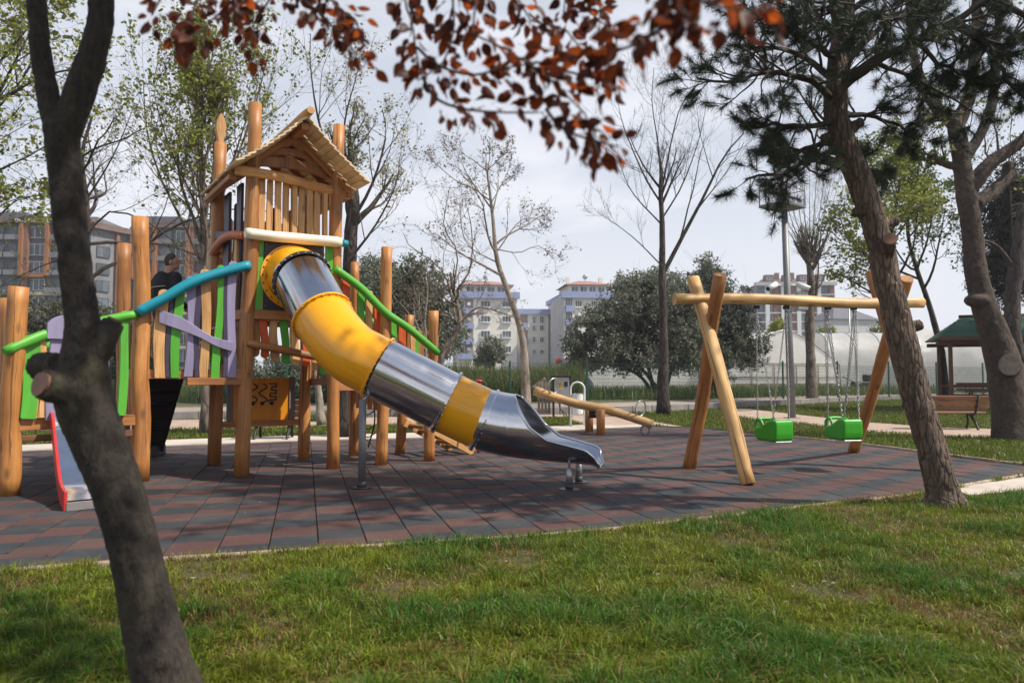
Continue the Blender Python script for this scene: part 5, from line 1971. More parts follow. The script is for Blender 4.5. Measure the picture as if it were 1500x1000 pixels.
# --- leafy tree off the left edge
b = Vector((-12.6, 14.8, 0))
bare_tree('maple_tree', 'tree with dense yellow green leaves at the top left edge of the photo', 'tree', b,
          [b, W(-95, 420, 14.8), W(-70, 250, 14.8), W(-50, 100, 14.8), W(-40, -60, 14.8)], .16, .05, 51, 'bark_dark', (12, .4, .97, 52, .40), (6, 5), (5, .5), 'leaf_lime', 7500, .075, None, .3, .14, 'twig_dark',
          extra=[(px_pts([(-75, 280), (-20, 180), (30, 120), (60, 60)], 14.5), .05), (px_pts([(-80, 320), (-20, 260), (40, 230), (80, 205)], 14.6), .05), (px_pts([(-60, 180), (0, 90), (50, 30), (70, -20)], 14.8), .05), (px_pts([(-85, 360), (-20, 330), (30, 290), (60, 300)], 14.7), .04)])
# --- plane tree with brown seed balls
b = G(771, 606)
bare_tree('plane_tree', 'pale trunked plane tree with brown buds before the cream flats', 'tree', b,
          px_pts([(771, 606), (769, 530), (762, 480), (745, 430), (728, 380), (722, 320), (716, 270), (712, 240)], b.y), .16, .035, 61, 'bark_pale', (9, .45, .97, 50, .36), (6, 5), (5, .5), 'leaf_bud', 1700, .055, None, .35, .16,
          extra=[(px_pts([(727, 370), (760, 325), (785, 320), (800, 330)], b.y), .04), (px_pts([(730, 385), (700, 370), (680, 350), (672, 290)], b.y), .04), (px_pts([(728, 365), (760, 370), (790, 360), (815, 385)], b.y - .3), .035), (px_pts([(718, 300), (740, 260), (748, 235)], b.y), .03)], droop=.3)
# --- gnarled bare tree
b = W(643, 575, 23.5); b.z = 0
bare_tree('gnarled_tree', 'gnarled leafless tree leaning right beside the stair of the tower', 'tree', b,
          px_pts([(640, 590), (648, 520), (672, 480), (672, 455), (664, 425), (660, 400)], 23.5), .13, .05, 71, 'bark_mid', (5, .5, .97, 55, .5), (5, 4), (4, .5), 'leaf_bud', 500, .05, None, .2, .24, None,
          extra=[(px_pts([(668, 470), (650, 400), (600, 360), (590, 340)], 23.4), .06), (px_pts([(666, 430), (690, 390), (690, 330), (680, 290)], 23.6), .055), (px_pts([(672, 475), (700, 450), (740, 460), (770, 470)], 23.3), .05), (px_pts([(668, 440), (650, 420), (620, 410)], 23.4), .05), (px_pts([(664, 420), (670, 370), (650, 330), (660, 270)], 23.5), .045)])
b = W(622, 575, 24.5); b.z = 0
bare_tree('white_tree', 'small whitish leafless tree behind the stair posts', 'tree', b,
          px_pts([(624, 600), (624, 500), (622, 470), (626, 430), (624, 405)], 24.5), .07, .025, 73, 'bark_pale', (6, .3, .97, 40, .5), (4, 3), (3, .5), twig_mat='bark_pale', wig=.2)
# --- tall bare tree
b = G(971, 608)
bare_tree('ash_tree', 'tall leafless tree with upright branches left of the swing', 'tree', b,
          px_pts([(971, 608), (972, 500), (970, 400), (970, 330), (968, 285), (969, 250)], b.y), .20, .07, 81, 'bark_dark', (4, .82, .99, 24, .40), (6, 5), (5, .45), None, 0, .05, None, .5, .10, 'twig_dark',
          extra=[(px_pts([(972, 400), (998, 350), (1030, 290), (1060, 230), (1090, 195)], b.y), .13), (px_pts([(970, 300), (945, 260), (915, 190), (905, 150)], b.y), .06), (px_pts([(969, 280), (985, 200), (1000, 150), (1035, 110)], b.y), .055), (px_pts([(968, 290), (965, 220), (955, 150), (958, 100)], b.y), .055), (px_pts([(970, 320), (1000, 270), (1025, 200), (1035, 150)], b.y + .4), .05), (px_pts([(970, 390), (930, 350), (890, 320), (875, 312)], b.y - .3), .04), (px_pts([(970, 330), (925, 280), (905, 230)], b.y), .045)], twig_r=.004)
# --- pollarded tree
b = G(1189, 591)
bare_tree('pollarded_tree', 'pollarded bare tree with a broom of upright shoots behind the camera pole', 'tree', b,
          px_pts([(1190, 591), (1187, 520), (1186, 470), (1188, 420), (1186, 385)], b.y), .26, .17, 91, 'bark_mid', (16, .92, 1.0, 26, .55), (4, 4), (4, .4), None, 0, .05, None, .5, .10,
          extra=[(px_pts([(1187, 480), (1196, 430), (1199, 385), (1198, 375)], b.y), .17)] + [(px_pts([(1186 + (i % 2) * 12, 385), (1186 + (i - 6) * 6, 330), (1186 + (i - 6) * 11, 250 + 3 * abs(i - 6))], b.y + .3 * (i % 3 - 1)), .045) for i in range(13)])
# --- pale green tree at right
for (lab, bx, by, top, sd, wl) in (('loose light green tree leaning left behind the gazebo', 1385, 590, [(1385, 592), (1380, 520), (1362, 450), (1345, 400), (1330, 340), (1335, 250)], 101, 1), ('light green leafy tree with many thin stems just right of the leaning pine', 1345, 596, [(1330, 596), (1325, 500), (1310, 420), (1305, 350), (1320, 260)], 102, 0)):
    b = G(bx, by)
    bare_tree('spring_tree', lab, 'tree', b, px_pts(top, 29.0 + 2 * wl), .16, .04, sd, 'bark_dark', (12, .35, .97, 45, .42), (6, 5), (5, .5), 'leaf_lime' if wl == 0 else 'leaf_mid', 6500, .095, None, .35, .14, 'twig_dark', jit=.08)
for (lab, px_, d, h_, sd) in (('small bright green tree behind the white greenhouses, left of the pollarded tree', 1142, 62, 5.2, 111), ('small bright green tree between the two white greenhouses', 1208, 70, 5.4, 112), ('dark green round tree beyond the right hand greenhouse', 1300, 75, 6.6, 113)):
    b = W(px_, 560, d); b.z = .26
    bare_tree('small_tree', lab, 'tree', b, [b, b + Z3 * h_ * .4, b + Z3 * h_ * .9], .12, .03, sd, 'bark_dark', (9, .3, .97, 45, .5), (5, 4), (4, .5), 'leaf_lime' if sd < 113 else 'leaf_mid', 3800, .17, None, .3, .14, 'twig_dark', jit=.12)

# --- olives: multi-stemmed with dense small leaves
def leafy(name, label, base, blobs, n, size, mat, seed, stems, bark='bark_dark', cat='tree', long=2.2, shell=.55, jit=.1, twigs=260):
    """crown filled with leaves through several uneven clump volumes; stems reach into them"""
    rng = np.random.default_rng(seed)
    tr = thing(name, label, cat, tuple(base))
    C = np.array([[*c] for c, r in blobs]); Rr = np.array([[*r] for c, r in blobs])
    w = Rr.prod(1) ** .67; w /= w.sum()
    sts = []
    for s in stems:
        sts.append(spline(s, 10))
    SP = np.stack(sts)
    SR = np.stack([np.linspace(.12, .035, 10)] * len(sts)) * (stems and 1)
    mk('trunk', [tubes_np(SP, SR, 8)], M[bark], tr)
    # twigs running out from the stems to clump centres
    k = twigs
    bi = rng.choice(len(C), k, p=w)
    dirs = unit(rng.normal(size=(k, 3)))
    tgt = C[bi] + dirs * Rr[bi] * rng.uniform(.3, .95, (k, 1))
    src = sample_on(SP, rng, k, .45)
    t = np.linspace(0, 1, 6)[None, :, None]
    mid = (src + tgt) / 2 + np.array([0, 0, .25])
    TP = (1 - t) ** 2 * src[:, None] + 2 * t * (1 - t) * mid[:, None] + t * t * tgt[:, None]
    TP = TP + rng.normal(0, .05, TP.shape) * (t > 0)
    TR = np.linspace(.028, .006, 6)[None] * np.ones((k, 1))
    T5, TR5 = spawn(TP, TR, rng, 5, .3, 1, 45, lambda t_: .35 * np.ones_like(t_), 4, .15, 0, .6, .004)
    mk('twig_crown', [tubes_np(TP, TR, 3), tubes_np(T5, TR5, 3)], M['twig_dark'], tr)
    # leaf sprays: clustered round random sprig centres inside the volumes
    ns = n // 22
    bi = rng.choice(len(C), ns, p=w)
    d = unit(rng.normal(size=(ns, 3)))
    rad = rng.uniform(0, 1, (ns, 1)) ** shell
    cen = C[bi] + d * Rr[bi] * rad
    # break the outline up
    keep = fbm(cen * 1.1, seed, 3) > .40
    cen, d = cen[keep], d[keep]
    pts = np.repeat(cen, 22, 0) + rng.normal(0, jit, (len(cen) * 22, 3))
    V, Q = leaves_np(pts, size, rng, .02, .1, 0, long)
    mk_leaves('leaf_crown', V, Q, M[mat], tr)
    return tr

def stems_from(base, tops):
    out = []
    for i, t_ in enumerate(tops):
        b = base + Vector((.25 * math.cos(i * 2.1), .25 * math.sin(i * 2.1), 0))
        out.append([b, b + (t_ - b) * .35 + Vector((0, 0, .25)), b + (t_ - b) * .7, t_])
    return out

d = 35.5
b = W(965, 560, d); b.z = .26
def Wb(px, py, dd, rx, ry, rz): return (tuple(W(px, py, dd)), (rx, ry, rz))
leafy('olive_tree', 'broad grey green olive tree behind the fence, left of the swing', b,
      [Wb(885, 480, d, 1.9, 1.7, 1.3), Wb(930, 450, d + .5, 2.0, 1.9, 1.7), Wb(915, 520, d - .6, 2.0, 1.4, 1.0), Wb(985, 460, d, 1.9, 1.9, 1.9), Wb(850, 500, d, 1.0, 1.0, .7), Wb(960, 420, d + 1, 1.5, 1.5, 1.0), Wb(1000, 520, d, 1.6, 1.4, 1.1), Wb(1010, 480, d + .5, 1.4, 1.4, 1.5), Wb(850, 530, d, 1.1, 1.0, .6), Wb(925, 420, d + 1, 1.1, 1.1, .8)],
      56000, .075, 'leaf_olive', 201, stems_from(b, [W(890, 490, d), W(930, 470, d), W(975, 470, d), W(1000, 500, d), W(910, 525, d)]))
b = W(1040, 560, d + 2); b.z = .26
leafy('olive_tree', 'taller grey green olive tree behind the left legs of the swing', b,
      [Wb(1040, 470, d + 2, 1.9, 1.9, 2.1), Wb(1085, 500, d + 1.6, 1.5, 1.4, 1.3), Wb(1045, 420, d + 2, 1.1, 1.1, 1.3), Wb(1075, 450, d + 2, 1.2, 1.2, 1.4), Wb(1010, 430, d + 2.4, 1.3, 1.3, 1.2), Wb(1050, 530, d + 1, 1.6, 1.3, 1.0), Wb(1035, 390, d + 2.5, .7, .7, .8), Wb(1100, 520, d + 1.6, 1.0, 1.0, .9), Wb(1005, 500, d + 1.5, 1.3, 1.2, 1.5)],
      40000, .075, 'leaf_olive', 202, stems_from(b, [W(1040, 450, d + 2), W(1080, 490, d + 2), W(1010, 470, d + 2), W(1055, 520, d + 1.6)]))
d = 30
b = W(600, 560, d); b.z = .26
leafy('olive_tree', 'grey green olive tree seen behind the tower stair', b,
      [Wb(560, 430, d, 1.3, 1.3, 1.4), Wb(605, 410, d + .5, 1.3, 1.3, 1.2), Wb(640, 450, d, 1.2, 1.2, 1.5), Wb(585, 480, d, 1.5, 1.3, 1.2), Wb(545, 400, d + 1, 1.0, 1.0, .8), Wb(650, 500, d, 1.1, 1.1, .9), Wb(530, 470, d, 1.0, 1.0, 1.2)],
      34000, .07, 'leaf_olive', 203, stems_from(b, [W(560, 440, d), W(605, 430, d), W(640, 460, d)]))
b = W(721, 545, 60); b.z = .26
leafy('round_shrub', 'round green shrub at the foot of the cream flats', b, [Wb(721, 515, 60, 1.2, 1.2, 1.3), Wb(712, 525, 60, 1.0, 1, .9)], 5000, .13, 'leaf_olive', 204, stems_from(b, [W(721, 515, 60), W(715, 522, 60)]), cat='shrub', twigs=40)
# thicket behind the left fence
for i, (px_, py_, rx, rz, lab) in enumerate(((30, 500, 2.0, 1.6, 'grey green bush behind the fence at the far left edge'), (110, 500, 2.2, 1.5, 'twiggy brown green bush behind the foreground trunk'), (185, 515, 1.8, 1.3, 'twiggy bush behind the two tall posts'), (-60, 490, 2.2, 1.8, 'grey green bush cut by the left edge of the photo'))):
    d = 29.5 + i * .4
    b = W(px_, 560, d); b.z = .26
    leafy('bush', lab, b, [Wb(px_, py_ - 18, d, rx, 1.4, rz), Wb(px_ + 30, py_ + 20, d, rx * .8, 1.2, rz * .7), Wb(px_ - 25, py_ + 15, d, rx * .7, 1.2, rz * .8)], 15000, .062, 'thicket', 210 + i, stems_from(b, [W(px_, py_, d), W(px_ + 25, py_, d), W(px_ - 25, py_, d)]), cat='bush', twigs=300)
for i, (px_, py_, rx, rz, lab) in enumerate(((345, 570, 1.4, .9, 'grey olive bush seen under the tower deck, behind the fence'), (420, 565, 1.3, .9, 'grey olive bush behind the fence right of the play panel'), (500, 560, 1.3, 1.1, 'dark olive bush behind the fence under the slide'))):
    d = 29.5
    b = W(px_, 580, d); b.z = .26
    leafy('bush', lab, b, [Wb(px_, py_ - 18, d, rx, 1.2, rz), Wb(px_ + 25, py_ - 5, d, rx * .8, 1.0, rz * .8)], 9000, .065, 'leaf_olive', 220 + i, stems_from(b, [W(px_, py_ - 10, d), W(px_ + 20, py_ - 10, d)]), cat='bush', twigs=120)
# dark conifer at the right edge
b = G(1490, 607)
leafy('cypress_tree', 'dark conifer at the right edge behind the big grey trunk', b,
      [Wb(1475, 330, 27, 1.6, 1.6, 1.4), Wb(1500, 400, 27, 2.0, 1.8, 1.5), Wb(1465, 420, 27, 1.2, 1.2, 1.1), Wb(1500, 270, 27.5, 1.6, 1.6, 1.5), Wb(1540, 340, 27, 1.8, 1.8, 2.5), Wb(1440, 380, 27, .9, .9, .7), Wb(1455, 300, 27, .9, .9, .6)],
      30000, .05, 'needle_dark', 230, [[b, b + Z3 * 3, b + Z3 * 6, b + Z3 * 9]] * 2, long=3.0, twigs=300)
b = G(1492, 606)
tr = thing('dark_trunk_tree', 'dark tree trunk at the right edge beside the gazebo roof', 'tree', tuple(b + Vector((.1, -1.5, 0))))
P, R = trunk_poly([b + Vector((.1, -1.5, 0)), W(1490, 520, 24.5), W(1483, 450, 24.5), W(1490, 380, 24.5), W(1500, 300, 24.6)], .30, .2)
MB().tube(P, R, 14, True, .2, 3).build('trunk', M['bark_dark'], tr)
P4 = spline([W(1490, 400, 24.5), W(1460, 360, 24.3), W(1430, 350, 24)], 8)[None]
mk('limb', [tubes_np(P4, np.linspace(.1, .03, 8)[None], 7)], M['bark_dark'], tr)
# --- slender bent stem behind the pine
b = G(1347, 611)
tr = thing('sapling', 'thin bent bare sapling right of the leaning pine trunk', 'tree', tuple(b))
P, R = trunk_poly([b, W(1346, 560, b.y), W(1338, 520, b.y), W(1322, 485, b.y), W(1312, 455, b.y)], .075, .03)
MB().tube(P, R, 9, True, .15, 4).build('trunk', M['bark_mid'], tr)

# --- wild weeds behind the fence: stalks
def stalks(name, x, y, h, w, c1, c2, z0=.26):
    n = len(x)
    col = np.array(c1)[None] + (np.array(c2) - np.array(c1))[None] * RNG.random((n, 1))
    return blades(name, x, y, h, w, col, z0, .35)
def region(n, px0, px1, d0, d1, seed, thr=.35):
    d = RNG.uniform(d0, d1, n); px_ = RNG.uniform(px0, px1, n)
    x = (px_ - 750) / FPX * d
    k = fbm(np.stack([x * .5, d * .5, d * 0], -1), seed, 3) > thr
    return x[k], d[k]
x, y = region(30000, 620, 850, 31, 42, 5)
stalks('tall_weeds', x, y, RNG.uniform(.6, 1.7, len(x)) * (.6 + .8 * fbm(np.stack([x * .45, y * .45, y * 0], -1), 8, 2)), RNG.uniform(.02, .055, len(x)), (.055, .085, .020), (.21, .22, .075))
x, y = region(16000, -60, 640, 29.8, 36, 6)
stalks('tall_weeds', x, y, RNG.uniform(.3, 1.1, len(x)), RNG.uniform(.018, .045, len(x)), (.06, .085, .025), (.17, .18, .07))
x, y = region(22000, 840, 1540, 33, 49, 7, .38)
k = y > 29 + (np.array([to_px((a, b_, .3))[0] for a, b_ in zip(x, y)]) - 840) * .028
x, y = x[k], y[k]
stalks('tall_weeds', x, y, RNG.uniform(.2, .75, len(x)), RNG.uniform(.02, .05, len(x)), (.055, .10, .020), (.19, .22, .07))
# weed tufts inside the fence
for px_, d in ((352, 21.6), (473, 21.8), (360, 21.4), (505, 20.0)):
    c = W(px_, 600, d)
    n = 420
    stalks('weed_tuft', c.x + RNG.normal(0, .22, n), c.y + RNG.normal(0, .18, n), RNG.uniform(.1, .42, n), .014, (.05, .10, .018), (.13, .19, .05), 0.012)
# ================================================================== NEAR TREES
def bark_disp(seed, sx, sz, amp, ridged=True):
    def f(co):
        q = np.stack([co[:, 0] * sx, co[:, 1] * sx, co[:, 2] * sz], -1)
        a = fbm(q, seed, 4)
        if ridged:
            a = 1 - np.abs(a - .5) * 4
        b = fbm(q * .35, seed + 5, 2)
        return amp * (a - .4) + amp * 1.4 * (b - .5)
    return f

# --- plum tree, foreground left
PD = 2.75
pb = W(262, 1075, PD)
pl_tree = thing('plum_tree', 'forked dark plum trunk with sawn stubs and overhanging red leaves, nearest at left', 'tree', (pb.x, pb.y, 0))
mb = MB()
pts = [(W(298, 1130, PD), .145), (W(258, 1040, PD), .122), (W(232, 960, PD), .106), (W(207, 850, PD), .084), (W(181, 740, PD), .085), (W(151, 660, PD), .092), (W(124, 590, PD), .104), (W(124, 530, PD), .086), (W(120, 470, PD), .060), (W(112, 400, PD), .055), (W(101, 320, PD), .054), (W(94, 240, PD), .056), (W(90, 185, PD), .062)]
P = spline([list(p) + [r] for p, r in pts], 60)
mb.tube(P[:, :3], P[:, 3], 22, True, .10, 2, 2.5)
pts = [(W(90, 200, PD), .050), (W(70, 140, PD), .042), (W(60, 80, PD), .036), (W(55, 20, PD), .032), (W(52, -60, PD), .030), (W(42, -160, PD + .1), .03)]
P = spline([list(p) + [r] for p, r in pts], 26)
mb.tube(P[:, :3], P[:, 3], 16, True, .08, 3, 2.5)
pts = [(W(92, 210, PD), .052), (W(112, 150, PD), .052), (W(132, 95, PD), .050), (W(146, 40, PD), .046), (W(150, -20, PD), .044), (W(165, -110, PD), .046), (W(200, -200, PD), .042)]
P = spline([list(p) + [r] for p, r in pts], 30)
mb.tube(P[:, :3], P[:, 3], 18, True, .08, 4, 2.5)
# sawn stubs
stubs = [((128, 596, PD), (92, 572, PD - .08), (62, 563, PD - .15), .066, .056), ((128, 575, PD), (84, 540, PD + .02), (56, 536, PD + .05), .06, .052), ((128, 540, PD), (150, 500, PD), (167, 472, PD + .02), .062, .036)]
cuts = []
for a, m_, e, r0, r1 in stubs:
    P = spline([W(*a), W(*m_), W(*e)], 12)
    mb.tube(P, np.linspace(r0, r1, 12), 16, True, .06, 6)
    cuts.append((Vector(P[-1]), Vector(P[-1] - P[-2]).normalized(), r1))
# root flare
for q in range(5):
    a = q * 1.26
    mb.tube(spline([W(262, 1040, PD), W(290, 1110, PD) + Vector((.06 * math.cos(a), .06 * math.sin(a), 0)), W(310, 1160, PD) + Vector((.2 * math.cos(a), .2 * math.sin(a), -.1))], 6), np.linspace(.12, .05, 6), 10)
clefts = [spline([W(x, y, PD - .105) for x, y in c_], 40) for c_ in (((186, 762), (196, 790), (208, 822), (220, 856)), ((181, 812), (190, 838), (204, 868), (212, 884)), ((206, 800), (222, 836)), ((232, 930), (244, 946), (240, 962)), ((140, 560), (136, 590), (146, 615)), ((110, 520), (120, 545), (126, 575)))]
def plum_disp(co):
    d_ = bark_disp(3, 20, 9, .0075)(co) + .004 * (fbm(co * 60, 6, 2) - .5)
    for c_ in clefts:
        q = np.min(np.linalg.norm(co[:, None, :] - c_[None], axis=2), axis=1)
        d_ -= .024 * np.exp(-(q / .013) ** 2) - .010 * np.exp(-((q - .034) / .016) ** 2)
    return d_
blob('trunk', mb, .008, M['bark_plum'], pl_tree, 3, plum_disp)
for c, nrm, r in cuts:
    up = nrm.orthogonal().normalized(); sd = nrm.cross(up)
    m2 = MB()
    V = [c + nrm * .012 + (up * math.cos(t_) + sd * math.sin(t_)) * r * .80 * (1 + .05 * math.sin(3 * t_)) for t_ in np.linspace(0, 2 * PI, 20, endpoint=False)]
    V2 = [v - nrm * .02 for v in V]
    m2.add(V + V2, [tuple(range(20))] + [(i, 20 + i, 20 + (i + 1) % 20, (i + 1) % 20) for i in range(20)], None)
    m2.build('sawn_end', M['cut_wood'], pl_tree)

# overhanging boughs with red leaves
def vec(*p): return np.array(p, dtype=float)
rngp = np.random.default_rng(77)
def bough(pts, r0, r1, n=14):
    P = spline(pts, n)
    R = np.linspace(r0, r1, n)
    mk('branch', [tubes_np(P[None], R[None], 8)], M['bark_dark'], pl_tree)
    return P
limbtop = W(200, -200, PD)
B1 = bough([limbtop, Vector((-1.0, 2.5, 3.75)), Vector((-.5, 2.2, 3.75)), Vector((.1, 1.9, 3.4)), Vector((.6, 1.75, 3.1))], .040, .014)
B2 = bough([Vector((-1.0, 2.5, 3.75)), Vector((-.95, 2.1, 3.3)), Vector((-.85, 1.95, 2.85)), Vector((-.7, 1.9, 2.55))], .022, .008)
B3 = bough([Vector((-.5, 2.2, 3.75)), Vector((-.2, 1.9, 3.2)), Vector((-.15, 1.8, 2.75)), Vector((0, 1.8, 2.5))], .022, .007)
twigs = []
def hang(pts, r=.0045):
    P = spline(pts, 14)
    twigs.append((P, r))
    return P
e2, e3 = Vector(B2[-1]), Vector(B3[-1])
# left spray: along the top edge of the picture
hang([Vector(B2[-3]), W(250, -30, 1.9), W(232, 5, 1.85), W(222, 22, 1.8)])
hang([Vector(B2[-2]), W(300, -20, 1.9), W(275, 30, 1.85), W(250, 52, 1.8)])
hang([e2, W(350, -10, 1.9), W(310, 30, 1.85), W(275, 58, 1.8)])
hang([e2, W(400, -15, 1.95), W(370, 40, 1.9), W(368, 80, 1.9)])
hang([e2, W(430, -10, 1.9), W(470, 20, 1.85), W(500, 55, 1.8), W(535, 92, 1.75)])
hang([e2, W(450, -30, 1.9), W(495, 10, 1.85), W(520, 30, 1.8)])
hang([e2, W(340, -15, 1.9), W(345, 5, 1.85), W(350, 12, 1.8)])
# middle spray
hang([e3, W(603, -20, 1.8), W(605, 40, 1.75), W(612, 90, 1.72), W(618, 112, 1.7)])
hang([e3, W(670, -20, 1.75), W(665, 40, 1.72), W(650, 90, 1.7), W(612, 118, 1.7)])
hang([W(612, 70, 1.75), W(640, 95, 1.7), W(690, 110, 1.65), W(740, 100, 1.6), W(800, 90, 1.55)])
hang([W(620, 115, 1.7), W(640, 145, 1.68), W(680, 160, 1.65), W(740, 165, 1.6), W(790, 165, 1.6)])
hang([Vector(B1[-3]), W(700, -10, 1.7), W(720, 50, 1.62), W(780, 100, 1.58), W(840, 140, 1.55), W(868, 195, 1.5), W(880, 235, 1.48)])
hang([Vector(B1[-3]), W(760, -20, 1.8), W(790, 30, 1.78), W(830, 45, 1.75), W(880, 110, 1.7), W(895, 130, 1.7)])
hang([W(780, 100, 1.58), W(830, 105, 1.55), W(870, 115, 1.55), W(898, 112, 1.55)])
hang([W(800, 160, 1.58), W(820, 185, 1.55), W(850, 200, 1.52), W(905, 215, 1.5)])
hang([Vector(B1[-2]), W(830, -20, 1.9), W(860, 15, 1.88), W(890, 40, 1.85)])
hang([Vector(B1[-2]), W(860, -20, 1.9), W(885, 20, 1.88), W(870, 40, 1.85)])
# right spray, nearest
B4 = bough([Vector(B1[-1]), Vector((.75, 1.5, 2.7)), Vector((.70, 1.35, 2.35))], .012, .006)
e4 = Vector(B4[-1])
hang([e4, W(1000, -40, 1.35), W(980, 15, 1.3), W(960, 45, 1.28), W(920, 62, 1.25)])
hang([e4, W(1020, -30, 1.3), W(1040, 5, 1.2), W(1080, 15, 1.15), W(1130, 15, 1.1)])
hang([e4, W(1000, -30, 1.3), W(1010, 20, 1.25), W(990, 50, 1.22)])
hang([W(990, 30, 1.3), W(940, 60, 1.35), W(905, 75, 1.45), W(870, 90, 1.5)])
TPp = np.stack([p for p, r in twigs]); TRp = np.stack([np.linspace(r, r * .45, 14) for p, r in twigs])
mk('twig_crown', [tubes_np(TPp, TRp, 5)], M['twig_dark'], pl_tree)

def leaf_mesh(v):
    """ovate pointed leaf 1 long, folded and curled"""
    n = 7
    fold, curl = .22 + .12 * v % .3, .12 + .10 * ((v * 7) % 3)
    Vv_, F = [], []
    for i in range(n):
        t_ = i / (n - 1)
        w = .30 * math.sin(PI * min(1, t_ ** .8)) ** .85 * (1.05 if i < n - 1 else 0) + .004
        z = -curl * t_ * t_
        Vv_ += [(t_, -w, z + w * fold + .02 * math.sin(9 * t_ + v)), (t_, 0, z), (t_, w, z + w * fold - .02 * math.sin(8 * t_ + v))]
    for i in range(n - 1):
        a = i * 3
        F += [(a, a + 3, a + 4, a + 1), (a + 1, a + 4, a + 5, a + 2)]
    Vv_ += [(-.35, -.012, .03), (-.35, .012, .03), (0.02, .012, 0), (0.02, -.012, 0)]
    F.append((21, 24, 23, 22))
    me = bpy.data.meshes.new('leaf')
    me.from_pydata(Vv_, [], F)
    me.polygons.foreach_set('use_smooth', [True] * len(F))
    me.materials.append(M['plum_leaf'])
    return me
LM = [leaf_mesh(v) for v in range(5)]
leafspots = []
for P, r in twigs:
    L = np.linalg.norm(np.diff(P, axis=0), axis=1).sum()
    m_ = max(5, int(L / .046)) + 2
    for q in range(m_):
        t_ = 1 - (q / m_) * (.78 if L > .3 else .95)
        i = min(12, int(t_ * 13)); p = P[i] + (P[i + 1] - P[i]) * (t_ * 13 - i)
        x_, y_ = to_px(p)
        for rep in range(5):
            T = P[i + 1] - P[i]; T /= np.linalg.norm(T)
            rnd = rngp.normal(size=3); rnd -= T * rnd.dot(T); rnd /= np.linalg.norm(rnd)
            d = T * .55 + rnd * .9 + np.array([0, 0, -.45]); d /= np.linalg.norm(d)
            s = rngp.uniform(.023, .048)
            leafspots.append((to_px(p)[1] < -20, p + rnd * rngp.uniform(0, .03), d, s))
rngp.shuffle(leafspots) if False else None
leafspots.sort(key=lambda a: (a[0], -a[3]))
restV, restF = [], []
for q, (off, p, d, s) in enumerate(leafspots):
    X = Vector(d)
    rn = Vector(rngp.normal(size=3))
    Zx = (rn + Vector((0, 0, .8))); Zx = (Zx - X * Zx.dot(X)).normalized()
    Y = Zx.cross(X)
    Mx = Matrix(((X.x * s, Y.x * s, Zx.x * s, p[0] + X.x * s * .3), (X.y * s, Y.y * s, Zx.y * s, p[1] + X.y * s * .3), (X.z * s, Y.z * s, Zx.z * s, p[2] + X.z * s * .3), (0, 0, 0, 1)))
    Mx = Matrix.Translation(-ORG[pl_tree.name]) @ Mx
    me = LM[q % 5]
    if q < 300:
        o = bpy.data.objects.new('leaf', me)
        COL.objects.link(o); o.parent = pl_tree; o.matrix_local = Mx
    else:
        b0 = len(restV)
        restV += [tuple(Mx @ v.co) for v in me.vertices]
        restF += [tuple(i + b0 for i in pp.vertices) for pp in me.polygons]
# the rest of the crown, overhead and out of the picture, that shades the lawn
def crown_leaves(n, cen, rad, seed, s=.06):
    rng = np.random.default_rng(seed)
    ns = n // 14
    d = unit(rng.normal(size=(ns, 3)))
    c = np.array(cen) + d * np.array(rad) * rng.uniform(.2, 1, (ns, 1)) ** .6
    c = c[fbm(c * 1.1, seed, 2) > .46]
    pts = np.repeat(c, 14, 0) + rng.normal(0, .10, (len(c) * 14, 3))
    return leaves_np(pts, s, rng, .01, .2, .1, 1.2)
me = bpy.data.meshes.new('leaves')
me.from_pydata(restV, [], restF)
me.materials.append(M['plum_leaf'])
o = bpy.data.objects.new('leaf_mass', me); COL.objects.link(o); o.parent = pl_tree; o['kind'] = 'stuff'
for cen, rad, n, sd in (((-1.0, 2.6, 4.9), (1.8, 1.6, 1.2), 9000, 1), ((.9, 2.2, 4.6), (1.5, 1.4, .9), 7000, 2)):
    V, Q = crown_leaves(n, cen, rad, sd)
    V = V.reshape(-1, 4, 3)
    ok = np.array([to_px(v[0])[1] < -60 for v in V])
    V = V[ok].reshape(-1, 3)
    o = mk_leaves('leaf_crown', V, np.arange(len(V)).reshape(-1, 4), M['plum_leaf'], pl_tree)
    o['kind'] = 'stuff'

# --- leaning pine, right
DN = 7.66
nb = G(1385, 742)
pine = thing('pine_tree', 'leaning rough barked pine with dark needle sprays in the right foreground', 'tree', tuple(nb))
TP_ = [(W(1392, 775, DN), .27), (W(1385, 735, DN), .215), (W(1368, 670, DN), .185), (W(1345, 590, DN), .18), (W(1322, 500, DN), .185), (W(1302, 420, DN), .175), (W(1286, 350, DN), .165), (W(1262, 270, DN), .165), (W(1232, 200, DN), .155), (W(1224, 140, DN), .15), (W(1232, 60, DN), .145), (W(1240, -40, DN), .14), (W(1262, -220, DN), .12), (W(1290, -480, DN), .08)]
mb = MB()
P = spline([list(p) + [r * .79] for p, r in TP_], 80)
mb.tube(P[:, :3], P[:, 3], 24, True, .08, 5, 1.5)
def pstub(px_, py_, ex, ey, r, dd=DN, de=None):
    mb.tube([W(px_, py_, dd), W(ex, ey, de or dd)], r, 12, True, .1, 3)
for a in ((1300, 372, 1304, 350, .075, DN - .05, DN - .30), (1228, 240, 1206, 232, .06), (1232, 195, 1204, 205, .055), (1240, 190, 1262, 178, .05), (1275, 315, 1248, 310, .06), (1292, 330, 1315, 322, .055), (1324, 480, 1350, 476, .06)):
    pstub(*a)
for q in range(6):
    a = q * 1.05
    mb.tube(spline([W(1380, 715, DN), nb + Vector((.12 * math.cos(a), .12 * math.sin(a), .04)), nb + Vector((.30 * math.cos(a), .30 * math.sin(a), -.08))], 6), np.linspace(.15, .06, 6), 10)
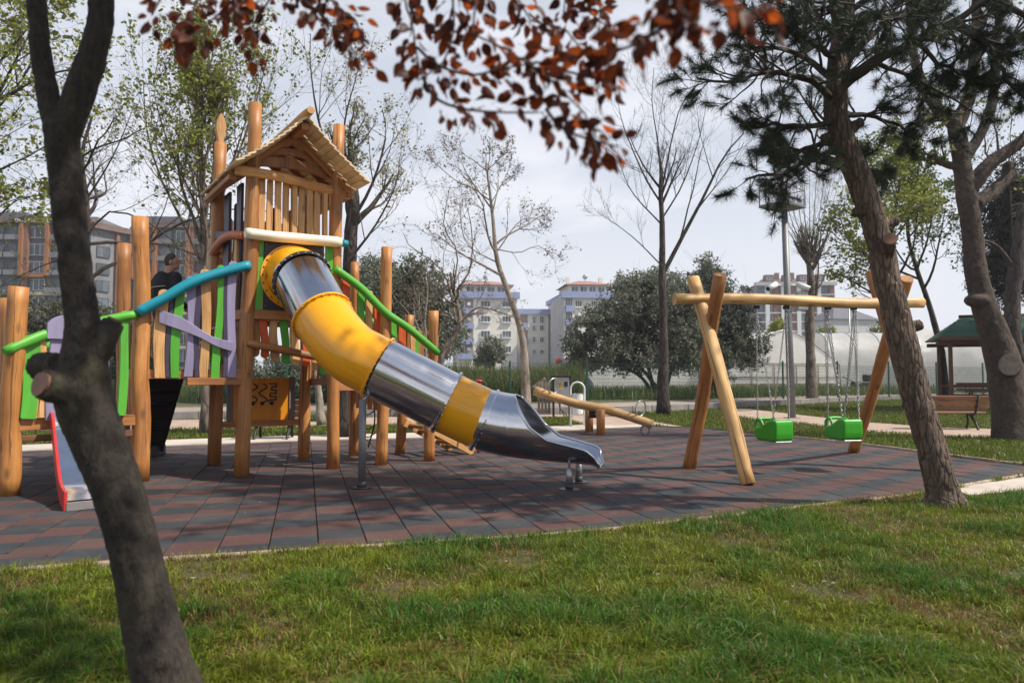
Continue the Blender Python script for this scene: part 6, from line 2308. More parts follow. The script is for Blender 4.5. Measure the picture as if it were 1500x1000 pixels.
def pine_disp(co):
    q = np.stack([co[:, 0] * 11, co[:, 1] * 11, co[:, 2] * 3.2], -1)
    a = fbm(q, 8, 4)
    pl = np.clip((a - .40) * 6, 0, 1)           # bark plates with furrows between
    b = fbm(q * 2.7, 12, 3)
    return .016 * (pl - .6) + .010 * (b - .5)
blob('trunk', mb, .016, M['bark_pine'], pine, 2, pine_disp)
for c, e, r in ((W(1300, 372, DN - .05), W(1304, 350, DN - .31), .068),):
    nrm = (e - c).normalized(); up = nrm.orthogonal().normalized(); sd = nrm.cross(up)
    V = [e + nrm * .012 + (up * math.cos(t_) + sd * math.sin(t_)) * r for t_ in np.linspace(0, 2 * PI, 18, endpoint=False)]
    V2 = [v - nrm * .03 for v in V]
    MB().add(V + V2, [tuple(range(18))] + [(i, 18 + i, 18 + (i + 1) % 18, (i + 1) % 18) for i in range(18)]).build('sawn_end', M['cut_wood'], pine)
rngn = np.random.default_rng(5)
mains = [
    [(1224, 150, DN), (1180, 115, DN - .3), (1120, 105, DN - .5), (1060, 122, DN - .7), (1022, 112, DN - .8)],
    [(1228, 175, DN), (1190, 185, DN - .2), (1140, 182, DN - .3), (1095, 188, DN - .4)],
    [(1232, 215, DN), (1190, 235, DN - .3), (1140, 255, DN - .5), (1095, 262, DN - .6)],
    [(1230, 205, DN), (1195, 215, DN + .3), (1150, 225, DN + .5), (1110, 222, DN + .6)],
    [(1228, 90, DN), (1190, 60, DN - .4), (1140, 30, DN - .7), (1090, 25, DN - .9)],
    [(1232, 60, DN), (1190, 15, DN + .3), (1150, -20, DN + .5), (1100, -30, DN + .6)],
    [(1226, 120, DN), (1160, 75, DN + .4), (1110, 70, DN + .7), (1065, 65, DN + .9)],
    [(1228, 130, DN), (1280, 90, DN - .3), (1340, 60, DN - .5), (1400, 30, DN - .7), (1450, -5, DN - .8)],
    [(1340, 60, DN - .5), (1370, 85, DN - .5), (1410, 110, DN - .6), (1450, 115, DN - .6)],
    [(1280, 90, DN - .3), (1330, 110, DN), (1385, 140, DN + .1), (1430, 165, DN + .2)],
    [(1226, 165, DN), (1270, 170, DN + .3), (1310, 180, DN + .4), (1340, 205, DN + .4)],
    [(1230, 100, DN), (1290, 40, DN + .5), (1340, 10, DN + .9), (1400, -20, DN + 1.2)],
    [(1240, 20, DN), (1300, -20, DN - .2), (1370, -30, DN - .3), (1440, -60, DN - .3)],
    [(1235, 40, DN), (1270, 20, DN - .7), (1300, 30, DN - 1.2), (1340, 20, DN - 1.6)],
    [(1240, 235, DN), (1270, 245, DN + .3), (1290, 262, DN + .4), (1292, 275, DN + .4)],
    [(1400, 30, DN - .7), (1440, 60, DN - .8), (1475, 110, DN - .8), (1500, 150, DN - .8)],
    [(1450, -5, DN - .8), (1480, 10, DN - .9), (1520, 40, DN - 1), (1560, 60, DN - 1)],
    [(1230, 30, DN), (1210, -10, DN - .8), (1180, -30, DN - 1.2), (1140, -20, DN - 1.5)],
]
# upper crown out of the picture
for q in range(16):
    a = q * 2.4; zf = rngn.uniform(.0, 1)
    p = W(1250 + 30 * zf, -130 - 330 * zf, DN)
    r_ = 2.6 * (1.1 - zf)
    mains.append([p, p + Vector((math.cos(a), math.sin(a), .1)) * r_ * .5, p + Vector((math.cos(a), math.sin(a), .2)) * r_])
MP = np.stack([spline([W(*c) if not isinstance(c, Vector) else c for c in m_], 12) for m_ in mains])
MP = MP + rngn.normal(0, .012, MP.shape) * (np.arange(12)[None, :, None] > 0)
MR = np.stack([np.linspace(.040, .010, 12)] * len(mains)); MR[7] = np.linspace(.075, .025, 12)
MR[8:10] *= .7
S1, SR1 = spawn(MP, MR, rngn, 17, .15, 1.0, 52, lambda t: .34 * (1.25 - .7 * t), 7, .12, .10, .55, .006, plane=.6)
S2, SR2 = spawn(S1, SR1, rngn, 3, .3, .95, 45, lambda t: .5 * np.ones_like(t), 5, .12, .1, .7, .005, plane=.7)
mk('limb', [tubes_np(MP, MR, 8)], M['bark_dark'], pine)
mk('twig_crown', [tubes_np(S1, SR1, 5), tubes_np(S2, SR2, 4)], M['twig_dark'], pine)
# needle tufts at the shoot ends
ends, edir = [], []
for Q in (S1, S2):
    ends.append(Q[:, -1]); edir.append(unit(Q[:, -1] - Q[:, -2]))
    ends.append(Q[:, -2] * .45 + Q[:, -1] * .55); edir.append(unit(Q[:, -1] - Q[:, -2]))
ends.append(MP[:, -1]); edir.append(unit(MP[:, -1] - MP[:, -2]))
E = np.concatenate(ends); D = np.concatenate(edir)
nn_ = 66
E2 = np.repeat(E, nn_, 0); D2_ = np.repeat(D, nn_, 0)
m_ = len(E2)
back = rngn.uniform(0, .13, (m_, 1))
root = E2 - D2_ * back
rnd = unit(rngn.normal(size=(m_, 3)))
dr = unit(D2_ * .62 + rnd * .80 + np.array([0, 0, .05]))
ln = rngn.uniform(.075, .125, (m_, 1))
sd = unit(np.cross(dr, unit(rngn.normal(size=(m_, 3))))) * .0021
tip = root + dr * ln - np.array([0, 0, 1]) * ln * .12
V = np.stack([root - sd, root + sd, tip], 1).reshape(-1, 3)
o = link(np_mesh('needle_crown', V - np.array(ORG[pine.name]), np.arange(m_ * 3).reshape(-1, 3), False), 'needle_crown', M['needle'], pine)

# --- big grey trunk at the right
d = 15.3
b = G(1482, 645)
big = thing('sycamore_tree', 'thick grey trunk with a large sawn scar and knotted limbs at the right edge', 'tree', tuple(b))
mb = MB()
tp = [(W(1488, 662, d), .46), (W(1484, 640, d), .40), (W(1478, 590, d), .345), (W(1472, 540, d), .33), (W(1456, 490, d), .29), (W(1443, 452, d), .26), (W(1430, 400, d), .215), (W(1424, 340, d), .205), (W(1415, 284, d), .185), (W(1409, 240, d), .175), (W(1404, 200, d), .175), (W(1396, 165, d), .15)]
P = spline([list(p) + [r] for p, r in tp], 60)
mb.tube(P[:, :3], P[:, 3], 24, True, .10, 5, 1.2)
def limb(pts, r0, r1, n=14):
    P = spline([W(*p) if not isinstance(p, Vector) else p for p in pts], n)
    mb.tube(P, np.linspace(r0, r1, n), 14, True, .12, 6, 1.5)
    return P
LB = [limb([(1422, 275, d), (1450, 240, d), (1485, 215, d), (1530, 180, d)], .17, .10), limb([(1428, 300, d), (1455, 280, d + .2), (1475, 260, d + .3), (1478, 240, d + .4)], .17, .12),
      limb([(1400, 190, d), (1420, 140, d), (1428, 80, d), (1430, 0, d), (1420, -80, d)], .15, .07), limb([(1398, 180, d), (1375, 160, d - .2), (1350, 120, d - .3), (1335, 60, d - .4), (1330, -30, d - .4)], .13, .05),
      limb([(1412, 240, d), (1395, 243, d), (1375, 235, d), (1366, 225, d)], .09, .06), limb([(1404, 205, d), (1390, 175, d), (1365, 175, d), (1352, 178, d)], .10, .06), limb([(1415, 230, d), (1440, 190, d), (1455, 140, d), (1460, 60, d), (1470, -40, d)], .12, .05)]
mb.tube([W(1476, 541, d), W(1479, 535, d - .40)], [.21, .215], 18, True, .05)          # sawn scar
mb.ball(W(1431, 440, d - .08), .25, 14, 10, (1, 1, .6))
mb.ball(W(1395, 178, d), .16, 12, 8)
mb.tube([W(1455, 490, d), W(1496, 560, d + .1), W(1500, 655, d)], [.2, .22, .28], 14)
blob('trunk', mb, .032, M['bark_big'], big, 2, bark_disp(9, 6, 3.5, .016))
c, e = W(1476, 541, d), W(1479, 535, d - .40)
nrm = (e - c).normalized(); up = nrm.orthogonal().normalized(); sd = nrm.cross(up)
V = [e + nrm * .03 + (up * math.cos(t_) + sd * math.sin(t_)) * .205 * (1 + .06 * math.sin(2 * t_)) for t_ in np.linspace(0, 2 * PI, 24, endpoint=False)]
V2 = [v - nrm * .06 for v in V]
M['scar'] = m_bark('sawn_scar', (.16, .12, .095), (.30, .24, .19), (10, 10, 10), .4, .02, flakes=False)
MB().add(V + V2, [tuple(range(24))] + [(i, 24 + i, 24 + (i + 1) % 24, (i + 1) % 24) for i in range(24)]).build('sawn_scar', M['scar'], big)
LP_ = np.stack([np.array([p for p in spline([Vector(q) for q in L], 9)]) for L in LB]); LR = np.stack([np.linspace(.08, .03, 9)] * len(LB))
rngb = np.random.default_rng(15)
P2, R2b = spawn(LP_, LR, rngb, 7, .3, 1.0, 40, lambda t: .7 * np.ones_like(t), 8, .14, .3, .5, .012)
P3, R3b = spawn(P2, R2b, rngb, 5, .2, 1.0, 40, lambda t: .5 * np.ones_like(t), 6, .14, .3, .6, .006)
P4, R4b = spawn(P3, R3b, rngb, 4, .1, 1.0, 40, lambda t: .5 * np.ones_like(t), 4, .14, .3, .7, .004)
mk('twig_crown', [tubes_np(P2, R2b, 5), tubes_np(P3, R3b, 4), tubes_np(P4, R4b, 3)], M['twig_dark'], big)
V, Q = leaves_np(sample_on(P4, rngb, 2600, .2), .06, rngb, .04)
mk_leaves('leaf_crown', V, Q, M['leaf_lime'], big)
# ================================================================== BUILDINGS
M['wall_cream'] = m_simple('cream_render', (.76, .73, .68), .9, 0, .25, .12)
M['wall_grey'] = m_simple('grey_render', (.50, .50, .51), .9, 0, .25, .14)  # even grey for side walls, a roof band and the low house
M['blue'] = m_simple('blue_render', (.29, .34, .55), .85, 0, .4, .12)
M['roof_red'] = m_simple('red_roof_tile', (.36, .19, .15), .9, 0, 2, .3)
M['glass'] = m_simple('window_glass', (.10, .12, .14), .12, 0, .8, .5, vary=.5)
M['white'] = m_simple('white_frame', (.75, .75, .75), .6, 0, 1, .1)
M['recess_shade'] = m_simple('balcony_shade_tone', (.30, .24, .21), .9, 0, .5, .3)  # dark colour imitates the shade inside the balcony recesses
M['dark_clad'] = m_simple('dark_cladding', (.10, .10, .11), .7, 0, .3, .25)
M['mid_clad'] = m_simple('grey_cladding', (.20, .20, .215), .7, 0, .3, .25)
M['orange_clad'] = m_simple('orange_cladding', (.30, .125, .045), .75, 0, .5, .2)
M['brick_clad'] = m_simple('brick_cladding', (.25, .115, .075), .9, 0, 1.5, .3)
M['cream_band'] = m_simple('cream_band', (.42, .38, .28), .9, 0, .5, .15)
M['slate'] = m_simple('slate_roof', (.13, .13, .15), .8, 0, 1.0, .25)
M['brown_roof'] = m_simple('brown_mansard', (.17, .115, .10), .85, 0, 1.0, .25)

class Facade:
    """flat face of a building: origin at its left foot, runs along e, outward normal n"""
    def __init__(s, o, e, n, parent):
        s.o, s.e, s.n, s.p = Vector(o), Vector(e).normalized(), Vector(n).normalized(), parent
    def at(s, x, z, out=0.0):
        return s.o + s.e * x + s.n * out + Z3 * z
    def slab(s, name, x0, x1, z0, z1, mat, out=0.0, th=.3, parent=None):
        c = s.at((x0 + x1) / 2, (z0 + z1) / 2, out)
        return MB().frame_box(c, s.e, s.n, Z3, x1 - x0, th, z1 - z0).build(name, M[mat], parent or s.p)
    def window(s, x0, x1, z0, z1, frame='white', panes=2, mat='glass', th=.10, sill=False):
        w, h = x1 - x0, z1 - z0
        f = .07
        mb = MB()
        for (a, b, c, d) in ((x0, x1, z0, z0 + f), (x0, x1, z1 - f, z1), (x0, x0 + f, z0 + f, z1 - f), (x1 - f, x1, z0 + f, z1 - f)):
            mb.frame_box(s.at((a + b) / 2, (c + d) / 2, .18), s.e, s.n, Z3, b - a, th, d - c)
        for i in range(1, panes):
            xx = x0 + w * i / panes
            mb.frame_box(s.at(xx, (z0 + z1) / 2, .182), s.e, s.n, Z3, f, th, h - 2 * f)
        fr = mb.build('window', M[frame], s.p)
        for i in range(panes):
            a, b = x0 + w * i / panes + f * .5, x0 + w * (i + 1) / panes - f * .5
            MB().frame_box(s.at((a + b) / 2, (z0 + z1) / 2, .165), s.e, s.n, Z3, b - a, .03, h - f).build('pane', M[mat], fr)
        if sill:
            MB().frame_box(s.at((x0 + x1) / 2, z0 - .06, .25), s.e, s.n, Z3, w + .3, .35, .1).build('sill', M['white'], fr)
        return fr

def box_walls(name, parent, o, e, n, w, dep, z0, z1, mat, side_mat=None):
    c = Vector(o) + e * (w / 2) - n * (dep / 2) + Z3 * ((z0 + z1) / 2)
    return MB().frame_box(c, e, n, Z3, w, dep, z1 - z0).build(name, M[mat], parent)

def hip_roof(parent, o, e, n, w, dep, z, h, over, mat, inset=.35):
    o = Vector(o)
    a = o - e * over + n * over; b = o + e * (w + over) + n * over
    c = o + e * (w + over) - n * (dep + over); d = o - e * over - n * (dep + over)
    m_ = min(w, dep) * inset
    r0 = o + e * m_ - n * (dep / 2); r1 = o + e * (w - m_) - n * (dep / 2)
    V = [p + Z3 * z for p in (a, b, c, d)] + [r0 + Z3 * (z + h), r1 + Z3 * (z + h)]
    return MB().add(V, [(0, 1, 5, 4), (1, 2, 5), (2, 3, 4, 5), (3, 0, 4), (0, 3, 2, 1)]).build('roof', M[mat], parent)

EX_, NY_ = Vector((1, 0, 0)), Vector((0, -1, 0))
# ---- cream flats with blue balconies
def cream_block(d, px0, px1, label, cols, bal, seed, side_px):
    random.seed(seed)
    o = W(px0, 550, d); o.z = 0.26
    e = Vector((1, .12, 0)).normalized(); n = Vector((e.y, -e.x, 0))
    t = thing('apartment_block', label, 'building', tuple(o))
    sc = d / FPX
    w = (px1 - px0) * sc
    zf = lambda py: ZY(py, d)
    dep = 13.0
    box_walls('wall', t, o, e, n, w, dep, .26, zf(432), 'wall_cream')
    F_ = Facade(o, e, n, t); F_.o.z = 0
    # grey gable side, a little proud
    MB().frame_box(F_.at(-.06, (zf(432) + .26) / 2, -dep / 2), n, e, Z3, dep - .02, .16, zf(432) - .3).build('side_wall', M['wall_grey'], t)
    # top band, penthouse and roof
    F_.slab('roof_band', -.5, w + .5, zf(436.5), zf(427), 'blue', .25, .9)
    box_walls('penthouse', t, F_.at(w * .12, 0, -1.2), e, n, w * .76, dep - 3, zf(432), zf(416), 'wall_cream')
    for i in range(4):
        P_ = Facade(F_.at(w * .12, 0, -1.2), e, n, t)
        P_.window(w * (.05 + .17 * i), w * (.18 + .17 * i), zf(426), zf(418), panes=2)
    hip_roof(t, F_.at(w * .08, 0, -.6), e, n, w * .84, dep - 4, zf(416), 1.3, .5, 'roof_red')
    for xx in (.16, .80):
        MB().frame_box(F_.at(w * xx, zf(411), -4), e, n, Z3, .7, .7, 2.4).build('chimney', M['wall_cream'], t)
    mbd = F_.at(w * .5, zf(408.5), -4)
    MB().tube([mbd, mbd + Z3 * .8], .05, 6).build('aerial_mast', M['galv'], t)
    MB().ball(mbd + Z3 * 1.0, .5, 12, 6, (1, .25, 1)).build('satellite_dish', M['galv'], t)
    rows = ((440, 449.5), (462, 471.5), (484, 494), (506.5, 516.5))
    for (a, b) in cols:
        for (y0, y1) in rows:
            F_.window((a - px0) * sc, (b - px0) * sc, zf(y1), zf(y0), panes=3, sill=True)
    for (a, b) in bal:
        x0, x1 = (a - px0) * sc, (b - px0) * sc
        for k, (yp0, yp1) in enumerate(((452, 459), (474, 481.5), (496, 504), (518, 526))):
            F_.slab('recess_shade_sheet', x0, x1, zf(yp0), zf(yp0 - 14), 'recess_shade', .02, .06)  # flat sheet on the wall, its shade painted in; no depth behind
            F_.slab('balcony', x0 - .1, x1 + .1, zf(yp1), zf(yp0), 'blue', .65, 1.0)
            wdw = x1 - x0
            F_.window(x0 + wdw * .1, x0 + wdw * .42, zf(yp0 - .3), zf(yp0 - 12), panes=1)
            F_.slab('air_conditioner', x0 + wdw * .6, x0 + wdw * .8, zf(yp0 - 5), zf(yp0 - 9), 'white', .3, .4)
    return t, F_, zf, sc
t, F_, zf, sc = cream_block(140, 668, 758, 'cream five storey flats with blue balconies behind the pale plane tree', ((704, 718), (736, 749)), ((671, 693),), 1, 655)
# set back right wing of the same block
o2 = W(758, 550, 147); o2.z = .26
G_ = Facade(o2, F_.e, F_.n, t)
sc2 = 147 / FPX; z2 = lambda py: ZY(py, 147)
w2 = 46 * sc2
box_walls('wing_wall', t, o2, F_.e, F_.n, w2, 10, .26, z2(458), 'wall_cream')
G_.o.z = 0
G_.slab('roof_band', -.2, w2 + .4, z2(460), z2(452.5), 'blue', .2, .8)
for (y0, y1) in ((474, 481), (496, 503), (518, 525)):
    G_.slab('balcony', .6, 15 * sc2, z2(y1), z2(y0), 'blue', .6, 1.0)
    G_.slab('recess_shade_sheet', .6, 15 * sc2, z2(y0), z2(y0 - 13), 'recess_shade', .02, .06)  # same flat sheet coloured as recess shade
for (y0, y1) in ((463, 473), (476, 484), (493, 501), (512, 518)):
    G_.window(22 * sc2, 27 * sc2, z2(y1), z2(y0), panes=2)
    G_.window(33 * sc2, 39 * sc2, z2(y1), z2(y0), panes=2)
t, F_, zf, sc = cream_block(132, 826, 905, 'cream flats with blue roof band half hidden behind the olive tree', ((843, 853), (867, 877)), (), 2, 800)
for (y0, y1, mt) in ((448, 457, 'blue'), (468, 476, 'blue'), (490, 498, 'blue')):
    F_.slab('balcony', (828 - 826) * sc, (839.5 - 826) * sc, zf(y1), zf(y0), mt, .6, 1.0)
for (y0, y1) in ((436, 448), (457, 468), (477, 490)):
    F_.window((828.5 - 826) * sc, (839 - 826) * sc, zf(y1), zf(y0), panes=3)
# its long grey side wing running towards us
so = W(803, 550, 150); so.z = .26
se_ = W(827, 550, 134); se_.z = .26
e = (se_ - so).normalized(); n = Vector((e.y, -e.x, 0))
L = (se_ - so).length
c = (so + se_) / 2 - n * 4
MB().frame_box(c + Z3 * (ZY(440, 140) / 2), e, n, Z3, L, 8, ZY(440, 140)).build('wing_wall', M['wall_grey'], t)
H_ = Facade(so, e, n, t); H_.o.z = 0
H_.slab('roof_band', -.3, L, ZY(441, 140), ZY(434, 140), 'blue', .1, .7)
for z_ in (3.0, 6.2, 9.4, 12.6):
    for f in (.18, .45, .72):
        H_.window(L * f, L * f + 1.5, z_, z_ + 1.5, panes=1)

# ---- dark modern flats at left
def dark_block(d, px0, px1, ytop, label, seed, sign=None, e=Vector((1, .05, 0))):
    o = W(px0, 550, d); o.z = .26
    e = e.normalized(); n = Vector((e.y, -e.x, 0))
    t = thing('apartment_block', label, 'building', tuple(o))
    sc = d / FPX; w = (px1 - px0) * sc
    zt = ZY(ytop + 21, d)
    box_walls('wall', t, o, e, n, w, 16, .26, zt, 'dark_clad')
    F_ = Facade(o, e, n, t); F_.o.z = 0
    F_.slab('fascia', -.4, w + .4, zt, zt + .9, 'brown_roof', .3, 1.4)
    # set back top storey and mansard
    box_walls('attic', t, F_.at(0, 0, -2), e, n, w * .42, 12, zt, ZY(ytop, d), 'slate')
    box_walls('attic', t, F_.at(w * .44, 0, -2.4), e, n, w * .55, 12, zt, ZY(ytop + 5, d), 'mid_clad')
    for i in range(5):
        P_ = Facade(F_.at(w * .5, 0, -2.2), e, n, t)
        P_.window(w * .09 * i, w * (.09 * i + .06), zt + .9, zt + 2.2, 'dark_clad', 1)
    fl = (zt - .3) / 9
    cols = max(3, int(w / 3.1))
    cw = w / cols
    for r in range(9):
        z0 = .3 + r * fl
        for c_ in range(cols):
            x0 = c_ * cw + .35
            big_ = (c_ + seed) % 3 == 0
            F_.window(x0, x0 + cw - .7, z0 + .55, z0 + fl - .45, 'white' if big_ else 'dark_clad', 3 if big_ else 2)
            if not big_:
                F_.slab('balcony', x0 - .2, x0 + cw - .5, z0 + .15, z0 + 1.0, 'mid_clad', .9, .12)
        if r in (2, 4, 5):
            F_.slab('band', -.1, w + .1, z0 - .28, z0 + .28, 'cream_band', .3, .9)
    # vertical brick piers and orange frames
    for c_ in range(1, cols, 2):
        F_.slab('pier', c_ * cw - .45, c_ * cw + .45, .3, zt - .05, 'brick_clad', .35, .9)
    k = 0
    for c_ in range(0, cols - 1, 3):
        x0, x1 = c_ * cw - .3, (c_ + 1) * cw + .1
        za, zb = .3 + fl * 6, zt - .05
        for (a, b, c1, c2) in ((x0 - .45, x0 + .1, za, zb), (x1 - .1, x1 + .45, za, zb), (x0 + .1, x1 - .1, za - .25, za + .3)):
            F_.slab('orange_frame', a, b, c1, c2, 'orange_clad', .75, 1.0)
    if sign:
        cu = bpy.data.curves.new('sign_lettering', 'FONT')
        cu.body = sign[0]; cu.size = sign[3]; cu.extrude = .06; cu.space_character = 1.25
        tmp = bpy.data.objects.new('tmp', cu); COL.objects.link(tmp)
        bpy.context.view_layer.update()
        me = bpy.data.meshes.new_from_object(tmp.evaluated_get(bpy.context.evaluated_depsgraph_get()))
        bpy.data.objects.remove(tmp)
        me.materials.clear(); me.materials.append(M['white'])
        so = bpy.data.objects.new('sign_lettering', me); COL.objects.link(so); so.parent = t
        p = F_.at(w * sign[1], zt + sign[2], 1.12) - ORG[t.name]
        so.matrix_local = Matrix(((e.x, 0, n.x, p.x), (e.y, 0, n.y, p.y), (0, 1, 0, p.z), (0, 0, 0, 1)))
    # side wing falling away to the right
    return t, F_, w, zt
t, F_, w, zt = dark_block(118, -60, 122, 306, 'dark grey flats with orange framed windows and white rooftop lettering, far left', 0, ('DOST-AK SEFİ', .425, .05, .85))
e2 = Vector((.42, .9, 0)).normalized(); n2 = Vector((e2.y, -e2.x, 0))
o2 = F_.at(w, 0, 0)
box_walls('side_wall', t, o2 + Z3 * .26, e2, n2, 26, 10, .26, zt - .6, 'mid_clad')
S_ = Facade(o2, e2, n2, t)
for r in range(8):
    for c_ in range(6):
        S_.window(1 + c_ * 4.2, 3.4 + c_ * 4.2, 1.0 + r * 2.95, 2.9 + r * 2.95, 'dark_clad', 2)
S_.slab('fascia', -.2, 26.2, zt - .6, zt + .4, 'brown_roof', .3, 1.4)
for c_ in (1, 3, 5):
    S_.slab('pier', c_ * 4.2 + .1, c_ * 4.2 + .7, .3, zt - .6, 'brick_clad', .3, .6)
dark_block(126, 196, 330, 313, 'dark grey flats with orange frames seen behind the man and the tall posts', 1)
# ---- grey, white and brick flats behind the swing
def brick_block():
    d = 215
    o = W(1110, 550, d); o.z = .26
    e = Vector((1, -.05, 0)).normalized(); n = Vector((e.y, -e.x, 0))
    t = thing('apartment_block', 'distant grey, white and brick flats with brown mansard roof above the swing beam', 'building', tuple(o))
    sc = d / FPX; w = 111 * sc; zf = lambda py: ZY(py, d)
    box_walls('wall', t, o, e, n, w, 16, .26, zf(419), 'mid_clad')
    F_ = Facade(o, e, n, t); F_.o.z = 0
    F_.slab('roof_band', -.6, w + .6, zf(419), zf(414), 'wall_grey', .6, 2.0)
    hip_roof(t, F_.at(2, 0, -1), e, n, w - 4, 13, zf(414), zf(403) - zf(414), .2, 'brown_roof', .18)
    for f in (.18, .42, .62, .84):
        MB().frame_box(F_.at(w * f, zf(407.5), -1.6), e, n, Z3, 2.6, 2.4, 2.2).build('dormer', M['brown_roof'], t)
        Facade(F_.at(0, 0, -.45), e, n, t).window(w * f - .8, w * f + .8, zf(410), zf(406), panes=2)
    for f in (.35, .55):
        MB().frame_box(F_.at(w * f, zf(402), -6), e, n, Z3, 1.2, 1.2, 2.5).build('chimney', M['brick_clad'], t)
    for r in range(11):
        y1 = 432 + r * 13.2 - 13.2 + 12.4; y0 = y1 - 10
        if zf(y1) < 1: break
        F_.slab('band', -.2, w + .2, zf(y1 + 1.8), zf(y1 + .6), 'white', .5, 1.2)
        for a, b in ((.03, .12), (.15, .24), (.245, .33), (.36, .46), (.52, .60), (.62, .70), (.73, .80), (.82, .96)):
            F_.window(w * a, w * b, zf(y1), zf(y0), 'white' if a in (.15, .52) else 'dark_clad', 2)
    for f in (.135, .34, .54, .80):
        F_.slab('pier', w * f - .7, w * f + .5, .3, zf(419), 'white', .62, 1.1)
    for f in (.245, .47, .71, .97):
        F_.slab('pier', w * f - .7, w * f + .7, .3, zf(419.4), 'brick_clad', .45, .8)
brick_block()
d = 165
o = W(1223, 550, d); o.z = .26
e = Vector((1, .25, 0)).normalized(); n = Vector((e.y, -e.x, 0))
t = thing('house', 'low grey house with slate hipped roof right of the distant brick flats', 'house', tuple(o))
w = 76 * d / FPX
box_walls('wall', t, o, e, n, w, 10, .26, ZY(467, d), 'wall_grey')
hip_roof(t, o, e, n, w, 10, ZY(467, d) - .26, 3.2, .6, 'slate', .4)
F_ = Facade(o, e, n, t); F_.o.z = 0
for z_ in (3.5, 6.8, 10.2):
    for i in range(5):
        F_.window(1 + i * 2.3, 2.1 + i * 2.3, z_, z_ + 1.4, panes=1, frame='white')
# pole beside the house
q = W(1246, 550, 120); q.z = .26
t = thing('telegraph_pole', 'thin distant pole in front of the low grey house', 'pole', tuple(q))
MB().tube([q, Vector((q.x, q.y, ZY(452, 120)))], .13, 8).build('pole', M['galv'], t)
MB().box((q.x, q.y, ZY(455, 120)), (1.4, .12, .12), 0).build('crossarm', M['galv'], t)

# ================================================================== GREENHOUSES
m, t_, b = newmat('greenhouse_film')
nz = noise(t_, coords(t_, 'Object', (1, 1, 1)), .8, 5, .6)
t_.links.new(mix(t_, 1.0, (.80, .79, .77), ramp(t_, nz, [(.3, .78), (.7, 1.0)]), 'MULTIPLY'), b.inputs['Base Color'])
b.inputs['Roughness'].default_value = .5
n2 = noise(t_, coords(t_, 'Object', (1, 3, .6)), 1.6, 4, .6, 1.0)
bump(t_, b, n2, .6, .08)
tl = nd(t_, 'ShaderNodeBsdfTranslucent')
tl.inputs['Color'].default_value = (.90, .89, .86, 1)
mxs = nd(t_, 'ShaderNodeMixShader', Fac=.5)
outn = [q for q in t_.nodes if q.type == 'OUTPUT_MATERIAL'][0]
t_.links.new(b.outputs[0], mxs.inputs[1]); t_.links.new(tl.outputs[0], mxs.inputs[2]); t_.links.new(mxs.outputs[0], outn.inputs['Surface'])
M['film'] = m
def greenhouse(label, o, ax, side, w, L, h, hs, seed, ragged=0.0, peak=False):
    """arched film tunnel, front gable at o, runs along ax, width along side"""
    ax, side = Vector(ax).normalized(), Vector(side).normalized()
    g = thing('greenhouse', label, 'greenhouse', tuple(o))
    prof = []
    for q in np.linspace(0, PI, 25):
        x = -math.cos(q) * w / 2
        z = hs + (h - hs) * ((1 - abs(math.cos(q)) ** 1.45) if peak else math.sin(q) ** .85)
        prof.append((x, z))
    prof = [(-w / 2 - .05, 0.0), (-w / 2 - .05, hs * .5)] + prof + [(w / 2 + .05, hs * .5), (w / 2 + .05, 0)]
    nseg = max(10, int(L / .5))
    V = []
    rg = np.random.default_rng(seed)
    for i in range(nseg + 1):
        s = L * i / nseg
        for j, (x, z) in enumerate(prof):
            dzs = -.07 * abs(math.sin(PI * s / 2.0)) * (z / h)
            p = Vector(o) + ax * s + side * x + Z3 * (z + dzs)
            if ragged:
                q = np.array([[p.x * .8, p.y * .8, p.z * .8]])
                f = float(fbm(q, seed, 4)[0]) - .5
                p = p + Z3 * (f * ragged * z / h * 1.6) + side * (f * ragged * .6) + ax * (f * ragged * .8)
                p.z = max(p.z, .26)
            V.append(p)
    m_ = len(prof)
    F = [(i * m_ + j, i * m_ + j + 1, (i + 1) * m_ + j + 1, (i + 1) * m_ + j) for i in range(nseg) for j in range(m_ - 1)]
    MB().add(V, F, None, True).build('film_cover', M['film'], g)
    # gable sheet with timber frame
    gp = [Vector(o) + side * x + Z3 * z - ax * .02 for x, z in prof]
    mid = Vector(o) - ax * .02
    cen = mid + Z3 * .01
    ng = len(gp)
    cut = hs * .82
    Vg = gp + [mid + Z3 * (z * .5) + side * (x * .5) for x, z in prof] + [cen]
    Fg = [(i, i + 1, ng + i + 1, ng + i) for i in range(ng - 1)] + [(ng + i, ng + i + 1, 2 * ng) for i in range(ng - 1)]
    MB().add(Vg, Fg, None, True).build('gable_sheet', M['film'], g)
    MB().tube([p - ax * .04 for p in gp], .045, 8).build('gable_hoop', M['galv'], g)
    for z_ in (hs * 1.05, hs * .55):
        MB().tube([mid - side * w / 2 + Z3 * z_ - ax * .06, mid + side * w / 2 + Z3 * z_ - ax * .06], .04, 6).build('gable_rail', M['grey_wood'], g)
    for f in (-.3, -.1, .1, .3):
        MB().tube([mid + side * w * f - ax * .06, mid + side * w * f + Z3 * hs * 1.05 - ax * .06], .035, 6).build('gable_post', M['grey_wood'], g)
    for i in range(4):
        p0 = mid - side * (w * .48 - i * w * .24) - ax * .07
        MB().frame_box(p0 + side * (w * .12) + Z3 * .3, side, ax, Z3, w * .23, .03, .6).build('base_board', M['grey_wood'], g)
    for i in range(1, int(L / 2)):
        s = i * 2.0
        P = [Vector(o) + ax * s + side * (x * 1.006) + Z3 * (z + .02) for x, z in prof[1:-1]]
        if not ragged:
            MB().tube(P, .03, 6).build('hoop', M['galv'], g)
    return g
d = 50
o = W(1150, 560, d); o.z = .26
greenhouse('white film greenhouse with peaked front gable behind the left swing seat', o, (-.25, 1, 0), (1, .25, 0), 8.9, 22, ZY(483, d) - .26, 1.9, 3, 0.0, True)
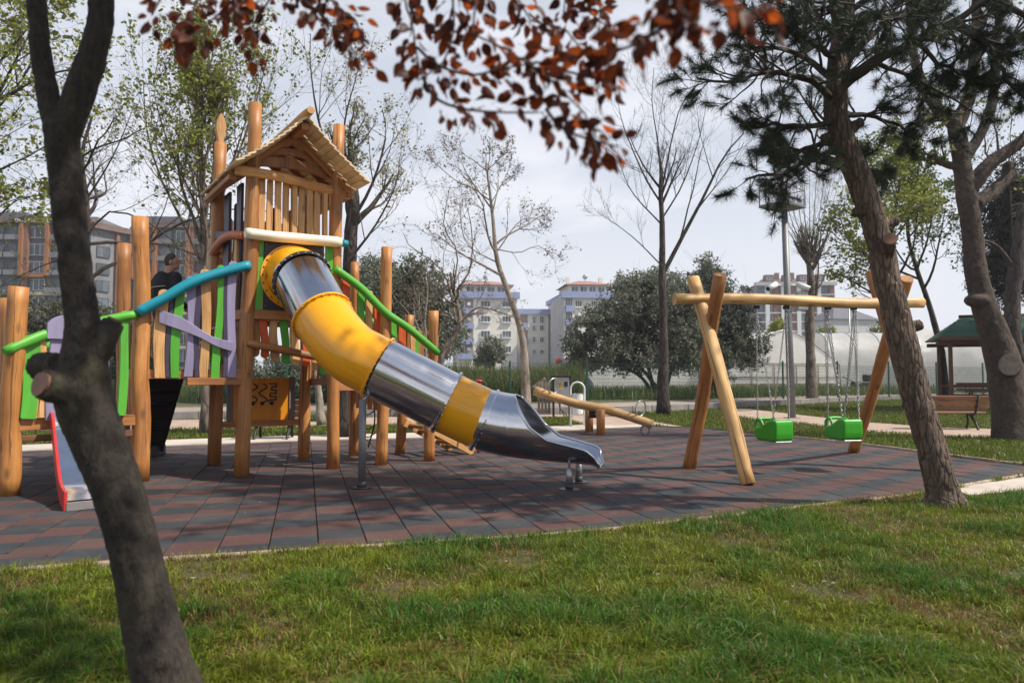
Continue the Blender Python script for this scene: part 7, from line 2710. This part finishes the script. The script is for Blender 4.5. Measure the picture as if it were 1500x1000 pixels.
d = 58
o = W(1196, 560, 60); o.z = .26
greenhouse('long white film greenhouse with its long side to us behind the right swing seat', o, (1, -.10, 0), (.10, 1, 0), 7.0, 12.5, ZY(485, d) - .26, 2.4, 5)
d = 52
o = W(1336, 560, 55); o.z = .26
greenhouse('torn sagging white film greenhouse left of the gazebo', o, (1, -.28, 0), (.28, 1, 0), 6.0, 6.6, ZY(484, d) - .1, 2.2, 7, 1.5)
o = W(838, 560, 56); o.z = .26
greenhouse('low white film greenhouse half hidden behind the two olive trees', o, (1, .02, 0), (-.02, 1, 0), 6.5, 13.5, ZY(517, 57) - .26, 1.6, 9, .5)
# rusty machine in the weeds beside the greenhouses
q = W(1263, 560, 46); q.z = .26
t = thing('garden_machine', 'dark rusty machine with wheels in the weeds before the long greenhouse', 'machine', tuple(q))
MB().box((q.x, q.y, .85), (1.3, .6, .32)).build('machine_body', M['dark_iron'], t, .06)
MB().box((q.x + .35, q.y, 1.25), (.5, .5, .5)).build('engine', M['dark_iron'], t, .08)
for sx in (-.45, .45):
    MB().ring((q.x + sx, q.y - .35, .62), Vector((0, 1, 0)), .28, .09, 18, 8).build('wheel', M['black'], t)
MB().tube([(q.x - .5, q.y, .95), (q.x - 1.3, q.y, 1.35)], .035, 6).build('handle', M['dark_iron'], t)
# white wrapped heap and red cap behind the fence
d = 38
q = W(828, 560, d); q.z = .26
mb = MB()
mb.ball(q + Z3 * .9, 1.0, 14, 9, (1.0, .8, 1.15)); mb.ball(q + Vector((.7, 0, .5)), .8, 12, 8, (1.1, .8, .9)); mb.ball(q + Vector((.1, 0, 1.7)), .4, 10, 7)
t = thing('covered_heap', 'heap under crumpled white sheet with a red bundle on top, behind the fence', 'heap', tuple(q))
def crump(co):
    return .12 * (fbm(co * 2.2, 5, 4) - .5)
blob('sheet', mb, .09, M['film'], t, 3, crump)
MB().ball(q + Vector((-.35, -.2, 1.75)), .28, 10, 7, (.8, .8, 1.2)).build('red_bundle', M['slide_red'], t)
# ================================================================== MAN ON THE MIDDLE DECK
random.seed(3)
M['skin'] = m_simple('skin', (.45, .25, .17), .55, 0, 30, .1)
M['hair'] = m_simple('cropped_hair', (.080, .056, .045), .9, 0, 160, .4, .5)
M['jacket'] = m_simple('black_jacket', (.012, .012, .014), .8, 0, 5, .3, .5)
M['trousers'] = m_simple('black_trousers', (.016, .016, .018), .85, 0, 6, .3, .5)
M['reflect'] = m_simple('grey_reflective_strip', (.42, .42, .44), .4)
mx, my = -5.17, 10.60
man = thing('person', 'man with cropped dark hair in a black hooded jacket, back turned, on the tower deck', 'person', (mx, my, D2))
fd = Vector((.46, .89, 0)).normalized()          # the way he faces
rt = Vector((fd.y, -fd.x, 0))                     # his right
hd = Vector((.93, .36, 0)).normalized(); hr = Vector((hd.y, -hd.x, 0))
def Q(r, f, z): return Vector((mx, my, D2)) + rt * r + fd * f + Z3 * z
def chain(mb, pts, rad, n=12, k=12, sq=1.0):
    P = spline([list(p) + [r] for p, r in zip(pts, rad)], n)
    mb.tube(P[:, :3], P[:, 3], k, True, 0, 0, 1, True, sq)
hc = Q(.02, .05, 1.655)
rot = Matrix((hr, hd, Z3)).transposed()
body = MB()
body.ball(hc + Z3 * .015, .105, 16, 12, (.76, .92, 1.10), rot)
body.ball(hc - Z3 * .055 + hd * .030, .075, 14, 10, (.80, .95, .95), rot)        # jaw
body.ball(hc + hd * .102 - Z3 * .012, .018, 10, 8, (.8, 1.0, 1.5), rot)          # nose
body.ball(hc + hd * .082 + Z3 * .030, .03, 10, 8, (1.6, .7, .5), rot)            # brow
body.ball(hc + hd * .088 - Z3 * .058, .018, 10, 8, (1.5, .8, .8), rot)           # lips
body.ball(hc + hd * .078 - Z3 * .094, .022, 10, 8, (1.1, .8, .8), rot)           # chin
for s in (-1, 1):
    body.ball(hc + hr * (s * .083) - Z3 * .012 - hd * .008, .030, 10, 8, (.35, .75, 1.15), rot)   # ears
chain(body, [Q(0, 0, 1.36), Q(0, .01, 1.46), Q(.01, .03, 1.58)], [.075, .062, .064])
chain(body, [Q(0, 0, .92), Q(0, 0, 1.15), Q(0, 0, 1.36)], [.13, .13, .12])
def hand(tip_root, d, side, mb):
    up = d.cross(side).normalized()
    mb.ball(tip_root + d * .045, .042, 10, 8, (1, 1, 1))
    mb.board(tip_root, tip_root + d * .09, .080, .030, up)
    for i, (o_, l) in enumerate(((-.030, .066), (-.010, .076), (.010, .072), (.030, .056))):
        a = tip_root + d * .085 + side * o_
        chain(mb, [a, a + d * l * .55 - up * .010, a + d * l * .8 - up * .038], [.0105, .0100, .0085], 7, 8)
    chain(mb, [tip_root + d * .025 + side * .035, tip_root + d * .055 + side * .068, tip_root + d * .085 + side * .072 - up * .02], [.013, .012, .010], 7, 8)
# left arm reaches back to the rail, right arm hangs
lsh, lel, lwr = Q(-.215, -.01, 1.38), Q(-.32, -.08, 1.12), Q(-.25, -.05, .93)
rsh, rel, rwr = Q(.215, -.01, 1.38), Q(.27, -.05, 1.10), Q(.22, .16, .97)
chain(body, [lsh, lel, lwr], [.055, .042, .030], 12)
chain(body, [rsh, rel, rwr], [.055, .042, .030], 12)
hand(lwr, (lwr - lel).normalized(), fd, body)
hand(rwr, (rwr - rel).normalized(), -rt, body)
for s in (-1, 1):
    chain(body, [Q(s * .09, 0, .92), Q(s * .105, .02, .50), Q(s * .11, -.01, .10)], [.085, .06, .042], 10)
    body.ball(Q(s * .11, .04, .06), .06, 10, 8, (.8, .8, .8))
blob('body', body, .0075, M['skin'], man, 3)
hair = MB()
hair.ball(hc + Z3 * .020 - hd * .008, .1065, 22, 16, (.765, .925, 1.09), rot)
cutter = []
ho = hair.mesh('hair', ORG[man.name])
bm = bmesh.new(); bm.from_mesh(ho)
# keep the cap above a hairline that drops to the nape
oc = hc - ORG[man.name]
kill = []
for v in bm.verts:
    q = v.co - oc
    f_ = q.dot(hd)
    line = -.070 if f_ < -.02 else (-.030 if f_ < .02 else .0 + (f_ - .02) * 1.3)
    if q.z < line: kill.append(v)
bmesh.ops.delete(bm, geom=kill, context='VERTS')
bm.to_mesh(ho); bm.free()
ho.materials.append(M['hair'])
o_ = bpy.data.objects.new('hair', ho); COL.objects.link(o_); o_.parent = man
sm = o_.modifiers.new('thickness', 'SOLIDIFY'); sm.thickness = .006; sm.offset = -1
jk = MB()
chain(jk, [Q(0, 0, .84), Q(0, .0, 1.0), Q(0, .0, 1.20), Q(0, .0, 1.36), Q(0, .01, 1.44)], [.195, .195, .205, .195, .10], 18, 20)
jk.ball(Q(0, 0, 1.34), .20, 18, 12, (1.22, .70, .58), Matrix((rt, fd, Z3)).transposed())
jk.ball(Q(0, -.02, 1.12), .20, 18, 12, (1.10, .72, 1.3), Matrix((rt, fd, Z3)).transposed())
chain(jk, [Q(-.16, 0, 1.42), lsh, lel, lwr - (lwr - lel).normalized() * .02], [.09, .082, .068, .048], 14)
chain(jk, [Q(.16, 0, 1.42), rsh, rel, rwr - (rwr - rel).normalized() * .02], [.09, .082, .068, .048], 14)
# hood lying on the shoulders
P = [Q(.115 * math.cos(a), .01 + .105 * math.sin(a), 1.455 + .03 * math.sin(a)) for a in np.linspace(0, 2 * PI, 20)]
jk.tube(P, .042, 10)
jk.ball(Q(0, -.115, 1.40), .11, 14, 10, (1.15, .55, .95), Matrix((rt, fd, Z3)).transposed())
def fold(co):
    return .010 * (fbm(co * np.array([7, 7, 4]), 4, 3) - .5) * 2
blob('jacket', jk, .013, M['jacket'], man, 3, fold)
P = [Q(.16 * x, -math.sqrt(.214 ** 2 - (.15 * x) ** 2), 1.255 + .012 * x) for x in np.linspace(-1, 1, 12)]
MB().tube(P, .007, 6).build('reflective_strip', M['reflect'], man)
P = [Q(0.0, -.212 + .004 * t_, 1.255 - .30 * t_) for t_ in np.linspace(0, 1, 6)]
MB().tube(P, .006, 6).build('seam_strip', M['jacket'], man)
tr_ = MB()
for s in (-1, 1):
    chain(tr_, [Q(s * .085, 0, .92), Q(s * .10, .015, .70), Q(s * .108, .02, .48), Q(s * .112, -.005, .08)], [.115, .098, .078, .068], 16, 14)
tr_.ball(Q(0, -.01, .90), .17, 16, 10, (1.05, .78, .75), Matrix((rt, fd, Z3)).transposed())
blob('trousers', tr_, .013, M['trousers'], man, 3, fold)
for s in (-1, 1):
    sh = MB()
    sh.ball(Q(s * .115, .03, .045), .05, 14, 8, (.95, 2.5, .9), Matrix((rt, fd, Z3)).transposed())
    sh.ball(Q(s * .113, -.03, .07), .055, 12, 8, (.9, 1.1, 1.0), Matrix((rt, fd, Z3)).transposed())
    blob('shoe', sh, .01, M['black'], man, 2)
# ================================================================== HAZE
m = bpy.data.materials.new('haze_air')
m.use_nodes = True
t = m.node_tree
t.nodes.clear()
ho = nd(t, 'ShaderNodeOutputMaterial')
pv = nd(t, 'ShaderNodeVolumePrincipled')
pv.inputs['Color'].default_value = (.86, .90, 1.0, 1)
pv.inputs['Density'].default_value = 0.0006
pv.inputs['Anisotropy'].default_value = 0.2
t.links.new(pv.outputs[0], ho.inputs['Volume'])
bm = bmesh.new()
bmesh.ops.create_cube(bm, size=1.0)
me = bpy.data.meshes.new('haze')
bm.to_mesh(me); bm.free()
hz = link(me, 'haze', m)
hz.scale = (1000, 1000, 46.5)
hz.location = (0, 300, 21.0)
hz['kind'] = 'stuff'
